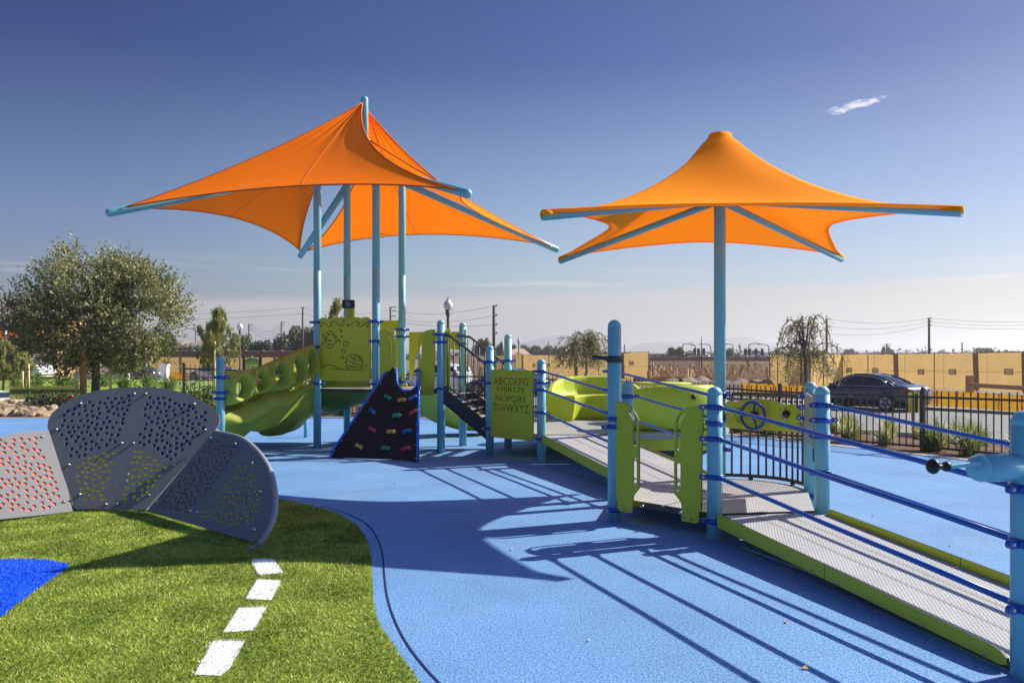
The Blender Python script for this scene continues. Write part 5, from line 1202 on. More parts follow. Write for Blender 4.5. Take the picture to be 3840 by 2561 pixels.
# second small trunk in front of the oak
rt = empty('young_tree', (atD(312, 30.2)), 'brown young tree trunk with a stake in front of the big oak', 'tree'); p = atD(312, 30.2); b = MB(); b.tube([p, p + V((.02, 0, 1.2)), p + V((.05, 0, 2.2))], [.12, .11, .07], 10); b.build('trunk', M['wood2'], rt)
tw = []; rg = random.Random(3)
for k in range(420): u = V((rg.gauss(0, .55), rg.gauss(0, .4), rg.gauss(0, .5))); tw.append((p + V((0, 0, 2.3)) + u, (u + V((0, 0, .2))).normalized()))
make_crown('crown', rt, tw, 14, .08, OAK, [.4, .27, .22, .11], rg, tl=.4, jit=.03)

PINE = leaf_mats('pine', [(158, 162, 96), (194, 192, 124), (120, 128, 76)], .3)
def pine(px, D, top_py, w, label, seed, dens=1.0, name='young_pine', group=None):
    rg = random.Random(seed); base = atD(px, D); zt = EYE - (top_py - HY) / K * D; h = zt - base.z; rt = empty(name, base, label, 'tree', group)
    b = MB(); b.tube([base, base + V((.03, 0, h * .5)), V((base.x, base.y, zt - .1))], [.06, .045, .012], 8); tw = []
    for k in range(int(46 * dens)):
        t = rg.uniform(.2, .97); a = rg.uniform(0, 2 * pi); ln = w * min(1, 1.6 * (1.02 - t)) ** .8 * rg.uniform(.55, 1.1); s0 = base.lerp(V((base.x, base.y, zt)), t)
        d = V((cos(a), sin(a), .35)).normalized(); q1 = s0 + d * ln * .5; q2 = q1 + (d * .6 + V((0, 0, .8))) * ln * .55; b.tube([s0, q1, q2], [.02, .014, .006], 4, cap=False)
        for j in range(11): u = rg.random(); p_ = (s0.lerp(q1, u * 1.0) if rg.random() < .45 else q1.lerp(q2, u)); tw.append((p_, (V((rg.gauss(0, .35), rg.gauss(0, .35), .85))).normalized()))
        for j in range(5): tw.append((q2, V((rg.gauss(0, .12), rg.gauss(0, .12), 1)).normalized()))
    for j in range(40): tw.append((V((base.x, base.y, zt - .5 * rg.random())), V((rg.gauss(0, .2), rg.gauss(0, .2), 1)).normalized()))
    b.build('trunk', M['bark'], rt); make_crown('crown', rt, tw, 22, .045, PINE, [.45, .33, .22], rg, tl=.3, jit=.02, long=3.2); return rt
pine(815, 32, 1180, 1.05, 'young pine tree standing just above the left blue slide post', 11)
pine(1262, 31, 1146, .7, 'young pine tip poking up behind the sea creature panel', 12, .8)
for k, (px, top_py, lb) in enumerate(((12, 1300, 'pale young pine at the far left edge of the picture'), (52, 1322, 'second pale young pine from the left edge'), (92, 1262, 'tallest pale young pine beside the orange canopy building'))):
    pine(px, 34.5 + k, top_py, .75, lb, 20 + k, .9)

WEEP = leaf_mats('weeping', [(134, 134, 82), (164, 160, 106), (104, 104, 62), (186, 172, 122)], .25)
def weeping(px, D, top_py, w, label, seed, n=34, ylen=1.0):
    rg = random.Random(seed); base = atD(px, D); zt = EYE - (top_py - HY) / K * D; h = zt - base.z; rt = empty('weeping_tree', base, label, 'tree'); b = MB()
    b.tube([base, base + V((.02, 0, h * .45)), base + V((0, 0, h * .72))], [.085, .07, .05], 8); tw = []
    for k in range(n):
        a = rg.uniform(0, 2 * pi); t = rg.uniform(.48, .74); s0 = base + V((0, 0, h * t)); R = w * rg.choice((.3, .5, .7, .9, 1.15)) * rg.uniform(.8, 1.1); top_ = h * rg.uniform(.62, 1.0)
        ex = cos(a) * R; ey = sin(a) * R; pts = catmull([s0, base + V((ex * .4, ey * .4, top_ * .95)), base + V((ex * .8, ey * .8, top_ * .93)), base + V((ex * 1.05, ey * 1.05, top_ * .74)), base + V((ex * 1.12, ey * 1.12, top_ * rg.uniform(.5, .72)))], 5)
        b.tube(pts, [.022 * (1 - i / len(pts)) + .003 for i in range(len(pts))], 4, cap=False)
        for i in range(3, len(pts) - 1):
            for j in range(2): tw.append((pts[i].lerp(pts[i + 1], rg.random()), V((rg.gauss(0, .7), rg.gauss(0, .7), -.1 + rg.gauss(0, .6))).normalized()))
    b.build('trunk', M['bark'], rt); make_crown('crown', rt, tw, 9, .058 * D / 28 * .75 + .016, WEEP, [.4, .28, .2, .12], rg, bend=.6, tl=.34 * w / 1.1, jit=.02); return rt
weeping(3018, 27.5, 1168, 1.12, 'airy weeping tree with a stake in front of the shaded tan screen', 31, 27)
weeping(2198, 58, 1232, 1.95, 'olive weeping tree in front of the sunlit tan screen behind the bench', 32, 46)

# clustered background trees
FAR = {'green': leaf_mats('green_far', [(96, 116, 66), (122, 138, 84), (66, 84, 48)], .15), 'dark': leaf_mats('dark_far', [(66, 84, 60), (90, 104, 74), (48, 62, 46)], .1), 'grey': leaf_mats('grey_far', [(104, 112, 84), (132, 138, 104), (76, 84, 62)], .15)}
far_me = {}
def far_mesh(kind, seed):
    if (kind, seed) in far_me: return far_me[kind, seed]
    rg = random.Random(seed * 31 + len(kind)); r_ = np.random.default_rng(seed); m_ = 3600
    cs = np.array([[rg.gauss(0, .26), rg.gauss(0, .26), rg.uniform(.42, .82)] for _ in range(16)]); k = r_.integers(0, 16, m_); u = r_.normal(size=(m_, 3)); u /= np.linalg.norm(u, axis=1)[:, None]
    P = cs[k] + u * (.20 * r_.random((m_, 1)) ** .4); P[:, 2] = np.clip(P[:, 2], .18, 1.0)
    a = r_.normal(size=(m_, 3)); a /= np.linalg.norm(a, axis=1)[:, None]; c = np.cross(a, r_.normal(size=(m_, 3))); c /= np.linalg.norm(c, axis=1)[:, None]; s = .036 * (.6 + .8 * r_.random((m_, 1)))
    q = np.stack([P - a * s, P + c * s * .7, P + a * s, P - c * s * .7], 1); o = soup('crown', q, 4, FAR[kind], r_.choice(3, m_, p=[.45, .28, .27])); me = o.data; bpy.data.objects.remove(o)
    b = MB(); b.tube([(0, 0, 0), (.01, 0, .25), (0, 0, .5)], [.035, .028, .02], 6, cap=False)
    for _ in range(5): b.tube([(0, 0, .3), (rg.gauss(0, .1), rg.gauss(0, .1), .5), (rg.gauss(0, .2), rg.gauss(0, .2), .7)], [.02, .014, .006], 5, cap=False)
    o = b.build('trunk', M['bark']); tm = o.data; bpy.data.objects.remove(o); far_me[kind, seed] = (me, tm); return me, tm
def far_tree(px, D, y_top, wpx, kind, label, seed=1, group=None, name='tree'):
    base = atD(px, D); h = EYE - (y_top - HY) / K * D - base.z; w = wpx / K * D; rt = empty(name, base, label, 'tree', group); me, tm = far_mesh(kind, seed)
    for nm, m_ in (('crown', me), ('trunk', tm)): o = link(nm, m_, rt); o.scale = (w, w, h)
    rt.rotation_euler = (0, 0, seed * 1.3); return rt
FT = [(895, 118, 1243, 80, 'green', 'round green tree behind the left street lamp'), (968, 112, 1274, 90, 'dark', 'dark dense tree right of the left street lamp'), (930, 120, 1286, 60, 'dark', 'low dark tree just left of the terracotta roof'),
      (1075, 122, 1218, 105, 'grey', 'tall grey green tree left of the thin utility pole'), (1125, 125, 1222, 80, 'grey', 'grey green tree behind the thin utility pole'), (1168, 122, 1220, 70, 'grey', 'grey green tree touching the left tower mast'),
      (640, 120, 1248, 70, 'green', 'green tree behind the right side of the oak crown'), (612, 125, 1262, 60, 'green', 'lower green tree beside the roof of the tan house'), (752, 112, 1290, 46, 'green', 'small tree behind the tan house roof'),
      (1825, 150, 1266, 54, 'green', 'bright green round tree left of the short blue stair post'), (1800, 150, 1280, 44, 'green', 'small green tree beside the stair handrail'), (1872, 160, 1276, 30, 'dark', 'narrow dark tree between the blue stair posts'), (1925, 165, 1290, 30, 'dark', 'small dark tree right of the blue stair post'),
      (2548, 150, 1300, 72, 'green', 'bushy dark tree left of the traffic signals'), (2735, 175, 1303, 60, 'green', 'hazy tree right of the umbrella mast'), (2700, 180, 1310, 40, 'green', 'hazy low tree behind the umbrella mast'),
      (3690, 260, 1303, 60, 'dark', 'dark round tree above the tan screen at the right'), (3328, 240, 1298, 34, 'green', 'small tree behind the short pole above the car'), (3190, 300, 1306, 46, 'green', 'tree on the skyline right of the weeping tree')]
for k, (px, D, yt, w, kd, lb) in enumerate(FT): far_tree(px, D, yt, w, kd, lb, k % 4 + 1, 'trees beyond the construction site')
for k, px in enumerate((1966, 1990, 2012, 2036, 2060, 2094)):
    far_tree(px, 250, 1292 + (k * 5) % 9, 30 + (k * 7) % 12, 'grey', '%s tree from the left in the hazy row above the tan screen' % ORD[k], k % 4 + 1, 'hazy row of trees above the tan screen')
# far tree belt: one mass
r_ = np.random.default_rng(5); m_ = 26000; px = r_.uniform(-700, 4700, m_); D = r_.choice([420., 560., 760., 980.], m_) * r_.uniform(.9, 1.1, m_); x = (px - CX) / K * D
hgt = (2.6 + 3.5 * r_.random(m_)) * (.5 + np.array([.9 * abs(noise.noise(V((a * .012, d * .01, 0)))) * 1.4 for a, d in zip(x, D)])); z = -1.5 + hgt * r_.random(m_) ** .7
P = np.stack([x, D, z], 1); a = r_.normal(size=(m_, 3)); a /= np.linalg.norm(a, axis=1)[:, None]; c = np.cross(a, r_.normal(size=(m_, 3))); c /= np.linalg.norm(c, axis=1)[:, None]; s = (.6 + .8 * r_.random((m_, 1)))
tag(soup('distant_trees', np.stack([P - a * s, P + c * s * .7, P + a * s, P - c * s * .7], 1), 4, FAR['dark'], r_.choice(3, m_)), 'far hazy belt of trees along the horizon', 'trees', kind='stuff')

# shrubs along the lawn edge
def shrub_mesh(seed, red=False):
    rg = random.Random(seed); tw = []
    for _ in range(90): u = V((rg.gauss(0, .2), rg.gauss(0, .2), abs(rg.gauss(0, .3)))); tw.append((u * .5, (u + V((0, 0, .25))).normalized()))
    rt = empty('tmp'); ms = leaf_mats('shrub', [(112, 136, 66), (144, 164, 86), (82, 104, 52)], .3) if seed == 0 else SHM; o = make_crown('leaves', rt, tw, 12, .075, ms, [.45, .3, .25], rg, tl=.42, jit=.02)
    me = o.data; bpy.data.objects.remove(o); bpy.data.objects.remove(rt); return me, ms
s0, SHM = shrub_mesh(0); sms = [s0] + [shrub_mesh(k)[0] for k in (1, 2)]
SHR = [(140, 1455, 1.05), (232, 1457, 1.15), (275, 1450, .7), (390, 1452, 1.0), (470, 1463, 1.1), (555, 1460, 1.05), (630, 1468, 1.0), (730, 1500, 1.2), (790, 1520, 1.1), (60, 1452, .8)]
for k, (px, py, sc_) in enumerate(sorted(SHR)):
    p = gz(px, py) if py < 1490 else atD(px, 21.5); o = link('shrub', sms[k % 3]); o.location = p; o.scale = (sc_,) * 3; o.rotation_euler = (0, 0, k * 1.7)
    tag(o, 'small leafy green shrub by the lawn, %s from the left' % ORD[k], 'shrub', 'young shrubs planted along the lawn')
rt = empty('rose_bush', gz(235, 1535), 'dark green rose bush with small red blooms above the rocks', 'bush'); tw = []; rg = random.Random(9); p = gz(235, 1530)
for _ in range(420): u = V((rg.uniform(-.9, .75), rg.gauss(0, .3), abs(rg.gauss(0, .12)))); tw.append((p + u, V((rg.gauss(0, .4), rg.gauss(0, .4), .8)).normalized()))
make_crown('foliage', rt, tw, 11, .06, leaf_mats('rose', [(58, 78, 40), (84, 100, 54), (44, 58, 32)], .1), [.45, .25, .3], rg, tl=.24, jit=.03)
M['bloom'] = mat('red_bloom', (196, 24, 44), .6)
for q in ((228, 1490), (268, 1487), (190, 1503), (243, 1500), (217, 1499), (250, 1504)):
    b = MB(); c_ = PL(q[0], q[1], V((0, p.y - .25, 0)), V((0, 1, 0))); b.lathe(c_, [(.02, -.03), (.055, -.01), (.05, .025), (.02, .04)], 9); b.build('bloom', M['bloom'], rt)
# grassy ground cover in front of the lawn
r_ = np.random.default_rng(8); m_ = 26000; px = r_.uniform(40, 300, m_); py = r_.uniform(1459, 1503, m_); D = EYE * K / (py - HY); x = (px - CX) / K * D; h = .08 + .12 * r_.random(m_); an = r_.random(m_) * 2 * pi; w = .012
tag(soup('ground_cover', np.stack([np.stack([x - w, D, 0 * x + .02], 1), np.stack([x + w, D, 0 * x + .02], 1), np.stack([x + .07 * np.cos(an), D + .07 * np.sin(an), .02 + h], 1)], 1), 3, [mat('cover_green', (156, 170, 84), .6, trans=.3), mat('cover_straw', (206, 196, 128), .7, trans=.3), mat('cover_dark', (120, 138, 66), .6, trans=.3)], r_.choice(3, m_)), 'low grassy ground cover beside the rocks', 'ground cover', kind='stuff')
# ------------------------------------------------------------------ construction screens
def screen_mat(name, col, tr):
    m = mat(name, col, .85, var=.05, vs=1.2, trans=tr, det=8); t = m.node_tree; p = t.nodes['Principled BSDF']
    co = t.nodes.new('ShaderNodeTexCoord'); mp = t.nodes.new('ShaderNodeMapping'); t.links.new(co.outputs['Object'], mp.inputs[0]); mp.inputs['Scale'].default_value = (9, 9, 11)
    w1 = t.nodes.new('ShaderNodeTexWave'); w1.bands_direction = 'DIAGONAL'; t.links.new(mp.outputs[0], w1.inputs[0]); w1.inputs['Scale'].default_value = 1
    b = t.nodes.new('ShaderNodeBump'); b.inputs['Strength'].default_value = .5; b.inputs['Distance'].default_value = .03; t.links.new(w1.outputs[0], b.inputs['Height']); t.links.new(b.outputs[0], p.inputs['Normal'])
    return m
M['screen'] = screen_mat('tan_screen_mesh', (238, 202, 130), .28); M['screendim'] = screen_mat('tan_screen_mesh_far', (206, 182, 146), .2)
M['band'] = mat('post_shade_on_cloth', (186, 142, 90), .85, var=.12, vs=3)  # brown that paints the shade of the posts behind the mesh
M['net'] = mat('orange_safety_net', (255, 190, 36), .7, var=.1, vs=3, trans=.2)
def screen_fence(pts, label, posts_every=2.9, m='screen', vents=(), h=None, cat='fence', gap=.12):
    """pts: (px, D, y_top) along the run"""
    P = [V(((px - CX) / K * D, D, EYE - (yt - HY) / K * D)) for px, D, yt in pts]; rt = empty('screen_fence', (P[0].x, P[0].y, terr(P[0].x, P[0].y)), label, cat)
    b = MB(); tb = MB()
    for a, c in zip(P, P[1:]):
        ln = (V((a.x, a.y)) - V((c.x, c.y))).length; n = max(1, round(ln / posts_every)); nn_ = V((c.y - a.y, -(c.x - a.x), 0)).normalized(); nn_ = nn_ if nn_.y < 0 else -nn_
        base = len(b.v); nu, nv = n * 6, 8
        def S(u, v):
            p = a.lerp(c, u); g0 = terr(p.x, p.y) + gap; z = g0 + (p.z - .03 - g0) * v; bl = .05 * sin(pi * ((u * n) % 1)) * sin(pi * v) + .02 * noise.noise(V((u * n * 3, v * 3, 1)))
            zz = z - .035 * abs(sin(pi * ((u * n * 3) % 1))) * (v > .99); return (p.x + nn_.x * bl, p.y + nn_.y * bl, zz)
        b.grid(S, nu, nv)
        for k in range(n + 1):
            p = a.lerp(c, k / n); q = MB(); q.tube([(p.x, p.y, terr(p.x, p.y)), (p.x, p.y, p.z + .06)], .034, 8); q.build('fence_post', M['wood2'] if False else M['pole'], rt)
        tb.tube([a, c], .024, 6); g1 = V((0, 0, (terr(a.x, a.y) - a.z) * .5)); tb.tube([a + g1 + nn_ * .02, c + g1 + nn_ * .02], .010, 5)
        for k in range(n * 2): 
            p = a.lerp(c, (k + .5) / (n * 2)); 
            if k % 2 == 0: tb.tube([V((p.x, p.y, p.z)) + nn_ * .06, V((p.x, p.y, terr(p.x, p.y) + .1)) + nn_ * .06], .008, 4)
    bd_ = MB()  # added strips, post shadows showing through the cloth drawn as colour
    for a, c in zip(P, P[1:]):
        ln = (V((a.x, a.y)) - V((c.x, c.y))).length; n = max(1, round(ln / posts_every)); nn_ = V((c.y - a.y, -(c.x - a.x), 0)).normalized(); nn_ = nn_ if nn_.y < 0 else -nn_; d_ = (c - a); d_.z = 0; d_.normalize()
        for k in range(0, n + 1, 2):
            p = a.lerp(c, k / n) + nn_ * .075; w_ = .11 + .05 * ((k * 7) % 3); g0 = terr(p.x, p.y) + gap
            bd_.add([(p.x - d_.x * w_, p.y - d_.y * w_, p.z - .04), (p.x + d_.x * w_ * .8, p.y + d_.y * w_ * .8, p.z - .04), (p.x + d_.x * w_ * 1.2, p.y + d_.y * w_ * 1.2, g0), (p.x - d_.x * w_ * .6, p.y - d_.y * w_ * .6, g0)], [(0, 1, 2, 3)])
    so = b.build('screen_mesh', M[m], rt); bd_.build('post_shade_band', M['band'], so); tb.build('fence_rail', M['pole'], rt)
    for px, py, w in vents:
        for a, c in zip(P, P[1:]):
            xa, xc = CX + K * a.x / a.y, CX + K * c.x / c.y
            if min(xa, xc) <= px <= max(xa, xc):
                nn_ = V((c.y - a.y, -(c.x - a.x), 0)).normalized(); nn_ = nn_ if nn_.y < 0 else -nn_; q = PL(px, py, a + nn_ * .085, nn_); d = (c - a); d.z = 0; d.normalize(); ww = w / K * q.y
                v = MB(); me = curve_mesh([rrect(-ww / 2, -.17, ww / 2, .17, .02), rrect(-ww / 2 + .04, -.125, ww / 2 - .04, .125, .01)], .012, 0); v.mesh(me, frame(q, d, (0, 0, 1))); vf = v.build('vent_flap', M['black'], so)
                v = MB(); me = curve_mesh([rrect(-ww / 2 + .045, -.115, ww / 2 - .045, .115, .01)], .006, 0); v.mesh(me, frame(q, d, (0, 0, 1))); v.build('vent_opening', mat('hazy_vent', (236, 228, 212), .8, trans=.5), vf)
    return rt
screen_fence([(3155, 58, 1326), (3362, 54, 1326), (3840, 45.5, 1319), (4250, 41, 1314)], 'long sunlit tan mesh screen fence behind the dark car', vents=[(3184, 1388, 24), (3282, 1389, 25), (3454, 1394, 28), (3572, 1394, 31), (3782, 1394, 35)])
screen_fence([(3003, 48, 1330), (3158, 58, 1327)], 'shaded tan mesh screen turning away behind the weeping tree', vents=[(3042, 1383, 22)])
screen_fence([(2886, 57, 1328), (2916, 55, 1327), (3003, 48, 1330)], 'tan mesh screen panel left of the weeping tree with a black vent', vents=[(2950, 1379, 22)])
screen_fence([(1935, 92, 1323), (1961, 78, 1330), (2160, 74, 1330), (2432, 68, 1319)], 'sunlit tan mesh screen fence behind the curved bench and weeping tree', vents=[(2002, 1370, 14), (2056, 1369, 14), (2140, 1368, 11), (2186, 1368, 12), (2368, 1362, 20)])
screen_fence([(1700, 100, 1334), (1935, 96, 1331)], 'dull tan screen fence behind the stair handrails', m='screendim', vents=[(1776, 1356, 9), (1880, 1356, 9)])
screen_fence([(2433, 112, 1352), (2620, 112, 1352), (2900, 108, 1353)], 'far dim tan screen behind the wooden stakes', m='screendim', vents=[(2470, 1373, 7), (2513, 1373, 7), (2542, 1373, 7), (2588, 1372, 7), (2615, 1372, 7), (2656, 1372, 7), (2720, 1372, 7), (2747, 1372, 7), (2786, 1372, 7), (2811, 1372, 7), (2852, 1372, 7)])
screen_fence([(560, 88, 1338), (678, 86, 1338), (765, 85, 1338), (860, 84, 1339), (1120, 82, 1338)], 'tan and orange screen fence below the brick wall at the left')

def net(name, pts, label, h=.95):
    P = [V(((px - CX) / K * D, D, 0)) for px, D in pts]; b = MB()
    rt = empty(name, (P[0].x, P[0].y, terr(P[0].x, P[0].y)), label, 'barrier net'); tot = len(P) - 1
    def S(u, v):
        k = min(int(u * tot), tot - 1); p = P[k].lerp(P[k + 1], u * tot - k); return (p.x + .05 * sin(u * 60), p.y + .05 * sin(v * 5 + u * 33), terr(p.x, p.y) + .03 + h * v * (1 - .10 * abs(sin(u * 47))))
    b.grid(S, 70, 6); b.build('net', M['net'], rt); b = MB()
    for k in range(9): p = P[0].lerp(P[-1], k / 8) if tot == 1 else P[min(int(k / 8 * tot), tot - 1)].lerp(P[min(int(k / 8 * tot), tot - 1) + 1], k / 8 * tot - min(int(k / 8 * tot), tot - 1)); b.box((p.x, p.y - .04, terr(p.x, p.y) + h * .5), (.05, .05, h * 1.05))
    b.build('net_stakes', mat('orange_stake', (220, 96, 24), .8), rt)
net('safety_net', [(3440, 36), (3640, 33.5), (3860, 30.6), (4100, 27)], 'orange plastic safety net along the street right of the dark car', .68)
net('safety_net', [(2780, 47), (2900, 44), (3020, 42)], 'orange plastic safety net left of the dark car behind the dashboard', .62)
net('safety_net', [(1690, 50), (1790, 49), (1850, 48.5)], 'orange plastic safety net seen through the stair handrail', .62)
net('safety_net', [(560, 80), (800, 78), (900, 77.5)], 'orange net strip low along the left screen fence', .8)
rt = empty('post_and_rail', (W(3635, 1480, 38)), 'brown timber post and rail in front of the tan screen', 'rail barrier')
b = MB(); a = W(3637, 1408, 38); b.bar((a.x, a.y, terr(a.x, a.y)), a, .27, .27, (0, 1, 0)); b.build('post', M['wood2'], rt)
b = MB(); b.bar(W(3630, 1443, 37.8), W(3960, 1462, 34), .12, .2); b.build('rail', M['wood2'], rt)

# timber form stakes and boards of the building site
stk = []
for k in range(3):
    b = MB(); b.box((0, 0, .5), (.10, .06, 1.0)); b.tube([(0, 0, .95), (0, 0, 1.0)], .03, 4); o = b.build('form_stake', M['wood'] if k else M['wood2']); stk.append(o.data); bpy.data.objects.remove(o)
random.seed(21)
for k in range(230):
    px = random.uniform(2436, 2885); D = random.uniform(66, 96); p = atD(px, D); o = link('form_stake', random.choice(stk)); o.location = p; brace = random.random() < .5
    o.rotation_euler = (random.uniform(-.06, .06), random.choice((-1, 1)) * random.uniform(.5, .9) if brace else random.uniform(-.07, .07), random.uniform(0, 3) if not brace else random.gauss(0, .3)); o.scale = (random.uniform(.9, 1.5),) * 2 + (random.uniform(.9, 1.7),)
    tag(o, 'rough timber form stake in the building site behind the glider', 'wooden stake', 'timber form stakes on the building site')
for k in range(16):
    px = random.uniform(2440, 2860); D = random.uniform(66, 92); p = atD(px, D); b = MB(); a_ = random.gauss(0, .12); ln = random.uniform(3, 7); b.box((0, 0, .2), (ln, .06, .4)); o = b.build('form_board', M['wood2'] if k % 2 else M['wood'], None, loc=(0, 0, 0)); o.location = p; o.rotation_euler = (0, 0, a_)
    tag(o, 'timber form board lying low among the stakes', 'form board', 'form boards among the stakes')
for k in range(7):
    px, yb, w, h = [(2470, 1432, 240, .5), (2560, 1436, 260, .8), (2650, 1440, 250, .7), (2760, 1442, 260, .9), (2850, 1446, 200, .7), (2940, 1452, 150, .6), (2400, 1418, 200, .6)][k]
    D = 54 + 3 * (k % 3); x = (px - CX) / K * D; b = MB(); ww = w / K * D * .7
    b.grid(lambda u, v: V((x + (u - .5) * ww * 1.6, D + (v - .5) * 3.4, terr(x, D) - .06 + h * max(0, sin(pi * u)) * max(0, sin(pi * v)) * (.75 + .5 * noise.noise(V((u * 6 + k, v * 4, 0)))) + .1 * noise.noise(V((u * 18, v * 12, k))))), 30, 12); o = b.build('dirt_mound', M['dirt'], None); tag(o, kind='structure')
for px, y0, y1, wp, lb in ((2631, 1263, 1395, 4, 'tall thin black pole standing in the building site'), (2449, 1358, 1402, 5, 'short dark pipe standing at the left of the building site')):
    D = 88; b = MB(); a = W(px, y0, D); p = atD(px, D); b.tube([p, a], wp / K * D / 2, 8); b.lathe(p, [(.3, 0), (.25, .06), (.05, .1)], 10); tag(b.build('pole', M['black'], None, loc=p), lb, 'pole')
b = MB(); a = W(2834, 1395, 80); pts = [atD(2826, 80), W(2828, 1372, 80), W(2833, 1362, 80), W(2839, 1372, 80), atD(2842, 80)]; b.tube(catmull(pts, 4), .06, 6)
for t in (.25, .45, .65): b.tube([pts[0].lerp(pts[1], t + .3), pts[4].lerp(pts[3], t + .3)], .04, 5)
tag(b.build('hooped_ladder', M['black'], None, loc=pts[0]), 'black hooped ladder standing among the stakes', 'ladder')
# worker
def worker(px, D):
    p = atD(px, D); rt = empty('person', p, 'worker in a yellow vest standing at the left end of the building site', 'person')
    me = bpy.data.meshes.new('body'); pts = [(0, 0, .95), (0, 0, 1.2), (0, 0, 1.42), (0, 0, 1.55), (0, 0, 1.68), (-.1, 0, .9), (-.11, .03, .5), (-.12, 0, .06), (.1, 0, .9), (.13, -.05, .5), (.14, 0, .06), (-.2, 0, 1.4), (-.26, -.05, 1.12), (-.2, -.2, .95), (.2, 0, 1.4), (.27, -.03, 1.12), (.24, -.12, .88)]
    ed = [(0, 1), (1, 2), (2, 3), (3, 4), (0, 5), (5, 6), (6, 7), (0, 8), (8, 9), (9, 10), (2, 11), (11, 12), (12, 13), (2, 14), (14, 15), (15, 16)]; rs = [.14, .13, .12, .055, .105, .095, .065, .05, .095, .065, .05, .06, .045, .035, .06, .045, .035]
    me.from_pydata(pts, ed, []); o = link('body', me, rt); me.materials.append(mat('dark_workwear', (60, 56, 60), .8)); sk = o.modifiers.new('skin', 'SKIN')
    for v, r in zip(me.skin_vertices[0].data, rs): v.radius = (r, r)
    me.skin_vertices[0].data[0].use_root = True; o.modifiers.new('sub', 'SUBSURF').levels = 1
    b = MB(); b.lathe(p + V((0, 0, 1.0)), [(.16, 0), (.17, .2), (.165, .38), (.08, .47)], 12); b.build('vest', mat('yellow_vest', (206, 186, 60), .7), rt); b = MB(); b.lathe(p + V((0, 0, 1.7)), [(.13, 0), (.12, .07), (.04, .12)], 12); b.build('hard_hat', M['white'], rt)
worker(2442, 92)

# walls
def wall_run(px0, px1, D0, D1, yt, m, label, zb=None, cap=.1):
    a = W(px0, yt, D0); c = W(px1, yt, D1); zb = terr(a.x, a.y) - .1; rt = empty('wall', (a.x, a.y, zb), label, 'wall'); b = MB(); b.bar((a.x, a.y, (a.z + zb) / 2), (c.x, c.y, (c.z + zb) / 2), .25, a.z - zb); b.build('masonry', m, rt)
    b = MB(); b.bar((a.x, a.y, a.z + .05), (c.x, c.y, c.z + .05), .36, .1); b.build('coping', M['concrete'], rt)
    n = 9
    for k in range(n): p = a.lerp(c, (k + .5) / n); b = MB(); b.box((p.x, p.y, (p.z + zb) / 2 + .1), (.6, .6, p.z - zb + .2)); b.build('pier', m, rt)
def brick(name, c1, c2):
    m = mat(name, c1, .9); t = m.node_tree; br = t.nodes.new('ShaderNodeTexBrick'); co = t.nodes.new('ShaderNodeTexCoord'); mp = t.nodes.new('ShaderNodeMapping'); mp.inputs['Rotation'].default_value = (radians(90), 0, 0); t.links.new(co.outputs['Object'], mp.inputs[0]); t.links.new(mp.outputs[0], br.inputs[0])
    br.inputs['Color1'].default_value = (*lin(c1), 1); br.inputs['Color2'].default_value = (*lin(c2), 1); br.inputs['Mortar'].default_value = (*[v * .8 for v in lin(c1)], 1); br.inputs['Scale'].default_value = 2.2; br.inputs['Mortar Size'].default_value = .01
    t.links.new(br.outputs[0], t.nodes['Principled BSDF'].inputs[0]); return m
M['brick'] = brick('brown_block', (150, 112, 98), (124, 92, 80)); M['brick2'] = brick('mauve_block', (150, 122, 112), (130, 104, 96))
wall_run(560, 1150, 104, 100, 1318, M['brick'], 'long brown brick wall below the houses at the left')
wall_run(2380, 3020, 140, 136, 1339, M['brick2'], 'mauve block wall beyond the building site')

# houses
M['stucco'] = mat('tan_stucco', (176, 158, 132), .9); M['roof'] = mat('grey_brown_roof', (140, 126, 110), .9, var=.12, vs=2); M['terra'] = mat('terracotta_roof', (182, 128, 100), .9, var=.12, vs=2); M['glass'] = mat('window_glass', (96, 108, 118), .12, var=.02)
def house(px0, px1, D, y_eave, y_ridge, label, wallm, roofm, depth=9, windows=(), slope=.3):
    a, c = W(px0, y_eave, D), W(px1, y_eave, D); zb = -1.5; w = c.x - a.x; rt = empty('house', ((a.x + c.x) / 2, D, zb), label, 'house'); b = MB(); b.box(((a.x + c.x) / 2, D + depth / 2, (a.z + zb) / 2), (w, depth, a.z - zb)); b.build('wall', wallm, rt)
    zr = EYE - (y_ridge - HY) / K * (D + depth / 2); o = .5; b = MB(); i = min(w * slope, depth * .5)
    v = [(a.x - o, D - o, a.z), (c.x + o, D - o, a.z), (c.x + o, D + depth + o, a.z), (a.x - o, D + depth + o, a.z), (a.x + i, D + depth / 2, zr), (c.x - i, D + depth / 2, zr)]
    b.add(v, [(0, 1, 5, 4), (1, 2, 5), (2, 3, 4, 5), (3, 0, 4), (3, 2, 1, 0)]); b.build('roof', roofm, rt); b = MB(); b.bar((a.x - o, D - o, a.z - .1), (c.x + o, D - o, a.z - .1), .08, .22); b.build('fascia', M['white'], rt)
    for x0, x1, y0, y1 in windows:
        p, q = W(x0, y0, D - .03), W(x1, y1, D - .03); b = MB(); b.box(((p.x + q.x) / 2, D - .02, (p.z + q.z) / 2), (q.x - p.x, .06, p.z - q.z)); wn_ = b.build('window', M['glass'], rt); b = MB()
        for x in (p.x, (p.x + q.x) / 2, q.x): b.box((x, D - .07, (p.z + q.z) / 2), (.08, .06, p.z - q.z + .1))
        for z in (p.z, q.z): b.box(((p.x + q.x) / 2, D - .07, z), (q.x - p.x, .06, .08))
        b.build('frame', M['white'], wn_)
        for x in (p.x - .3, q.x + .3): b = MB(); b.box((x, D - .03, (p.z + q.z) / 2), (.35, .05, p.z - q.z)); b.build('shutter', M['dark'], rt)
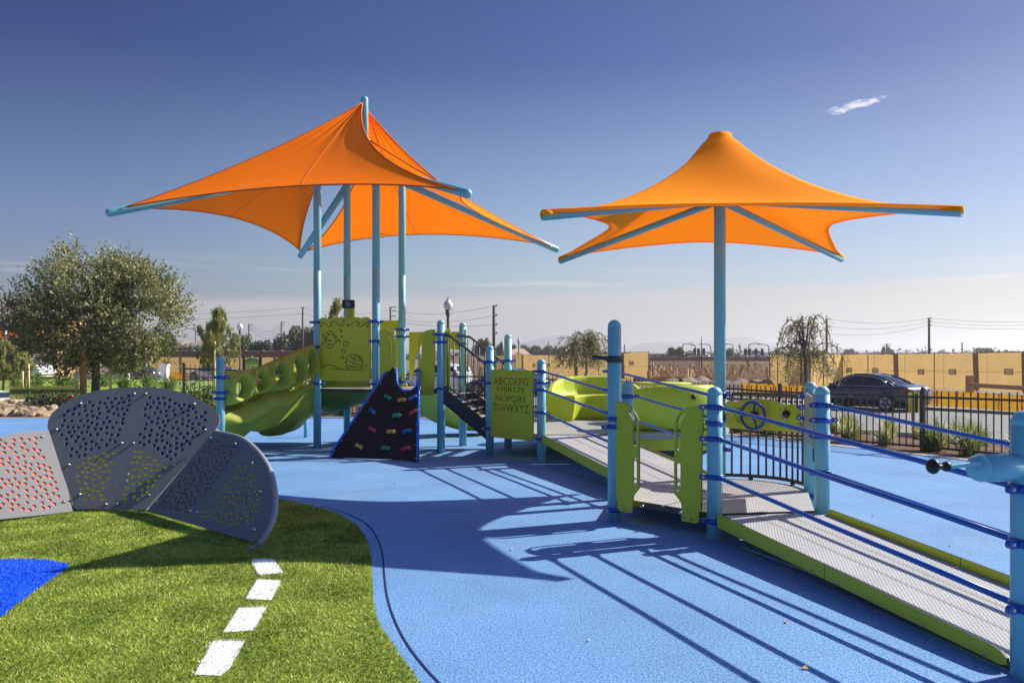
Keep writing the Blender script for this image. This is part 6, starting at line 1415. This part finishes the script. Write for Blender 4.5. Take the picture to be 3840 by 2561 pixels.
house(674, 800, 118, 1298, 1275, 'tan house with a grey brown hip roof above the brick wall', M['stucco'], M['roof'], windows=[(726, 747, 1300, 1313)])
house(600, 668, 124, 1294, 1277, 'blue grey house partly hidden behind the oak crown', mat('blue_grey_siding', (120, 132, 142), .9), M['roof'], windows=[(640, 655, 1298, 1308)])
house(985, 1140, 128, 1330, 1279, 'large terracotta tiled roof between the dark trees', M['stucco'], M['terra'], depth=14)
house(1700, 1720, 150, 1322, 1312, 'small pale house behind the stair handrail', M['stucco'], M['roof'])
house(1900, 1985, 160, 1332, 1306, 'low tan hip roof right of the small street lamp', M['stucco'], mat('tan_roof', (190, 166, 140), .9), slope=.25)
house(2430, 2535, 190, 1326, 1324, 'low pale flat building left of the bushy dark tree', mat('pale_green_wall', (170, 178, 170), .9), M['roof'], windows=[(2462, 2480, 1330, 1336)])

# building with orange awning at the far left
rt = empty('building', (W(60, 1300, 60)), 'tan block building with an orange canopy at the far left behind the oak', 'building')
b = MB(); p, q = W(44, 1180, 62), W(215, 1400, 62); b.box(((p.x + q.x) / 2, 64, (p.z + -1) / 2), (q.x - p.x, 4, p.z + 1)); b.build('tower', mat('tan_render', (214, 176, 112), .85), rt)
b = MB(); p, q = W(-260, 1234, 58), W(96, 1266, 58); b.box(((p.x + q.x) / 2, 60, (p.z + q.z) / 2), (q.x - p.x, 4, p.z - q.z)); b.build('awning', mat('orange_awning', (255, 168, 34), .7, trans=.4), rt)
b = MB(); p, q = W(-260, 1266, 58.5), W(88, 1390, 58.5); b.box(((p.x + q.x) / 2, 61, (p.z + q.z) / 2), (q.x - p.x, 4, p.z - q.z)); wl_ = b.build('wall', mat('brown_wall', (96, 78, 74), .9), rt)
for px in (12, -60, 84):
    b = MB(); p, q = W(px, 1196, 57.6), W(px, 1312, 57.6); b.box((p.x, 57.8, (p.z + q.z) / 2), (.2, .2, p.z - q.z)); b.build('column', M['white'], rt)
b = MB(); 
for y in (1208, 1216): b.bar(W(-260, y, 57.7), W(36, y, 57.7), .06, .08)
b.build('railing', M['pole'], rt)
rt = empty('flag_pole', (W(49, 1400, 70)), 'thin dark flag pole with a red and white striped flag at the left edge', 'flag pole'); b = MB(); b.tube([W(49, 1420, 70), W(49, 1108, 70)], .05, 8); b.build('pole', M['pole'], rt)
b = MB(); f0 = W(47, 1128, 70)
def FL(u, v): return f0 + V((-1.05 * u, .12 * sin(u * 9), -.75 * v - .55 * u + .06 * sin(u * 7)))
for k in range(7): b.grid(lambda u, v: FL(u, (k + v) / 7), 12, 1, mi=k % 2)
b.grid(lambda u, v: FL(u * .4, v * .55) + V((0, -.02, 0)), 6, 4, mi=2); b.build('flag', [mat('flag_red', (176, 34, 50), .8), M['white'], mat('flag_blue', (40, 48, 100), .8)], rt)
# white pillar by the lawn
b = MB(); p = atD(618, 55); b.box((p.x, p.y, p.z + .75), (.45, .45, 1.5)); b.box((p.x, p.y, p.z + 1.55), (.6, .6, .12)); tag(b.build('pillar', M['white'], None, loc=p), 'white square pillar at the far edge of the lawn', 'pillar')
for k, (px, D, lb) in enumerate(((380, 52, 'white low wall seen under the oak crown'),)):
    b = MB(); p = atD(px, D); b.box((p.x, p.y, p.z + .3), (3.6, .3, .6)); tag(b.build('low_wall', M['concrete'], None, loc=p), lb, 'wall')

# park sign
rt = empty('park_sign', atD(945, 44), 'green park notice board with an arched top above the slide wall', 'sign'); D = 44; b = MB()
for px in (915, 977): p = atD(px, D); t = W(px, 1339, D); b.box((p.x, p.y, (p.z + t.z) / 2), (.13, .13, t.z - p.z)); b.lathe(t, [(.05, 0), (.07, .05), (.05, .1), (.01, .12)], 10)
b.build('post', M['black'], rt); o = W(945, 1400, D - .08); q = lambda x, y: ((x - 945) / K * D, (1400 - y) / K * D)
me = curve_mesh([[q(920, 1400), q(971, 1400), q(971, 1348)] + [q(971 - 51 * t, 1348 - 6 * sin(pi * t)) for t in (.2, .4, .6, .8)] + [q(920, 1348)]], .05, .004); b = MB(); b.mesh(me, frame(o, (1, 0, 0), (0, 0, 1))); bd = b.build('board', mat('sign_green', (52, 118, 52), .6), rt)
b = MB(); me = curve_mesh([[q(922, 1376), q(969, 1376), q(969, 1357), q(922, 1357)]], .02, 0); b.mesh(me, frame(o + V((0, -.03, 0)), (1, 0, 0), (0, 0, 1))); b.build('yellow_panel', mat('sign_pale_green', (196, 204, 130), .6), bd)
b = MB(); me = curve_mesh([[q(922, 1398), q(969, 1398), q(969, 1377), q(922, 1377)]], .02, 0); b.mesh(me, frame(o + V((0, -.03, 0)), (1, 0, 0), (0, 0, 1))); b.build('white_panel', M['white'], bd)
b = MB(); me = curve_mesh([ell(*q(944, 1340), .055, .085)], .06, .004); b.mesh(me, frame(o + V((0, -.02, 0)), (1, 0, 0), (0, 0, 1))); b.build('emblem', mat('emblem_green', (130, 200, 90), .5), bd)
b = MB()
for s_, x, y, sz in (('THE PRESERVE', 946, 1354.5, .115), ): b.mesh(text_mesh(s_, sz, .006, spacing=1.05), frame(o + V(((x - 945) / K * D, -.035, (1400 - y) / K * D)), (1, 0, 0), (0, 0, 1)))
b.build('sign_text', M['white'], bd)
b = MB()
for s_, x, y, sz in (('THE PARKHOUSE', 947, 1364, .085),): b.mesh(text_mesh(s_, sz, .006), frame(o + V(((x - 945) / K * D, -.048, (1400 - y) / K * D)), (1, 0, 0), (0, 0, 1)))
b.build('sign_text', mat('sign_dark_text', (50, 80, 50), .7), bd)

# street sign seen from behind at the fence
rt = empty('street_sign', atD(3424, 18), 'two yellow sign plates on a perforated steel post beyond the picket fence', 'sign'); D = 17.2; p = atD(3424, D)
b = MB(); t = W(3424, 1469, D); b.bar(p, t, .05, .05, (0, 1, 0)); b.build('post', mat('galvanised_steel', (150, 150, 150), .4, .7), rt)
for px0, px1, dy in ((3406, 3430, 0), (3432, 3456, .02)):
    b = MB(); a, c = W(px0, 1472, D - .05), W(px1, 1548, D - .05); b.box(((a.x + c.x) / 2, D - .05 + dy, (a.z + c.z) / 2), (c.x - a.x, .006, a.z - c.z)); b.build('sign_plate', mat('yellow_green_plate', (240, 238, 120), .45, trans=.5), rt)
b = MB(); a, c = W(3431, 1474, D - .08), W(3441, 1546, D - .08); b.box(((a.x + c.x) / 2, D - .09, (a.z + c.z) / 2), (c.x - a.x, .02, a.z - c.z)); b.build('bracket', M['dark'], rt)
b = MB(); a = W(3424, 1469, D - .03)
for k in range(26): b.lathe((p.x - .0, D - .026, t.z - .05 - k * .055), [(.009, 0), (.009, .002)], 6, (0, -1, 0))
b.build('post_holes', M['black'], rt)

# ------------------------------------------------------------------ lamps, poles, wires
M['globe'] = mat('frosted_globe', (226, 228, 232), .08, var=.01, coat=.5); M['bronze'] = mat('bronze_pole', (112, 92, 76), .6)
def lamp(px, y_glob_top, y_glob_bot, D, label):
    p = atD(px, D); zt = EYE - (y_glob_top - HY) / K * D; zb = EYE - (y_glob_bot - HY) / K * D; h = zt - zb; rt = empty('street_lamp', p, label, 'street lamp', 'acorn street lamps')
    b = MB(); H_ = zb - p.z; b.lathe(p, [(.2, 0), (.2, .3), (.12, .5), (.085, .7), (.065, H_ - .35), (.075, H_ - .3), (.13, H_ - .12), (.10, H_ - .1), (.14, H_)], 14); b.build('pole', M['bronze'], rt)
    b = MB(); w = h * .44; b.lathe(V((p.x, p.y, zb)), [(w * .55, 0), (w * .85, h * .2), (w, h * .45), (w * .85, h * .7), (w * .5, h * .82), (w * .45, h * .85), (w * .5, h * .9), (w * .2, h)], 16); g_ = b.build('globe', M['globe'], rt)
    b = MB(); b.lathe(V((p.x, p.y, zt)), [(w * .18, 0), (w * .08, h * .06), (w * .14, h * .12), (w * .02, h * .3)], 8); b.build('finial', M['bronze'], g_)
lamp(1680, 1122, 1163, 37, 'acorn globe lamp rising behind the stair post, nearest and tallest'); lamp(900, 1212, 1238, 66, 'acorn globe lamp between the young pine and the dark tree'); lamp(1945, 1268, 1282, 100, 'tiny acorn globe lamp left of the bench weeping tree'); lamp(2775, 1290, 1304, 112, 'small acorn globe lamp right of the umbrella mast')
def upole(px, y_top, D, label, arms=(), w=.13, y_bot=None, side=1):
    p = atD(px, D); t = W(px, y_top, D); rt = empty('utility_pole', p, label, 'utility pole', 'utility poles'); b = MB(); b.tube([p, t], [w * 1.25, w], 8); b.build('pole', M['pole'], rt)
    tips_ = []
    for dy, l0, l1 in arms:
        b = MB(); a, c = W(px + l0, y_top + dy, D), W(px + l1, y_top + dy - (1 if l0 * l1 >= 0 else 0), D); b.bar(a, c, .1, .12); b.lathe(c, [(.05, -.1), (.08, 0), (.05, .15)], 6); b.build('cross_arm', M['pole'], rt); tips_.append((a, c))
    return tips_
tA = upole(1135, 1152, 120, 'thin utility pole left of the first tower mast', [(2, -4, 4), (24, -3, 3)]); upole(933, 1215, 190, 'utility pole with three short arms right of the left lamp', [(2, 0, 10), (12, 0, 9), (22, 0, 9)], .16); upole(733, 1237, 260, 'faint utility pole above the tan house', [(2, 0, 8), (9, 0, 8), (16, 0, 7)], .16); upole(1055, 1206, 190, 'utility pole above the grey green trees', [(3, 0, 11), (14, 0, 9)], .16)
tB = upole(1852, 1145, 96, 'tall utility pole with stacked insulators right of the stair', [(2, 0, 10), (38, 0, 10), (72, 0, 10), (105, 0, 10)], .17); tC = upole(1464, 1151, 130, 'utility pole seen between the tower masts', [(2, 0, 20), (16, 6, 20), (34, 4, 18)], .15)
tD = upole(3100, 1194, 120, 'utility pole behind the weeping tree near the dark car', [(2, 0, 6), (30, 0, 6), (55, 0, 6)], .17); tE = upole(3484, 1192, 118, 'tall utility pole with three short arms above the tan screen', [(2, -7, 7), (14, -6, 7), (28, -6, 7)], .16); upole(3326, 1289, 200, 'short crowded utility pole above the dark car', [(3, -16, 14), (9, -12, 12), (16, -10, 10)], .2); upole(3608, 1285, 200, 'short utility pole with a lamp arm on the right skyline', [(1, -6, 0), (26, -9, 9)], .16); upole(3139, 1290, 220, 'short pole with a lamp arm beside the weeping tree', [(1, 0, 8)], .16)
upole(2057, 1282, 120, 'thin dark pole left of the bench weeping tree', [], .07); upole(2342, 1292, 130, 'thin dark pole right of the tall gate post', [], .09)
def wire(pts, sag, label, r=.018):
    b = MB(); 
    for a, c in zip(pts, pts[1:]): b.tube([a.lerp(c, t / 10) - V((0, 0, sag * 4 * (t / 10) * (1 - t / 10))) for t in range(11)], r, 4)
    tag(b.build('power_line', M['pole'], None, loc=pts[0]), label, 'power line', 'overhead power lines')
wire([W(-200, 1178, 118), W(1135, 1154, 120), W(1464, 1163, 130), W(1852, 1147, 96)], .8, 'highest overhead wire crossing from the oak to the stacked insulator pole')
wire([W(-200, 1192, 118), W(1135, 1176, 120), W(1470, 1190, 130), W(1856, 1183, 96)], .8, 'second overhead wire across the left half of the sky'); wire([W(1190, 1196, 130), W(1470, 1203, 130), W(1856, 1217, 96)], .5, 'third overhead wire passing behind the tower masts')
for k, (y0, y1, y2, y3) in enumerate(((1196, 1194, 1193, 1186), (1224, 1224, 1206, 1198), (1252, 1249, 1219, 1212))):
    wire([W(3105, y0, 120), W(3484, y2, 118), W(4100, y3, 112)], .7, '%s overhead wire from the top over the tan screen at the right' % ORD[k])
for k, (ya, yb) in enumerate(((1217, 1208), (1227, 1222), (1237, 1236))): wire([W(943, ya, 190), W(1062, yb, 190)], 2.0, '%s slack wire from the top between two distant poles' % ORD[k], .035)
def road_light(px, y_top, D, dx, label):
    p = atD(px, D); t = W(px, y_top + 12, D); e = W(px + dx, y_top, D); m_ = W(px + dx * .55, y_top + 1, D); rt = empty('road_light', p, label, 'road light', 'road lights at the crossing'); b = MB(); b.tube(catmull([p, t, m_, e], 5), [.12] * 8 + [.08] * 8, 6); b.build('pole', mat('galvanised_pole', (134, 140, 146), .6), rt); b = MB(); b.box(e, (1.0, .3, .15)); b.build('lamp_head', M['dark'], rt)
for k, (px, yt, dx) in enumerate(((2560, 1288, 28), (2608, 1294, -12), (2665, 1291, -32), (2749, 1290, -28), (2808, 1288, 30), (2883, 1291, -32))): road_light(px, yt, 165, dx, 'curved road light at the hazy crossing, %s from the left' % ORD[k])
def sig_mast(px0, px1, y, D, sigs, label, plates, pc):
    rt = empty('traffic_signal', atD(px1, D), label, 'traffic signal'); b = MB(); b.tube([atD(px1, D), W(px1, y + 6, D), W((px0 + px1) / 2, y, D), W(px0, y - 2, D)], .1, 6); b.build('mast_arm', M['pole'], rt)
    for s in sigs: p = W(s, y + 1, D - .3); b = MB(); b.box(p, (.5, .35, 1.35)); h_ = b.build('signal_head', M['black'], rt)
    for x0, x1 in plates: a, c = W(x0, y + 1.5, D - .35), W(x1, y + 6, D - .35); b = MB(); b.box(((a.x + c.x) / 2, a.y, (a.z + c.z) / 2), (c.x - a.x, .05, a.z - c.z)); b.build('street_name_plate', mat('plate', pc, .6), rt)
sig_mast(2580, 2667, 1318, 160, (2605, 2619, 2639), 'traffic signal mast with green name plates left of the umbrella mast', ((2586, 2598), (2642, 2654)), (48, 140, 110))
sig_mast(2795, 2885, 1319, 160, (2795, 2811, 2835, 2858), 'traffic signal mast with blue name plates right of the umbrella mast', ((2820, 2834), (2839, 2853)), (60, 90, 210))

# ------------------------------------------------------------------ cars
def car(x, y, z, head, paint, label, name='sedan', L=4.84, Wd=1.85, Hh=1.47, dark=True, suv=False):
    rt = empty(name, (x, y, z), label, 'car', None if name == 'sedan' else None); Rm = Matrix.Rotation(head, 3, 'Z'); o = V((x, y, z)); T = lambda p: o + Rm @ V(p)
    pm = mat('car_paint', paint, .28, var=.02, coat=1.0, spec=.6); gm = mat('car_glass', (38, 44, 50), .06, var=.0); hw = Wd / 2; up = .28 if suv else 0
    # x forward; stations: x, hood/deck height, half width
    st = [(-2.40, .50, .62, .60), (-2.38, .60, .80, .74), (-2.30, .96, .95, .84), (-2.1, 1.02, 1.03, .89), (-1.75, 1.04, 1.06, .915), (-1.2, .98, 1.02, .925), (-.4, .95, .99, .925), (.5, .93, .97, .925), (1.0, .92, .97, .92), (1.35, .86, .93, .91), (1.8, .78, .86, .90), (2.15, .70, .77, .85), (2.36, .60, .66, .74), (2.43, .5, .52, .55)]
    k_ = L / 4.84; rows = []; m_ = 0
    for sx, zb, zc, w in st:
        zl = .20 if abs(sx) < 2.2 else .28; w = w * Wd / 1.85
        half = [(0, zl), (w * .8, zl), (w * .97, zl + .1), (w, .48), (w * .99, zb * .85), (w * .93, zb), (w * .72, zc), (0, zc + .015)]
        half = [(a, c + up * (c > .45)) for a, c in half]; ring_ = half + [(-a, c) for a, c in reversed(half[1:-1])]; m_ = len(ring_); rows += [T((sx * k_, a, c)) for a, c in ring_]
    b = MB(); n = len(st); b.add(rows, [(i * m_ + j, (i + 1) * m_ + j, (i + 1) * m_ + (j + 1) % m_, i * m_ + (j + 1) % m_) for i in range(n - 1) for j in range(m_)], 0, True); b.add(rows[:m_], [tuple(range(m_))]); b.add(rows[-m_:], [tuple(reversed(range(m_)))])
    bo = b.build('body', pm, rt); s = bo.modifiers.new('sub', 'SUBSURF'); s.levels = s.render_levels = 1
    # cabin: glass below, roof skin above
    if suv: gh = [(-2.2, 1.0, .80, 0), (-2.0, 1.6, .68, 1), (-1.2, 1.72, .70, 1), (.2, 1.72, .70, 1), (.7, 1.5, .70, 1), (1.25, 1.15, .78, 0)]
    else: gh = [(-1.78, 1.02, .74, 0), (-1.30, 1.24, .66, 1), (-.85, 1.40, .62, 1), (-.35, 1.462, .61, 1), (.15, 1.455, .62, 1), (.55, 1.36, .64, 1), (1.0, 1.12, .70, 1), (1.30, .94, .76, 0)]
    zb = .92 + up * .8; rows = []
    for gx, zt, w, f in gh:
        w *= Wd / 1.85; wb = .86 * Wd / 1.85; zt = max(zt, zb + .02)
        half = [(wb, zb - .03), ((w + wb) / 2 + .02, (zb + zt) / 2), (w + .015, zt - .07), (w * .86, zt - .012), (0, zt + .01)]; rr_ = half + [(-a, c) for a, c in reversed(half[:-1])]; m2 = len(rr_); rows += [T((gx * k_, a, c)) for a, c in rr_]
    b = MB(); n2 = len(gh)
    for i in range(n2 - 1):
        for j in range(m2 - 1):
            roof_ = (2 <= j <= m2 - 4) and (gh[i][3] and gh[i + 1][3]) and (gh[i][1] > 1.38 or gh[i + 1][1] > 1.38) and (gh[i][1] > 1.3 and gh[i + 1][1] > 1.3)
            b.add([rows[i * m2 + j], rows[(i + 1) * m2 + j], rows[(i + 1) * m2 + j + 1], rows[i * m2 + j + 1]], [(0, 1, 2, 3)], 1 if roof_ else 0, True)
    b.build('cabin', [gm, pm], rt, weld=True)
    b = MB()                                          # pillars and rails over the glass
    for s in (-1, 1):
        q = lambda i, j: rows[i * m2 + (j if s == 1 else m2 - 1 - j)]
        b.tube([q(i, 2) for i in range(n2)], .035, 6); kB = 3 if not suv else 2
        for i in (kB,) + ((1,) if not suv else (1, 3)): b.tube([q(i, 0), q(i, 1), q(i, 2)], .036 if i == kB else .05, 6)
        b.tube([q(i, 3) for i in range(n2)], .028, 6)
    b.build('pillars', pm, rt)
    b = MB()
    for s in (-1, 1):
        w0 = .875 * Wd / 1.85
        if dark: b.tube([T((-1.38 * k_, s * w0, 1.0)), T((-1.42 * k_, s * .83, 1.10)), T((-1.12 * k_, s * .76, 1.27)), T((-.6 * k_, s * .715, 1.37)), T((.0, s * .71, 1.385)), T((.5 * k_, s * .735, 1.29)), T((1.0 * k_, s * .80, 1.07)), T((1.2 * k_, s * w0, .965)), T((0, s * (w0 + .012), .965)), T((-1.38 * k_, s * w0, 1.0))], .012, 5)
    if dark: b.build('window_trim', M['steel'], rt)
    tyre, rim_m = M['black'], mat('alloy_rim', (186, 188, 194), .3, .6)
    for wx in (-1.44, 1.44):
        for s in (-1, 1):
            c_ = T((wx * k_, s * (hw - .10), .325)); ax_ = Rm @ V((0, s, 0)); b = MB()
            b.lathe(T((wx * k_, s * (hw - .13), .37)), [(.40, 0), (.40, .122)], 28, ax_); b.build('wheel_arch', M['black'], rt)
            b = MB(); b.lathe(c_ - ax_ * .12, [(.22, 0), (.31, .01), (.325, .04), (.325, .2), (.31, .23), (.235, .235)], 28, ax_); wh = b.build('wheel', tyre, rt)
            b = MB(); b.lathe(c_ + ax_ * .10, [(.235, 0), (.235, .016), (.205, .018), (.19, -.02), (.06, -.03)], 28, ax_)
            for k in range(5):
                a = 2 * pi * k / 5 + .3; d = Rm @ V((cos(a), 0, sin(a))); b.bar(c_ + ax_ * .10 + d * .04, c_ + ax_ * .112 + d * .215, .085, .02, ax_)
            b.lathe(c_ + ax_ * .10, [(.06, 0), (.06, .02), (.02, .025)], 12, ax_); b.build('rim', rim_m, wh)
    for s in (-1, 1):
        b = MB(); b.grid(lambda u, v: T(((-2.335 + .33 * (u ** 1.3)) * k_ - (.035 if u < .5 else 0), s * (.52 + .37 * min(1, u * 1.6)) * hw / .925 * 1.0 + s * .012, (.76 + .15 * v) + up)), 6, 2); b.build('tail_light', mat('tail_lamp_red', (190, 22, 30), .2, coat=.6), rt)
        b = MB(); b.box(T((2.18 * k_, s * .66, .66 + up)), (.3, .34, .12), head); b.build('headlight', M['globe'], rt)
        b = MB(); b.box(T((.98 * k_, s * (hw + .07), 1.0 + up * .9)), (.12, .2, .13), head); b.build('mirror', pm, rt, bevel=.02)
        for wx in (-.42, .68): b = MB(); b.box(T((wx * k_, s * (hw + .008), .82 + up)), (.18, .025, .03), head); b.build('door_handle', pm, rt)
    b = MB(); b.box(T((-2.385 * k_, 0, .80 + up)), (.02, .42, .2), head); b.build('number_plate', M['white'], rt)
    b = MB(); b.box(T((-2.41 * k_, 0, .40)), (.08, 1.45, .05), head); b.build('bumper_trim', M['steel'] if dark else M['dark'], rt)
    return rt
hd = atan2(sin(radians(180 - 58)), cos(radians(180 - 58)))
pc = W(3327, 1545, 31.6); hv = V((cos(hd), sin(hd), 0)); sv = V((-sin(hd), cos(hd), 0))
# rear left wheel stands at photo column 3327
cx_, cy_ = pc.x + hv.x * 1.44 - sv.x * .82, pc.y + hv.y * 1.44 - sv.y * .82
car(cx_, cy_, -.685, hd, (34, 40, 66), 'dark navy sedan parked on the street behind the picket fence')
def car_at(px, D, head, paint, label, suv=False, name='car'):
    p = atD(px, D); car(p.x, p.y, p.z + .02, radians(head), paint, label, name, suv=suv, dark=False)
car_at(1352, 52, 140, (225, 226, 228), 'white car seen under the sea creature panel'); car_at(1625, 47, 150, (232, 234, 236), 'white van-like car behind the climbing wall and slide post', True)
car_at(1905, 44, 150, (70, 84, 110), 'blue grey car behind the alphabet panel'); car_at(1000, 58, 160, (60, 72, 100), 'dark blue car beside the park sign'); car_at(60, 52, 170, (220, 222, 226), 'white car in front of the orange canopy building')
car_at(800, 74, 165, (220, 220, 222), 'white car in front of the left screen fence'); car_at(500, 64, 170, (40, 44, 60), 'dark car half hidden under the oak crown')

# a few fallen leaves on the rubber
for k, (px, py) in enumerate(((1606, 1786), (1920, 2058), (2538, 2112), (3285, 1789), (3271, 1936), (3022, 2504), (2210, 2400), (1480, 1812), (2950, 2330), (3560, 2050))):
    p = G(px, py, .006); b = MB(); a = k * 1.3; s_ = .006 + .004 * (k % 3); b.add([p + V((cos(a) * s_ * 1.8, sin(a) * s_ * 1.8, .004)), p + V((-sin(a) * s_, cos(a) * s_, .010)), p - V((cos(a) * s_ * 1.8, sin(a) * s_ * 1.8, -.003)), p + V((sin(a) * s_, -cos(a) * s_, 0))], [(0, 1, 2), (0, 2, 3)])
    tag(b.build('fallen_leaf', M['wood2'] if k % 3 else M['label'], None, loc=p), 'small dry leaf lying on the blue rubber surface', 'leaf', 'fallen leaves on the blue surface')

# ------------------------------------------------------------------ haze
hz = MB(); hz.box((0, 1500, 37.0), (19000, 17000, 80.0)); ho = hz.build('haze', []); tag(ho, kind='stuff')
hm_ = bpy.data.materials.new('haze'); hm_.use_nodes = True; t = hm_.node_tree
for n_ in list(t.nodes): t.nodes.remove(n_)
vo = t.nodes.new('ShaderNodeVolumePrincipled'); ou = t.nodes.new('ShaderNodeOutputMaterial'); vo.inputs['Density'].default_value = .0005; vo.inputs['Color'].default_value = (.90, .90, .92, 1); vo.inputs['Anisotropy'].default_value = .6
t.links.new(vo.outputs[0], ou.inputs['Volume']); ho.data.materials.append(hm_)
